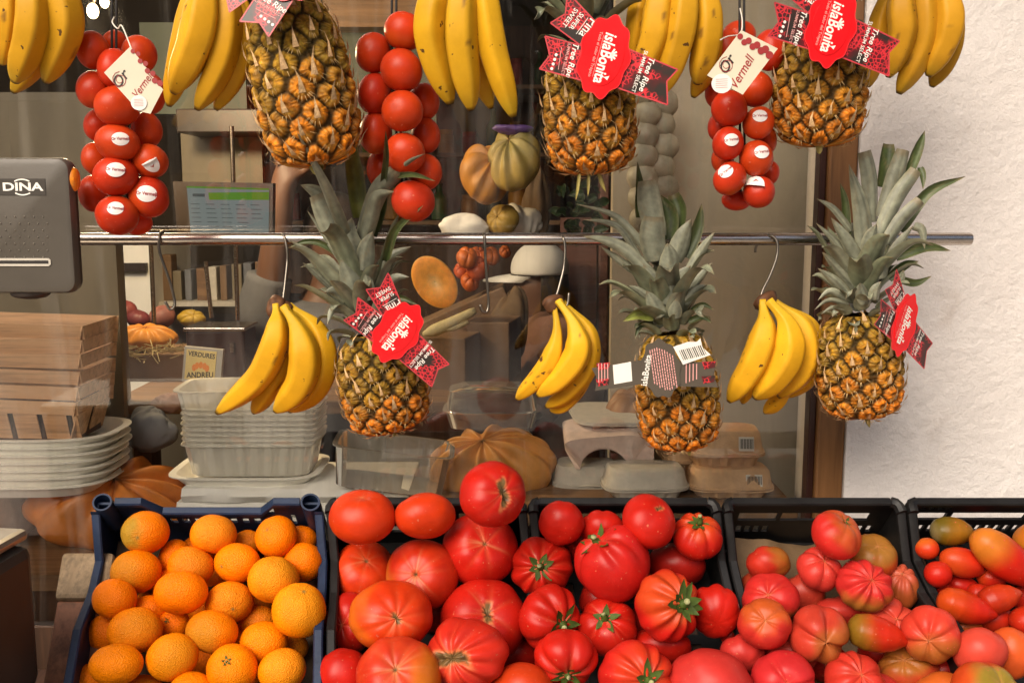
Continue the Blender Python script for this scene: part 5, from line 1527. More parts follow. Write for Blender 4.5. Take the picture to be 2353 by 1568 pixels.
boxo('wall_under_window', (-2.6, 1.70, 0), (gx - .001, 1.78, .615), M['dark_wood'], room)
x0, z0, x1, z1 = rect(1396, -400, 2000, 1300, 2.02)
boxo('partition', (x0, 2.02, .2), (x1, 2.06, 2.6), M['panel'], None, 'plain beige partition behind the glass at the right', 'partition')
x0, z0, x1, z1 = rect(-700, 212, 246, 1300, 2.06)
boxo('partition', (x0, 2.06, .2), (x1, 2.10, z1), M['panel_brown'], None, 'brownish plastic sheet panel behind the glass at the left', 'partition')
counter = empty('shop_counter', (0, 2.0, 0), 'dark wooden counter inside the window, mostly hidden by the crates', 'counter')
zc_ = P(250, 1258, 1.86)[2]; zr = P(1400, 1138, 1.80)[2]
boxo('low_top', (-1.6, 1.72, zc_ - .03), (P(880, 1100, 1.8)[0], 2.02, zc_), M['mid_wood'], counter)
boxo('raised_top', (P(881, 1100, 1.8)[0], 1.72, zr - .03), (gx, 2.01, zr), M['mid_wood'], counter)
boxo('front_board', (-1.6, 1.735, .3), (gx, 1.76, zc_ - .031), M['dark_wood'], counter)
zt = P(700, 905, 2.15)[2]
table = empty('inner_table', (-.4, 2.3, 0), 'wooden table inside the shop behind the plastic tubs', 'table')
boxo('table_top', (P(262, 900, 2.1)[0], 2.08, zt - .03), (P(1200, 900, 2.1)[0], 2.75, zt), M['mid_wood'], table, bevel=.004)
for xx_ in (P(300, 900, 2.1)[0], P(1150, 900, 2.1)[0]): boxo('leg', (xx_ - .03, 2.12, 0), (xx_ + .03, 2.18, zt - .031), M['dark_wood'], table)
x0, z0, x1, z1 = rect(600, -60, 962, 62, 2.9)
boxo('ceiling_beam', (x0, 2.9, z0), (x1, 3.0, z1), M['mid_wood'], None, 'brown wooden board under the shop ceiling behind the largest pineapple', 'beam')
x0, z0, x1, z1 = rect(330, 52, 560, 262, 3.2)
boxo('wall_panel', (x0, 3.2, z0), (x1, 3.24, z1), M['teal'], None, 'grey green panel behind the hanging bananas', 'panel')
x0, z0, x1, z1 = rect(720, 60, 1000, 330, 3.2)
boxo('wall_panel', (x0, 3.2, z0), (x1, 3.24, z1), M['teal'], None, 'dark green panel behind the bare tomato string', 'panel')
x0, z0, x1, z1 = rect(405, 250, 620, 305, 2.9)
boxo('dark_cabinet', (x0, 2.9, z0), (x1, 3.1, z1), M['dark_plastic'], None, 'flat black box mounted above the till screen', 'box', bevel=.004)
x0, z0, x1, z1 = rect(420, 305, 600, 425, 3.1)
boxo('back_board', (x0, 3.1, z0), (x1, 3.12, z1), M['panel_brown'], None, 'brown board under the flat black box', 'board')
x0, z0, x1, z1 = rect(246, 560, 345, 760, 3.2)
fr = empty('white_fridge', ((x0 + x1) / 2, 3.2, z0), 'pale white cupboard at the back left of the shop', 'cupboard')
boxo('body', (x0 - .1, 3.2, z0 - .5), (x1, 3.6, z1), M['paper'], fr, bevel=.006)
boxo('shelf_edge', (x0 - .1, 3.17, z1 - .085), (x1 - .01, 3.198, z1 - .06), M['dark_plastic'], fr)
for k in range(9):      # things on the back shelves, tall narrow packs
    u = 372 + k * 27; w = 20 - (k % 3) * 4
    x0, z0, x1, z1 = rect(u, 585 + (k * 37) % 40, u + w, 690, 3.3)
    boxo('shelf_pack', (x0, 3.3, z0), (x1, 3.36, z1), [M['card_board'], M['panel_brown'], M['cloth_blue'], M['mid_wood'], M['pulp']][k % 5], None,
         ['narrow pack on the back shelf, first from the white cupboard', 'taller pack on the back shelf, second from the white cupboard', 'grey pack on the back shelf behind the empty hook', 'brown pack right of the grey one on the back shelf', 'pale pack in the middle of the back shelf', 'cardboard pack right of the pale one on the back shelf', 'tan pack on the back shelf left of the blue sleeve', 'grey pack beside the blue sleeve on the back shelf', 'last brown pack at the right end of the back shelf'][k], 'pack', 'packs on the back shelf', bevel=.003)
x0, z0, x1, z1 = rect(350, 690, 640, 700, 3.3)
boxo('back_shelf', (x0, 3.25, z0), (x1, 3.45, z1), M['pulp'], None, 'pale shelf edge carrying narrow packs at the back', 'shelf')
x0, z0, x1, z1 = rect(640, 60, 1290, 1000, 4.0)
boxo('dark_shelving', (x0, 4.0, .2), (x1, 4.3, z1), M['dark_wood'], None, 'tall dark wooden shelving at the back of the shop', 'shelving')
KL = ['dark green bottle', 'brown jar with a pale lid', 'tall dark bottle', 'squat amber jar', 'red tin']
for r_ in range(3):
    x0, z0, x1, z1 = rect(645, 205 + r_ * 150, 1285, 214 + r_ * 150, 3.95)
    boxo('shelf_board', (x0, 3.80, z0), (x1, 3.998, z1), M['mid_wood'], None, ['upper', 'middle', 'lower'][r_] + ' wooden shelf board at the dark back of the shop', 'shelf', 'shelf boards at the back')
    for q in range(11):
        u = 668 + q * 57 + (q * 29 + r_ * 17) % 16; hgt = 62 + (q * 37 + r_ * 53) % 44; w_ = 13 + (q * 7 + r_ * 3) % 7
        k_ = (q + r_ * 2) % 5
        a_ = P(u, 205 + r_ * 150, 3.9); s_ = px(1, 3.9)
        pr_ = [(.9, .0), (1, .02), (1, .55), (.9, .62), (.42, .74), (.36, .92), (.42, .93), (.42, 1.0)] if k_ in (0, 2) else [(.95, 0), (1.1, .03), (1.1, .55), (.95, .62), (1.0, .63), (1.0, .75)]
        V = A([(a_[0] + w_ * s_ * f_ * math.cos(t_), 3.9 + w_ * s_ * f_ * math.sin(t_), a_[2] + hgt * s_ * h_) for f_, h_ in pr_ for t_ in np.linspace(0, 6.28319, 16, endpoint=False)])
        mb = MB(); mb.add(V, [f[::-1] for f in grid_faces(len(pr_), 16)] + [tuple(range((len(pr_) - 1) * 16, len(pr_) * 16))], 0, [(.04, .08, .03), (.20, .09, .03), (.03, .03, .025), (.36, .17, .03), (.34, .03, .02)][k_])
        o = mb.build(['bottle', 'jar', 'bottle', 'jar', 'tin'][k_], M['veg'], None, a_, smooth=True, auto=40)
        tag(o, KL[k_] + ' on the ' + ['upper', 'middle', 'lower'][r_] + ' back shelf, ' + ['leftmost', 'second', 'third', 'fourth', 'fifth', 'sixth', 'seventh', 'eighth', 'ninth', 'tenth', 'rightmost'][q] + ' of its row', ['bottle', 'jar', 'bottle', 'jar', 'tin'][k_], 'bottles and jars on the back shelves')
door = empty('wooden_door', P(1340, 900, 3.15), 'reddish brown plank door beside the beige partition', 'door')
x0, z0, x1, z1 = rect(1285, 500, 1372, 960, 3.15)
M['door_red'] = wood('red_brown_planks', (.11, .045, .032), (.19, .085, .06), .6, 0, 1, 14)
boxo('panel', (x0, 3.16, .1), (x1, 3.2, z1), M['door_red'], door)
x0, z0, x1, z1 = rect(1372, 400, 1400, 960, 3.12)
boxo('frame', (x0, 3.12, .1), (x1, 3.2, z1), M['door_red'], door, bevel=.004)
for u, v0, v1, y, lab in ((352, 556, 880, 2.5, 'thin bright pole standing in for a reflection behind the empty hook'), (538, 290, 735, 2.5, 'thin bright pole standing in for a reflection in front of the till screen'), (478, 600, 730, 2.6, 'short thin reflected pole between the two bright poles')):  # reflections of display poles, modelled as solid poles behind the glass
    a, b = P(u + 8, v1, y), P(u - 6, v0, y)
    V, F, _ = sweep(A([a, b]), .0055, 14); mb = MB(); mb.add(V, F); o = mb.build('reflected_pole', M['steel'], None, a, smooth=True, auto=50); tag(o, lab, 'pole', 'thin poles standing in for reflections in the glass')

# lamp
added_lamp = empty('glare_bulbs', P(225, 20, 2.3), 'added bright bulbs standing in for glare at the top left behind the glass', 'added_lamp')  # lit bulbs added in place of sun glare on the glass
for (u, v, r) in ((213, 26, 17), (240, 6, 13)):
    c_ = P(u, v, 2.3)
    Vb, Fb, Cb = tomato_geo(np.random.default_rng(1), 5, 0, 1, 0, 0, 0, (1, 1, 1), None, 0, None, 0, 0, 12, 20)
    mb = MB(); mb.add(c_ + Vb * px(r, 2.3) * A([.75, .75, 1.0]), Fb); mb.build('standin_bulb', M['standin_bulb'], added_lamp)
mb = MB()
for (u, v) in ((213, 26), (240, 6)):
    Vq, Fq, _ = sweep(A([P(u, v - 8, 2.31), P(228, -60, 2.32), P(228, -300, 2.32)]), .004, 8); mb.add(Vq, Fq)
mb.build('stem', M['dark_plastic'], added_lamp)


# ------------------------------------------------------------------ things behind the glass
def gourd(name, u, v, ru, rv, y, label, col, lobes, groove, axv, seed, mat='pumpkin', cat='pumpkin', group=None, col2=None):
    rng = np.random.default_rng(seed)
    V, F, C = tomato_geo(rng, lobes, groove, .8, .16, .05, 0, col, col2, .5 if col2 else 0, None, 0, .02, 48, 110)
    R = axis_frame(view_axis(*axv), .4)
    W = fit(V, R, u, v, ru, rv, y / ray(u, v)[1])
    mb = MB(); mb.add(W, F, 0, C); o = mb.build(name, M[mat], None, W.mean(0)); return tag(o, label, cat, group)


gourd('pumpkin', 255, 1150, 188, 106, 1.93, 'large brown ribbed pumpkin at the lower left behind the blue crate', (.58, .19, .03), 11, .20, (.25, -.75), 1)
gourd('pumpkin', 1132, 1068, 148, 92, 1.90, 'pale tan ribbed pumpkin behind the perched tomato', (.64, .29, .07), 12, .22, (-.2, -.85), 2)
gourd('pumpkin', 335, 775, 72, 34, 2.35, 'small orange ribbed pumpkin lying in straw', (.62, .26, .045), 10, .16, (.1, -.9), 3)
gourd('pumpkin', 1112, 402, 56, 70, 2.45, 'orange yellow squash left of the greenish one under the hanging bananas', (.50, .21, .03), 7, .18, (.5, -.6), 4)
gourd('pumpkin', 1180, 365, 62, 78, 2.42, 'greenish striped squash behind the orange yellow one', (.40, .28, .075), 8, .16, (-.3, -.7), 5, col2=(.16, .17, .06))
gourd('small_squash', 440, 730, 32, 20, 2.6, 'small yellow squash on the table behind the empty hook', (.42, .28, .03), 6, .08, (.4, -.6), 6)
gourd('onion', 285, 715, 30, 26, 2.6, 'red onion heaped at the left end of the table', (.20, .045, .045), 8, .02, (.1, -.9), 7, 'veg', 'onion', 'onions on the inner table')
gourd('onion', 318, 733, 26, 22, 2.55, 'darker red onion right of the heaped one', (.14, .03, .035), 8, .02, (.3, -.9), 8, 'veg', 'onion', 'onions on the inner table')
gourd('onion', 372, 728, 30, 28, 2.6, 'pinkish onion behind the small orange pumpkin', (.34, .14, .12), 8, .02, (-.2, -.9), 9, 'veg', 'onion', 'onions on the inner table')
gourd('orange_pumpkin', 1155, 505, 38, 36, 2.5, 'yellow green squash wrapped in white paper above the rail', (.40, .26, .05), 7, .08, (-.5, -.2), 10)
gourd('round_tub', 1040, 1060, 48, 40, 2.0, 'grey blue round tub left of the pale tan pumpkin', (.14, .17, .21), 5, .0, (0, -.9), 11, 'veg', 'tub')
gourd('dark_squash', 1450, 960, 60, 70, 2.0, 'brown squash behind the grey egg tray', (.32, .15, .05), 8, .1, (.2, -.9), 13)
for k, (u, v, r) in enumerate(((1072, 592, 24), (1096, 616, 26), (1080, 646, 22), (1128, 588, 20), (1060, 622, 18), (1098, 588, 20), (1160, 578, 14))):
    gourd('small_pepper', u, v, r, r * 1.1, 2.5 + .02 * k, ['small orange pepper touching the melon half', 'biggest red orange pepper in the pile behind the straight hook', 'lowest pepper of the pile right of the melon half', 'orange pepper behind the straight hook under the rail', 'pepper at the left end of the pile touching the melon edge', 'small red pepper at the top of the pile', 'smallest pepper just under the rail beside the white cap'][k], [(.55, .13, .02), (.50, .08, .015), (.52, .11, .015)][k % 3], 4, .12, (.3, -.6), 30 + k, 'veg', 'pepper', 'small orange peppers under the rail')


def ringpts(w, d, n=56, e=4.5):
    a = np.linspace(0, 2 * math.pi, n, endpoint=False); c, s = np.cos(a), np.sin(a)
    k = (np.abs(c) ** e + np.abs(s) ** e) ** (-1 / e)
    return np.stack([w * c * k, d * s * k], 1), a


def shell(rings, n=56, e=4.5, rib=0, ribn=44, f=None):
    """loft of rounded-rectangle rings (half width, half depth, z, rib weight), closed at both ends"""
    V = []
    for (w, d, z, rw) in rings:
        p, a = ringpts(w, d, n, e)
        if rib: p = p * (1 + rib * rw * np.sign(np.cos(a * ribn / 2 * 1.0))[:, None] * 1)
        V.append(np.concatenate([p, np.full((n, 1), z)], 1))
    V = np.concatenate(V); F = grid_faces(len(rings), n)
    F.append(tuple(range(n))); F.append(tuple(range((len(rings) - 1) * n, len(rings) * n))[::-1])
    return V, F


def tray(name, u, v, hw, y, hd, h, flare, th, mat, label, cat, group=None, rot=0, tilt=0, rib=0, n=56, e=4.5, parent=None, lip=1.05):
    """open tray whose rim centre is seen at (u, v)"""
    c = P(u, v, y); w = px(hw, y)
    rings = [(w * flare * .96, hd * flare * .96, -h, 0), (w * flare, hd * flare, -h * .96, 1), (w * .985, hd * .985, -.004, 1), (w * .99, hd * .99, -.003, 0), (w * lip, hd * lip, -.002, 0), (w * lip, hd * lip, 0, 0),
             (w * .985 - th, hd * .985 - th, 0, 0), (w * flare - th, hd * flare - th, -h + th, 0)]
    V, F = shell(rings, n, e, rib, 60)
    R = np.array((Matrix.Rotation(rot, 3, 'Z') @ Matrix.Rotation(tilt, 3, 'Y')))
    mb = MB(); mb.add(c + V @ R.T, F); o = mb.build(name, mat, parent, c, smooth=True, auto=35)
    return tag(o, label, cat, group)


TR = ['uppermost white foam tray under the wooden baskets', 'second white foam tray from the top of the left stack', 'third white foam tray from the top of the left stack', 'fourth white foam tray from the top of the left stack', 'fifth white foam tray from the top of the left stack', 'sixth white foam tray from the top of the left stack', 'lowest white foam tray of the left stack, thicker than the rest']
for k in range(7):
    tray('foam_tray', 76 + (k % 3) * 2, 982 + k * 16.5 + (4 if k == 6 else 0), 204 - k * 1.2 - (k % 2) * 2, 1.89, .105, .030 if k < 6 else .024, .86, .004, M['foam'], TR[k], 'tray', 'white foam trays stacked at the left', e=3.2)
bx0 = rect(-140, 1104, 62, 1262, 1.95)
boxo('grey_box', (bx0[0], 1.80, zc_), (bx0[2], 2.0, bx0[3] - .002), M['pulp'], None, 'grey box under the stack of foam trays at the left edge', 'box', bevel=.006)
# wooden baskets
BL = ['top wooden basket of the stack behind the glass', 'wooden basket just under the top one', 'third wooden basket from the top', 'fourth wooden basket from the top', 'fifth wooden basket from the top', 'bottom wooden basket with gaps between its slats']
rng = np.random.default_rng(77)
for k in range(6):
    root = empty('wooden_basket', P(50, 760 + k * 37, 1.89), BL[k], 'basket', 'wooden baskets nested in a stack')
    v = 730 + k * 33.5; c_ = P(48, v, 1.89); w, d = px(186 - k * 2, 1.89), .085
    j = rng.uniform(-.006, .006, 4); tl = rng.uniform(-.03, .02)

    def side(p0, p1, drop, taper, name, slats=None):
        mb = MB(); p0 = A(p0); p1 = A(p1); nrm = np.cross(p1 - p0, A([0, 0, 1.0])); nrm /= np.linalg.norm(nrm)
        segs = slats or [(0, 1)]
        for (a, b) in segs:
            q0, q1 = p0 + (p1 - p0) * a, p0 + (p1 - p0) * b
            V = [q0, q1, q1 - nrm * taper + A([0, 0, -drop]), q0 - nrm * taper + A([0, 0, -drop])]
            V = V + [x - nrm * .0025 for x in V]
            mb.add(V, [(0, 1, 2, 3), (7, 6, 5, 4), (0, 4, 5, 1), (1, 5, 6, 2), (2, 6, 7, 3), (3, 7, 4, 0)])
        mb.build(name, M['veneer'], root, smooth=False)
    zt0, zt1 = c_[2] + .003 + tl * -.1, c_[2] - .004 + tl * .1
    xl, xr, yf, yb = c_[0] - w, c_[0] + w, c_[1] - d, c_[1] + d
    dr = .0255
    side((xl, yf + j[0], zt0), (xr, yf + j[1], zt1), dr, .006, 'front_band')
    side((xr, yf + j[1], zt1), (xr - .004, yb, zt1), dr, .006, 'side_band'); side((xr, yb, zt1), (xl, yb, zt0), dr, .006, 'back_band'); side((xl, yb, zt0), (xl, yf, zt0), dr, .006, 'side_band')
    if k == 5:
        boxo('inside', (xl + .02, yf + .022, zt0 - .09), (xr - .022, yb - .02, zt0 - .012), M['leather'], root)  # dark box added so the gaps between the slats read as shade
        sl = [(i / 5.2 + .0, i / 5.2 + .155) for i in range(5)] + [(.965, 1)]
        side((xl + .004, yf + .005, zt0 - dr), (xr - .005, yf + .006, zt1 - dr), .056, .018, 'front_slats', sl)
        side((xr - .005, yf + .006, zt1 - dr), (xr - .008, yb, zt1 - dr), .056, .018, 'side_slats', [(.02, .45), (.55, .98)])
# clear tubs
TL = ['uppermost clear plastic tub, set askew on the nested stack', 'clear tub just under the askew one', 'third clear tub from the top of the nested stack', 'fourth clear tub from the top of the nested stack', 'fifth clear tub from the top of the nested stack', 'sixth clear tub from the top of the nested stack', 'seventh clear tub from the top of the nested stack', 'eighth clear tub from the top of the nested stack', 'lowest clear tub of the nested stack, its ribbed wall showing']
for k in range(9):
    v = 882 if k == 0 else 922 + (k - 1) * 11.5
    tray('clear_tub', 570 if k == 0 else 587 + (k % 2) * 2, v, 150, 1.90, .075, .062, .90, .002, M['clear2'], TL[k], 'tub', 'clear plastic tubs nested in a stack', rot=.06 if k == 0 else .01 * (k % 3), rib=.012, n=180, e=6)
tray('foam_tray', 578, 1068, 166, 1.90, .095, .026, .82, .004, M['foam'], 'single white foam tray under the nested clear tubs', 'tray', 'white foam trays', e=5)
z_ = P(578, 1106, 1.84)[2]
PL = ['top white paper pack under the single foam tray', 'second white paper pack from the top', 'third white paper pack from the top', 'fourth white paper pack, just above the blue crate', 'lowest white paper pack on the counter']
for k in range(5):
    hgt = (z_ - zc_) / 5
    mb = MB(); nx = 26
    u0, u1 = (440 + [-6, -20, 4, 12, 0][k], 935 + [10, -4, 6, -6, 0][k])
    xa, xb = P(u0, 1120, 1.84)[0], P(u1, 1120, 1.84)[0]
    V = []; zt1, zb1 = z_ - k * hgt - .0008, z_ - (k + 1) * hgt
    for i in range(nx):
        x = xa + (xb - xa) * i / (nx - 1); wv = .0025 * math.sin(i * .55 + k * 2) * (1 if 1 else 0)
        for (yy_, zz_) in ((1.80 + .004 * math.sin(i * .9 + k), zb1), (1.792 + .004 * math.sin(i * .7 + k), (zt1 + zb1) / 2), (1.80 + .004 * math.sin(i * .9 + k), zt1 + min(0, wv) - .0006), (1.99, zt1 - .0004), (1.99, zb1)):
            V.append((x, yy_, zz_))
    F = grid_faces(nx, 5) + [tuple(range(5)), tuple(range((nx - 1) * 5, nx * 5))[::-1]]
    mb.add(V, F); o = mb.build('paper_pack', M['paper'], None, smooth=True, auto=50); tag(o, PL[k], 'paper', 'packs of white wrapping paper')
tray('clear_punnet', 908, 1018, 134, 1.83, .07, .078, .92, .002, M['clear'], 'empty clear punnet tipped to the right on the white paper', 'punnet', None, .05, .13, .010, 160, 7)


# egg boxes
def eggbox(u, v, hw, y, hd, h, mat, label, rot=0, tilt=0, barcode=False, lid=True, tray_only=False):
    c = P(u, v, y); w = px(hw, y)
    root = empty('egg_box', c - A([0, 0, h]), label, 'egg box', 'moulded pulp egg boxes behind the glass')
    R = np.array(Matrix.Rotation(rot, 3, 'Z') @ Matrix.Rotation(tilt, 3, 'Y'))
    rng = np.random.default_rng(int(u))

    def add(name, rings, sc=0, m=mat, n=96):
        V = []
        for (ww, dd, z, rw) in rings:
            p, a = ringpts(ww, dd, n, 4)
            if sc: p = p * (1 - sc * rw * (.5 - .5 * np.cos(p[:, 0] / (w / 3) * 2 * math.pi)) ** .8)[:, None] if rw else p
            V.append(np.concatenate([p, np.full((n, 1), z)], 1))
        V = np.concatenate(V); F = grid_faces(len(rings), n) + [tuple(range(n)), tuple(range((len(rings) - 1) * n, len(rings) * n))[::-1]]
        V = V + .0012 * np.stack([sn(V * 60, rng, 1), sn(V * 60, rng, 1), sn(V * 60, rng, 1)], 1)
        mb = MB(); mb.add(c + V @ R.T, F); mb.build(name, m, root, smooth=True, auto=45)
    hb = h * .5
    add('base', [(w * .74, hd * .74, -hb, 1), (w * .82, hd * .82, -hb * .8, 1), (w * .95, hd * .95, -hb * .2, 1), (w * .97, hd * .97, -.004, .3), (w * 1.02, hd * 1.02, -.003, 0), (w * 1.02, hd * 1.02, -.0005, 0)], .16)
    if lid: add('lid', [(w * 1.01, hd * 1.01, .0002, 0), (w * 1.01, hd * 1.01, .003, 0), (w * .97, hd * .96, .004, 0), (w * .90, hd * .80, h * .42, 0), (w * .84, hd * .70, h * .5, 0), (w * .5, hd * .4, h * .505, 0)])
    else: add('cup_rim', [(w * 1.01, hd * 1.01, .0002, 0), (w * 1.01, hd * 1.01, .004, 0), (w * .9, hd * .9, .0045, 0)])
    if barcode:
        mb = MB()
        for (x0, z0, x1, z1, m) in [(w * .28, h * .10, w * .66, h * .40, 0)] + [(w * (.31 + .024 * q), h * .15, w * (.31 + .024 * q + (.016 if q % 3 else .008)), h * .36, 1) for q in range(14)]:
            off = .0008 if m == 0 else .0014
            V = [A([x, -hd * (.955 - .16 * (z / (h * .42))) - off, z]) for x, z in ((x0, z0), (x1, z0), (x1, z1), (x0, z1))]
            mb.add([c + R @ q for q in V], [(0, 1, 2, 3)], m)
        mb.build('barcode_label', [M['white'], M['ink']], root, smooth=False)
    return root


eggbox(1430, 950, 120, 2.0 - .03, .10, .075, M['pulp'], 'grey egg tray right under the middle rail bananas', .05, 0, False, False)
eggbox(1480, 1108, 100, 1.82, .055, .07, M['pulp'], 'closed grey egg box in front, lowest of the pile', .06)
eggbox(1345, 1100, 78, 1.90, .055, .07, M['pulp'], 'grey egg box behind the lowest closed one', -.05)
eggbox(1672, 1108, 100, 1.83, .055, .07, M['pulp_tan'], 'lower tan egg box with a barcode at the right', .0, 0, True)
eggbox(1660, 1030, 92, 1.86, .055, .085, M['pulp_tan'], 'upper tan egg box with a barcode, stacked on the lower one', -.04, 0, True)
eggbox(1575, 1045, 60, 1.93, .055, .08, M['pulp_tan'], 'tan egg box half hidden behind the front middle pineapple', .1)
# pinkish open box with an arched front
root = empty('egg_box', P(1390, 1075, 1.86), 'open pinkish egg box with an arched cut in its front', 'egg box', 'moulded pulp egg boxes behind the glass')
mb = MB(); yq = 1.845
arch = [(1388 + 55 * math.cos(a), 1076 - 47 * math.sin(a)) for a in np.linspace(math.pi, 0, 18)]
top = [(1298, 1030), (1300, 1016), (1330, 1008), (1400, 1002), (1460, 1000), (1502, 1010)]
low = [(1322, 1074)] + arch + [(1502, 1076)]
ta = catmull([P(u, v, yq + .03 * (1 if i in (0, 5) else 0)) for i, (u, v) in enumerate(top)], 30); lo_ = A([P(u, v, yq + .004) for u, v in low]); lo_ = A([lo_[min(len(low) - 1, int(i * (len(low) - 1) / 29 + .5))] for i in range(30)])
bk_ = ta + A([0, .10, .018])
V = np.concatenate([lo_, ta, bk_]); mb.add(V, grid_faces(3, 30, False)); mb.add(V + A([0, .004, -.003]), [f[::-1] for f in grid_faces(3, 30, False)])
mb.build('lid', M['pulp_pink'], root, smooth=True, auto=50)

# clamshell of dates
c_ = P(1130, 935, 2.0)
root = empty('date_box', P(1130, 975, 2.0), 'clear clamshell box of dark dates behind the middle rail bananas', 'box')
V, F = shell([(px(92, 2.0), .05, -.03, 0), (px(98, 2.0), .055, .0, 0), (px(96, 2.0), .052, .022, 0), (px(60, 2.0), .035, .028, 0)]); mb = MB(); mb.add(c_ + V, F); mb.build('dates', M['dates'], root)
V, F = shell([(px(97, 2.0), .056, -.034, 0), (px(108, 2.0), .062, -.002, 0), (px(114, 2.0), .066, 0, 0), (px(106, 2.0), .06, .002, 0), (px(98, 2.0), .056, .04, 0), (px(80, 2.0), .05, .045, 0)]); mb = MB(); mb.add(c_ + V, F); mb.build('clear_shell', M['clear'], root, smooth=True, auto=40)

# cardboard cartons, husks, melon half
for (u0, v0, u1, v1, y, r, lab) in ((975, 775, 1090, 905, 2.2, -.25, 'brown cardboard carton behind the front left pineapple'), (1085, 740, 1185, 890, 2.3, -.2, 'darker cardboard carton right of the first one'), (960, 700, 1180, 772, 2.5, -.35, 'long cardboard flap under the melon half')):
    x0, z0, x1, z1 = rect(u0, v0, u1, v1, y)
    boxo('cardboard_carton', (x0, y, z0), (x1, y + .15, z1), M['card_board'], None, lab, 'carton', 'cardboard cartons on the inner table', bevel=.003, rot=(r if y < 2.4 else .42 * -1, 'Z' if y < 2.4 else 'Y'))
for k, (pts, w, lab) in enumerate((([(972, 768), (1020, 748), (1092, 712)], 14, 'pale dry corn husk lying on the cartons'), ([(985, 755), (1040, 752), (1075, 738)], 8, 'thin husk strip beside the pale dry husk'))):
    V, F, _ = sweep(catmull([P(u, v, 2.18) for u, v in pts], 14), px(w, 2.18) * A([.4, .6, .8, .95, 1, 1, 1, .95, .9, .85, .8, .75, .7, .5]), 12, (0, -1, 0), lambda a: 1 + .1 * math.sin(5 * a))
    mb = MB(); mb.add(V, F); o = mb.build('corn_husk', M['straw'], None, V.mean(0)); tag(o, lab, 'husk', 'corn husks')
c_ = P(998, 648, 2.3); mb = MB(); n = 48
root = empty('melon_half', c_, 'halved orange fleshed melon showing its cut face', 'melon')
a = np.linspace(0, 6.28319, n, endpoint=False); k = px(1, 2.3)
ell0 = None; ell = np.stack([46 * np.cos(a), 66 * np.sin(a)], 1); t_ = math.radians(35); ell = ell @ A([[math.cos(t_), -math.sin(t_)], [math.sin(t_), math.cos(t_)]])
for (s, yo) in ((1.0, 0), (.93, -.003), (.4, .006), (.02, .014)): mb.add([c_ + A([x * k * s, yo, -y_ * k * s]) for x, y_ in ell], [])
mb.F += [f[::-1] for f in grid_faces(4, n)]; mb.M += [0] * (3 * n)
mb.C = [np.tile(A(q), (n, 1)) for q in ((.72, .36, .07), (.92, .34, .04), (.92, .42, .08), (.92, .62, .26))]
mb.build('flesh', M['veg'], root)
mb = MB()
for (s, yo) in ((1.0, 0.0005), (.97, .03), (.75, .06), (.35, .078), (.02, .082)): mb.add([c_ + A([x * k * s, yo, -y_ * k * s]) for x, y_ in ell], [], 0, (.36, .22, .04))
mb.F += grid_faces(5, n); mb.M += [0] * (4 * n); mb.build('rind', M['veg'], root)


# crumpled sheets and bags
def crumple(name, u, v, ru, rv, y, mat, label, cat, seed, amp=.25, depth=.6):
    rng = np.random.default_rng(seed)
    V, F, C = tomato_geo(rng, 5, .1, .9, .0, 0, 0, (1, 1, 1), None, 0, None, 0, .1, 36, 60)
    V = V * (1 + amp * .5 * sn(V, rng, 3.2) + amp * .3 * np.abs(sn(V, rng, 7)))[:, None]
    W = fit(V, axis_frame(A([.2, .3, .9]), 1), u, v, ru, rv, y / ray(u, v)[1])
    W[:, 1] = y + (W[:, 1] - y) * depth
    mb = MB(); mb.add(W, F); o = mb.build(name, mat, None, W.mean(0)); return tag(o, label, cat)


crumple('white_bag', 1066, 520, 58, 32, 2.5, M['cloth_white'], 'crumpled white bag just above the rail, left of the squash', 'bag', 1)
crumple('paper_wrap', 1185, 512, 62, 44, 2.56, M['cloth_white'], 'white paper wrapped round the squash above the rail', 'paper', 2, .4)
crumple('kraft_bag', 1232, 470, 36, 90, 2.6, M['brown_paper'], 'tall crumpled brown paper bag below the top row middle pineapple', 'bag', 3, .25)
crumple('kraft_bag', 1170, 745, 44, 90, 2.5, M['brown_paper'], 'crumpled tan paper bag in front of the seated person', 'bag', 8, .25)
crumple('grey_packet', 350, 985, 62, 55, 2.0, M['cloth_blue'], 'crumpled grey plastic packet right of the wooden baskets', 'packet', 4, .3)
crumple('meat_packet', 385, 925, 40, 24, 2.02, M['cloth_brown'], 'small pinkish packet on the table edge', 'packet', 5, .3)
crumple('white_cone_bag', 1170, 1005, 56, 30, 1.99, M['cloth_white'], 'ribbed white bag lying behind the pale tan pumpkin', 'bag', 6, .3)
crumple('purple_wrap', 1178, 298, 48, 12, 2.4, pm('purple_plastic', (.10, .05, .20), .4), 'purple plastic wrap on top of the greenish squash', 'wrap', 7, .3)
# straw box with pumpkin
x0, z0, x1, z1 = rect(268, 812, 425, 896, 2.3)
boxo('straw_box', (x0, 2.3, zt), (x1, 2.46, z1), M['card_board'], None, 'cardboard box of straw under the small orange pumpkin', 'box', bevel=.003)
rng = np.random.default_rng(9); mb = MB()
for k in range(150):
    u, v = rng.uniform(262, 432), rng.uniform(792, 822); p = P(u, v, 2.285 + rng.uniform(0, .06)); d = rng.normal(size=3) * A([1, .5, .4]); d /= np.linalg.norm(d)
    q = catmull([p - d * .02, p + rng.normal(size=3) * .004, p + d * .02], 5); w = np.cross(d, A([0, 1, 0])) * .0012
    mb.add(np.concatenate([q - w, q + w]), [(i, i + 1, i + 6, i + 5) for i in range(4)])
o = mb.build('straw', M['straw'], None); tag(o, 'pale straw spilling over the cardboard box', 'straw', None, 'stuff')
x0, z0, x1, z1 = rect(432, 758, 560, 905, 2.25)
case = empty('leather_case', ((x0 + x1) / 2, 2.25, z0), 'dark brown boxy case behind the yellow sign', 'case')
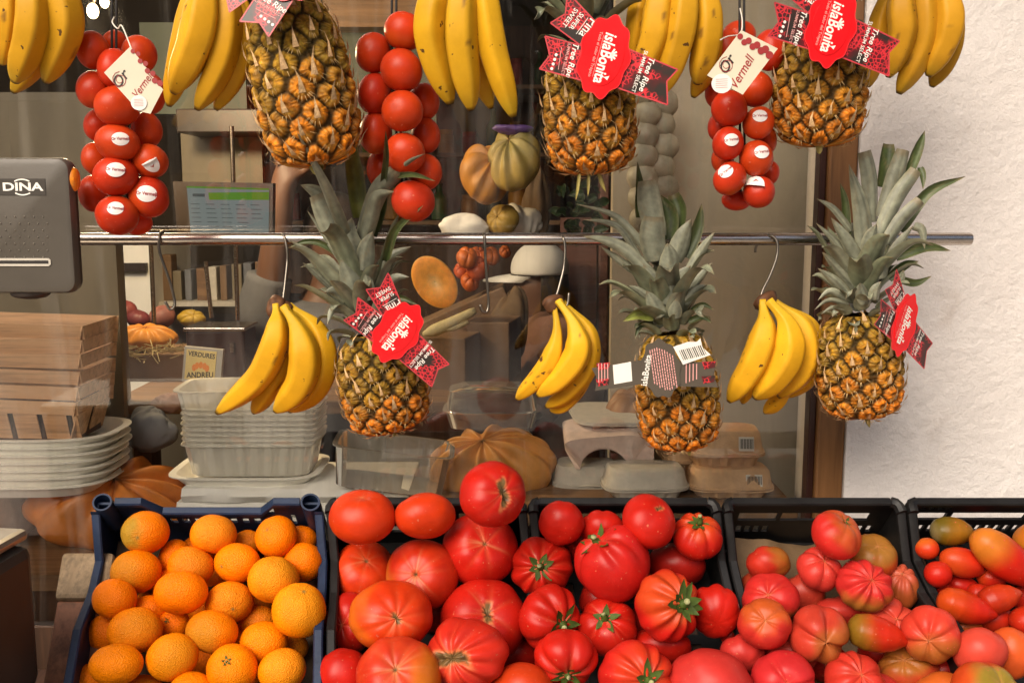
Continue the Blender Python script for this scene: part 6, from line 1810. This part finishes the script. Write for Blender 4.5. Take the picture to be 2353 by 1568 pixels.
boxo('body', (x0, 2.25, zt), (x1, 2.36, z1), M['leather'], case, bevel=.006)
boxo('rim', (x0 - .004, 2.244, z1 - .002), (x1 + .004, 2.364, z1 + .006), M['steel'], case, bevel=.002)
boxo('clasp', (x1 - .03, 2.240, z1 - .05), (x1 - .022, 2.2495, z1 - .028), M['steel'], case)
# the small sign
c = Card(462, 838, 2.08, 4, 1, .0, -.18)
root = empty('shop_sign', c(0, 0), 'small yellow sign in a grey border reading VERDURES ANDREU', 'sign')
mb = MB(); c.prism(mb, [(-42, -40), (48, -38), (48, 42), (-42, 40)], .012, -.012); mb.build('board', M['sign_border'], root, smooth=False)
mb = MB(); c.prism(mb, [(-36, -34), (34, -33), (34, 36), (-36, 34)], .0008, .0008); mb.build('yellow_face', M['yellow_card'], root, smooth=False)
mb = MB(); c.text(mb, 'VERDURES', 0, -23, 15.5, 4, .0022, 0, .02, .86); c.text(mb, 'ANDREU', 0, 23, 18, -4, .0022, 0, .02, .86)
for k in range(5):
    a = -1.1 + k * .55; x, y = 17 * math.sin(a), 4 - 12 * math.cos(a) + 8
    c.prism(mb, [(x + 5 * math.cos(q), y + 8 * math.sin(q)) for q in np.linspace(0, 6.28, 12, endpoint=False)], .0003, .0022 + k * .0001, 1)
mb.build('lettering', [M['ink'], M['orange_button']], root, smooth=False)
# till screen
c = Card(515, 482, 2.42, 1, 1, .0, -.12)
root = empty('till_screen', c(0, 0), 'lit till screen with a green header and a table of figures', 'screen')
mb = MB(); c.prism(mb, [(-118, -62), (110, -62), (110, 75), (-104, 75)], .03, -.03); mb.build('housing', M['dark_plastic'], root, smooth=False)
mb = MB(); c.prism(mb, [(-86, -52), (102, -50), (102, 66), (-74, 66)], .0005, .0006); c.prism(mb, [(-36, -38), (102, -42), (102, -24), (-34, -22)], .0005, .0015, 1); c.prism(mb, [(-86, -52), (102, -50), (102, -46), (-86, -48)], .0005, .0015, 1)
for r_ in range(7):
    for q in range(5):
        if q == 4 and r_ > 3: continue
        x = -76 + q * 34 + r_ * 1.2; y = -12 + r_ * 10; c.bar(mb, x, y, x + 20 + (r_ * q) % 7, y, 1.6, .0012, 2)
c.bar(mb, -72, -32, -44, -32, 7, .0012, 2)
mb.build('lit_page', [M['screen_white'], M['green_screen'], M['screen_ink']], root, smooth=False)
# pale bulbs modelled for the tomato string's reflection in the glass
root = empty('mirrored_string', P(1500, 200, 1.9), 'pale bulbs standing in for a mirrored tomato string behind the glass beside the middle pineapple', 'mirrored string')
rng = np.random.default_rng(12)
for k in range(13):
    u, v = 1478 + (k % 2) * 42 + rng.uniform(-6, 6), 215 + k * 24
    V, F, C = tomato_geo(rng, 9, .06, .9, 0, 0, 0, (.40, .36, .27), (.30, .24, .17), .4, None, .2, .02, 20, 40)
    W = fit(V, axis_frame(A([.1 * (k % 3), .5, .8]), k), u, v, 36, 34, (1.90 + .02 * (k % 2)) / ray(u, v)[1]); mb = MB(); mb.add(W, F, 0, C); mb.build('standin_bulb', M['veg'], root)
mb = MB(); V, F, _ = sweep(A([P(1500, -60, 1.93), P(1500, 300, 1.93), P(1500, 520, 1.93)]), .003, 6); mb.add(V, F); mb.build('cord', M['straw'], root)
# dark leaves beside the person
mb = MB(); rng = np.random.default_rng(6)
for k in range(34):
    p = P(rng.uniform(1275, 1385), rng.uniform(420, 545), 2.6 + rng.uniform(-.05, .05)); d = rng.normal(size=3); d /= np.linalg.norm(d)
    leaf_strip(mb, [p, p + d * .02, p + d * .04 - A([0, 0, .008])], .012, A([0, -1.0, .2]), rng, (.025, .055, .018), 7)
o = mb.build('leafy_bunch', M['leaf'], None); tag(o, 'dark green leafy bunch above the rail beside the beige partition', 'leaves')
o['kind'] = 'thing'


# ------------------------------------------------------------------ reflected people, modelled as figures inside
def body(name, label, y, joints, edges, root_i, mats, loc=None):
    """one continuous skinned figure from joints (x, y, z, radius)"""
    me = bpy.data.meshes.new(name); J = A([j[:3] for j in joints]); o0 = J[root_i].copy()
    me.from_pydata([tuple(p) for p in (J - o0)], edges, []); o = bpy.data.objects.new(name, me); COL.objects.link(o); o.location = Vector(o0)
    m = o.modifiers.new('skin', 'SKIN'); m.use_smooth_shade = True; sv = me.skin_vertices[0].data
    for i, j in enumerate(joints):
        r = j[3]; sv[i].radius = (r, r) if not isinstance(r, tuple) else r; sv[i].use_root = (i == root_i)
    s = o.modifiers.new('sub', 'SUBSURF'); s.levels = 2; s.render_levels = 2
    me.materials.append(mats); tag(o, label, 'person'); return o


def kid(o, mb, name, mat):      # clothing or hair that belongs to the figure
    return mb.build(name, mat, o, A(o.location))


yp = 3.0  # capped figure stands in for a street reflection in the glass
hd = P(1238, 668, yp); k = px(1, yp)
w3 = lambda u, v, dy=0: tuple(P(u, v, yp + dy))
J = [w3(1255, 1120) + (.13,), w3(1258, 1000) + (.125,), w3(1262, 880) + (.14,), w3(1258, 800) + (.12,), w3(1250, 752) + (.055,), w3(1242, 705) + (.06,), w3(1238, 660) + (.085,), w3(1240, 615) + (.075,),
     w3(1262, 800, -.17) + (.065,), w3(1240, 920, -.2) + (.05,), w3(1180, 960, -.3) + (.04,), w3(1140, 950, -.36) + (.032,),
     w3(1262, 800, .17) + (.065,), w3(1250, 930, .2) + (.05,), w3(1190, 960, .12) + (.04,),
     w3(1120, 1150, -.12) + (.085,), w3(1110, 1460, -.12) + (.05,), w3(1120, 1150, .12) + (.085,), w3(1110, 1460, .12) + (.05,)]
E = [(0, 1), (1, 2), (2, 3), (3, 4), (4, 5), (5, 6), (6, 7), (3, 8), (8, 9), (9, 10), (10, 11), (3, 12), (12, 13), (13, 14), (0, 15), (15, 16), (0, 17), (17, 18)]
per = body('person', 'person in a white peaked cap and brown top, a reflection modelled as sitting inside the shop facing left', yp, J, E, 0, M['skin'])
mb = MB(); Vc, Fc, Cc = tomato_geo(np.random.default_rng(1), 6, .01, 1, 0, 0, 0, (1, 1, 1), None, 0, None, 0, .01, 30, 50)
V = Vc * A([68 * k, .105, 64 * k]); V[:, 2] = np.maximum(V[:, 2], -.012 + .1 * V[:, 0] * 0)
mb.add(A(w3(1240, 618)) + V, Fc)
vis = []
for i in range(13):
    a = -1.25 + 2.5 * i / 12
    for f, dz in ((1, .0), (1.5, -.006), (1.95, -.016)): vis.append(A(w3(1240, 630)) + A([-68 * k * f * math.cos(a) - .0, .10 * math.sin(a) * (1.0 - (f - 1) * .3), dz]))
mb.add(vis, grid_faces(13, 3, False)); mb.add(A(vis) + A([0, 0, -.004]), grid_faces(13, 3, False)); kid(per, mb, 'cap', M['cloth_white'])
mb = MB(); V, F, _ = sweep(catmull([w3(1255, 1110), w3(1258, 1000), w3(1262, 880), w3(1259, 800), w3(1252, 765)], 20), np.interp(np.linspace(0, 1, 20), [0, .3, .6, .85, 1], [.17, .16, .185, .15, .075]), 24, (0, -1, 0), lambda a: 1 + .05 * math.sin(3 * a + 1)); mb.add(V, F)
for s in (-1, 1):
    V, F, _ = sweep(catmull([w3(1259, 790, s * .08), w3(1262, 805, s * .17), w3(1248, 900, s * .2), w3(1225, 945, s * .22)], 14), np.linspace(.10, .062, 14), 16); mb.add(V, F)
kid(per, mb, 'top', M['cloth_brown'])
mb = MB(); 
for (u, v, dy, r) in ((1208, 676, -.0, .016),): 
    V, F, _ = sweep(A([w3(u + 8, v - 8, dy), w3(u - 2, v, dy), w3(u - 6, v + 8, dy), w3(u + 6, v + 12, dy)]), [.008, .013, .016, .008], 10); mb.add(V, F)
kid(per, mb, 'nose', M['skin'])
mb = MB(); V = Vc * A([60 * k, .098, 70 * k]); V[:, 0] = np.maximum(V[:, 0], -.01); mb.add(A(w3(1248, 655)) + V, Fc); kid(per, mb, 'hair', M['hair'])
boxo('stool', (P(1255, 1120, yp)[0] - .2, yp - .2, 0), (P(1255, 1120, yp)[0] + .2, yp + .2, P(1255, 1120, yp)[2] - .13), M['dark_wood'], None, 'dark stool under the seated person, hidden by the counter', 'stool')

yp2 = 2.9; w4 = lambda u, v, dy=0: tuple(P(u, v, yp2 + dy))
J = [w4(760, 1120) + (.13,), w4(758, 960) + (.125,), w4(752, 800) + (.14,), w4(752, 720) + (.10,), w4(758, 655) + (.055,), w4(764, 610) + (.065,), w4(768, 560) + (.085,), w4(768, 515) + (.075,),
     w4(690, 730) + (.062,), w4(612, 720, -.08) + (.05,), w4(630, 600, -.1) + (.046,), w4(640, 500, -.12) + (.040,), w4(648, 440, -.13) + (.034,), w4(655, 400, -.13) + (.036,), w4(668, 370, -.13) + (.018,), w4(682, 350, -.13) + (.010,),
     w4(640, 362, -.13) + (.011,), w4(636, 330, -.13) + (.009,), w4(652, 355, -.15) + (.011,), w4(652, 318, -.15) + (.009,), w4(700, 392, -.14) + (.011,), w4(716, 376, -.15) + (.009,),
     w4(830, 730) + (.065,), w4(850, 850) + (.05,), w4(840, 960, -.1) + (.04,),
     w4(700, 1460) + (.06,), w4(820, 1460) + (.06,)]
E = [(0, 1), (1, 2), (2, 3), (3, 4), (4, 5), (5, 6), (6, 7), (3, 8), (8, 9), (9, 10), (10, 11), (11, 12), (12, 13), (13, 14), (14, 15), (13, 16), (16, 17), (13, 18), (18, 19), (13, 20), (20, 21), (3, 22), (22, 23), (23, 24), (0, 25), (0, 26)]
per2 = body('person', 'person with one bare forearm raised and a grey sleeve, a reflection modelled behind the glass', yp2, J, E, 0, M['skin'])  # raised arm mirrored in the glass, built as a figure in the shop
mb = MB(); V, F, _ = sweep(catmull([w4(690, 735, 0), w4(612, 728, -.06), w4(606, 700, -.08), w4(620, 634, -.09)], 16), np.interp(np.linspace(0, 1, 16), [0, .5, 1], [.075, .072, .060]), 20, (0, -1, 0), lambda a: 1 + .05 * math.sin(4 * a)); mb.add(V, F); kid(per2, mb, 'sleeve', M['cloth_blue'])
mb = MB(); V, F, _ = sweep(catmull([w4(760, 1110), w4(758, 960), w4(752, 820), w4(752, 730), w4(756, 690)], 20), np.interp(np.linspace(0, 1, 20), [0, .3, .6, .88, 1], [.17, .16, .19, .15, .07]), 24); mb.add(V, F); kid(per2, mb, 'top', M['cloth_blue'])
mb = MB(); V = Vc * A([.092, .10, .11]); V[:, 2] = np.maximum(V[:, 2], -.03); mb.add(A(w4(770, 528)) + V, Fc); kid(per2, mb, 'hair', M['hair'])

# ------------------------------------------------------------------ the scale with its display head
yd = 1.33
c = Card(52, 520, yd, 0, 1)
sc = empty('shop_scale', P(40, 1480, 1.2), 'grey shop scale with its display head on a post at the left edge', 'scale')


def rbox(name, u0, v0, u1, v1, y0, y1, mat, r, parent):
    x0, z0, x1, z1 = rect(u0, v0, u1, v1, y0)
    mb = MB(); pts = []
    for (cx, cz, a0) in ((x1 - r, z1 - r, 0), (x0 + r, z1 - r, 90), (x0 + r, z0 + r, 180), (x1 - r, z0 + r, 270)):
        for q in range(7):
            a = math.radians(a0 + q * 15); pts.append((cx + r * math.cos(a), cz + r * math.sin(a)))
    n = len(pts); cx, cz = (x0 + x1) / 2, (z0 + z1) / 2; V = []
    for (s, y) in ((r * .5, y0), (r * .15, y0 + r * .15), (0, y0 + r * .5), (0, y1)):
        for (x, z) in pts: V.append((x - math.copysign(min(s, abs(x - cx)), x - cx), y, z - math.copysign(min(s, abs(z - cz)), z - cz)))
    F = [f[::-1] for f in grid_faces(4, n)] + [tuple(range(n))[::-1], tuple(range(3 * n, 4 * n))]
    mb.add(V, F); return mb.build(name, mat, parent, smooth=True, auto=35)


rbox('display_front', -110, 362, 156, 674, yd - .006, yd + .010, M['grey_plastic'], .014, sc)
rbox('display_back', -112, 364, 159, 672, yd + .0105, yd + .030, M['dark_plastic'], .016, sc)
x0, z0, x1, z1 = rect(154, 386, 172, 440, yd + .03)
mb = MB(); q = [(math.cos(a), math.sin(a)) for a in np.linspace(0, 6.28319, 28, endpoint=False)]; cc = P(159, 412, yd + .010)
V = []
for (s, xo) in ((1, -.006), (1, .007), (.85, .0105), (.3, .012)): V += [tuple(cc + A([xo, .012 * s * cy, .0158 * s * cz])) for cy, cz in q]
mb.add(V, grid_faces(4, 28) + [tuple(range(84, 112))]); mb.build('orange_button', M['orange_button'], sc, smooth=True, auto=50)
yf_ = yd - .0062; cF = Card(52, 430, yf_, 0, 1)
mb = MB(); cF.prism(mb, [(-54, -19), (52, -19), (52, 18), (-54, 18)], .0006, 0); mb.build('name_plate', M['plate'], sc, smooth=False)
mb = MB(); cF.text(mb, 'DINA', 0, 0, 25, 0, .0009, 0, .03, 1.5)
for s in (-1, 1):
    for k_ in range(10):
        q0, q1 = -17 + k_ * 3.4, -17 + (k_ + 1) * 3.4
        cF.bar(mb, q0, s * (17.5 - 4.5 * (q0 / 17) ** 2), q1, s * (17.5 - 4.5 * (q1 / 17) ** 2), 3.0, .0009)
mb.build('lettering', M['white'], sc, smooth=False)
mb = MB()
for r_ in range(7):
    for q_ in range(7):
        u, v = -30 + q_ * 21.5 + (r_ % 2) * 10, 498 + r_ * 15.4
        p = P(u, v, yf_); V = []
        for (s, yo) in ((1, 0), (.7, -.0007), (.1, -.001)): V += [tuple(p + A([.0011 * s * math.cos(a), yo, .0013 * s * math.sin(a)])) for a in np.linspace(0, 6.28319, 8, endpoint=False)]
        mb.add(V, [f[::-1] for f in grid_faces(3, 8)] + [tuple(range(16, 24))[::-1]])
mb.build('raised_dots', M['metal_grey'], sc)
cS = Card(50, 602, yf_, 0, 1); mb = MB(); sl = [(-90 + 8 * 0, -9), (62, -9), (67, -5), (67, 5), (62, 9), (-90, 9)]; cS.prism(mb, sl, .0012, 0); cS.prism(mb, [(-86, -4), (62, -4), (62, 3.5), (-86, 3.5)], .0002, .0013, 1)
mb.build('printer_slot', [M['bright_metal'], M['ink']], sc, smooth=False)
mb = MB(); p = P(70, 672, yd + .02); V = []
for (s, z) in ((1, .002), (1, -.002), (.8, -.006), (.3, -.0085)): V += [tuple(p + A([.026 * s * math.cos(a), .02 * s * math.sin(a), z])) for a in np.linspace(0, 6.28319, 28, endpoint=False)]
mb.add(V, [f[::-1] for f in grid_faces(4, 28)] + [tuple(range(84, 112))]); mb.build('bottom_knob', M['dark_plastic'], sc, smooth=True, auto=50)
x0, z0, x1, z1 = rect(-100, 362, -160, 700, yd)
V, F, _ = sweep(A([P(-135, 1480, 1.36), P(-135, 600, 1.40)]), .018, 20); mb = MB(); mb.add(V, F); mb.build('post', M['metal_grey'], sc, smooth=True, auto=50)
# weighing body: turned a little, its right flank showing
za = P(70, 1222, 1.28)[2]; zb = za - .21


def rotbox(name, cx, cy, hx, hy, z0, z1, mat, rz, bev):
    mb = MB(); c_, s_ = math.cos(rz), math.sin(rz)
    mb.box((-hx, -hy, z0), (hx, hy, z1), 0, lambda x, y, z: (cx + x * c_ - y * s_, cy + x * s_ + y * c_, z))
    return mb.build(name, mat, sc, smooth=False, bevel=bev)


px_ = P(72, 1238, 1.30)
rotbox('weighing_body', px_[0] - .19 + .006, 1.14, .185, .155, zb, za - .012, M['scale_body'], -.10, .016)
rotbox('plate', px_[0] - .19, 1.145, .182, .158, za - .011, za + .006, M['metal_grey'], -.10, .008)
rotbox('foot_tray', px_[0] - .17, 1.12, .19, .16, zb - .04, zb - .004, M['scale_body'], -.10, .006)
boxo('scale_table', (-1.4, .75, 0), (px_[0] + .02, 1.40, zb - .041), M['worn_wood'], None, 'reddish wooden table under the shop scale', 'table')

# ------------------------------------------------------------------ the street side that shades the stall
M['canvas'] = pm('tan_awning_canvas', (.42, .30, .18), .8, var=.08)
M['facade'] = pm('ochre_house_front', (.34, .26, .18), .85, var=.2, vs=2)
M['pane'] = pm('dark_house_glass', (.03, .03, .035), .15)
aw = empty('awning', (0, 1.0, 2.5), 'tan canvas awning over the stall, out of the picture above', 'awning')
mb = MB()
mb.add([(-4, 1.66, 2.62), (4, 1.66, 2.62), (4, 1.1, 2.5), (-4, 1.1, 2.5)], [(0, 1, 2, 3)]); mb.build('canvas', M['canvas'], aw, smooth=False)
mb = MB(); V, F, _ = sweep(A([(-4, 1.1, 2.49), (0, 1.1, 2.49), (4, 1.1, 2.49)]), .02, 12); mb.add(V, F); mb.build('front_bar', M['steel'], aw, smooth=True, auto=50)
hs = empty('house', (0, -9.5, 0), 'ochre house front across the street, behind the photographer', 'house')
mb = MB(); panel(mb, lambda a, b, c: (a, -9.5 - c, b), -14, 14, 0, 4.2, [(-12.5 + i * 3, -11.3 + i * 3, z, z + 1.7) for i in range(9) for z in (1.0,)], .3); mb.build('wall', M['facade'], hs, smooth=False)
mb = MB(); mb.box((-14, -9.9, 0), (14, -9.82, 4.2)); mb.build('window_panes', M['pane'], hs, smooth=False)

# ------------------------------------------------------------------ light, sky, camera
w = bpy.data.worlds.new('World'); scene.world = w; w.use_nodes = True
t = w.node_tree; bg = t.nodes['Background']; sky = t.nodes.new('ShaderNodeTexSky'); sky.sky_type = 'NISHITA'; sky.sun_disc = False
SE, SAZ = math.radians(39), math.radians(212)
sky.sun_elevation = SE; sky.sun_rotation = SAZ; sky.dust_density = 6; sky.air_density = 1.0; sky.ozone_density = .6
L(t, sky.outputs[0], bg.inputs[0]); bg.inputs[1].default_value = .105
sun = bpy.data.lights.new('sun', 'SUN'); sun.energy = 2.5; sun.angle = math.radians(45); sun.color = (1, .91, .79)
so = bpy.data.objects.new('sun', sun); COL.objects.link(so)
dirv = Vector((math.sin(SAZ) * math.cos(SE), math.cos(SAZ) * math.cos(SE), math.sin(SE)))
so.rotation_euler = dirv.to_track_quat('Z', 'Y').to_euler(); so.location = (-1, -3, 4)
for (u, v, y, e) in ((225, 20, 2.3, 26.0),):
    li = bpy.data.lights.new('added_fill_light', 'POINT'); li.energy = e; li.color = (1, .74, .42); li.shadow_soft_size = .06  # added light that brightens the shop interior
    lo_ = bpy.data.objects.new('added_fill_light', li); COL.objects.link(lo_); lo_.location = Vector(P(u, v + 40, y - .05))
cam = bpy.data.cameras.new('camera'); co = bpy.data.objects.new('camera', cam); COL.objects.link(co)
co.location = Vector(CAM); co.rotation_euler = (math.radians(90) - PITCH, 0, 0)
cam.sensor_fit = 'HORIZONTAL'; cam.sensor_width = 36; cam.lens = 36 * FPX / 2352; cam.clip_start = .05; cam.clip_end = 300
scene.camera = co
vs = scene.view_settings; scene.display_settings.display_device = 'sRGB'
vs.view_transform = 'Standard'; vs.look = 'None'; vs.gamma = 1; vs.use_curve_mapping = False; vs.exposure = .44
scene.cycles.use_denoising = True
scene.cycles.max_bounces = 10; scene.cycles.transparent_max_bounces = 24
scene.cycles.sample_clamp_indirect = 6
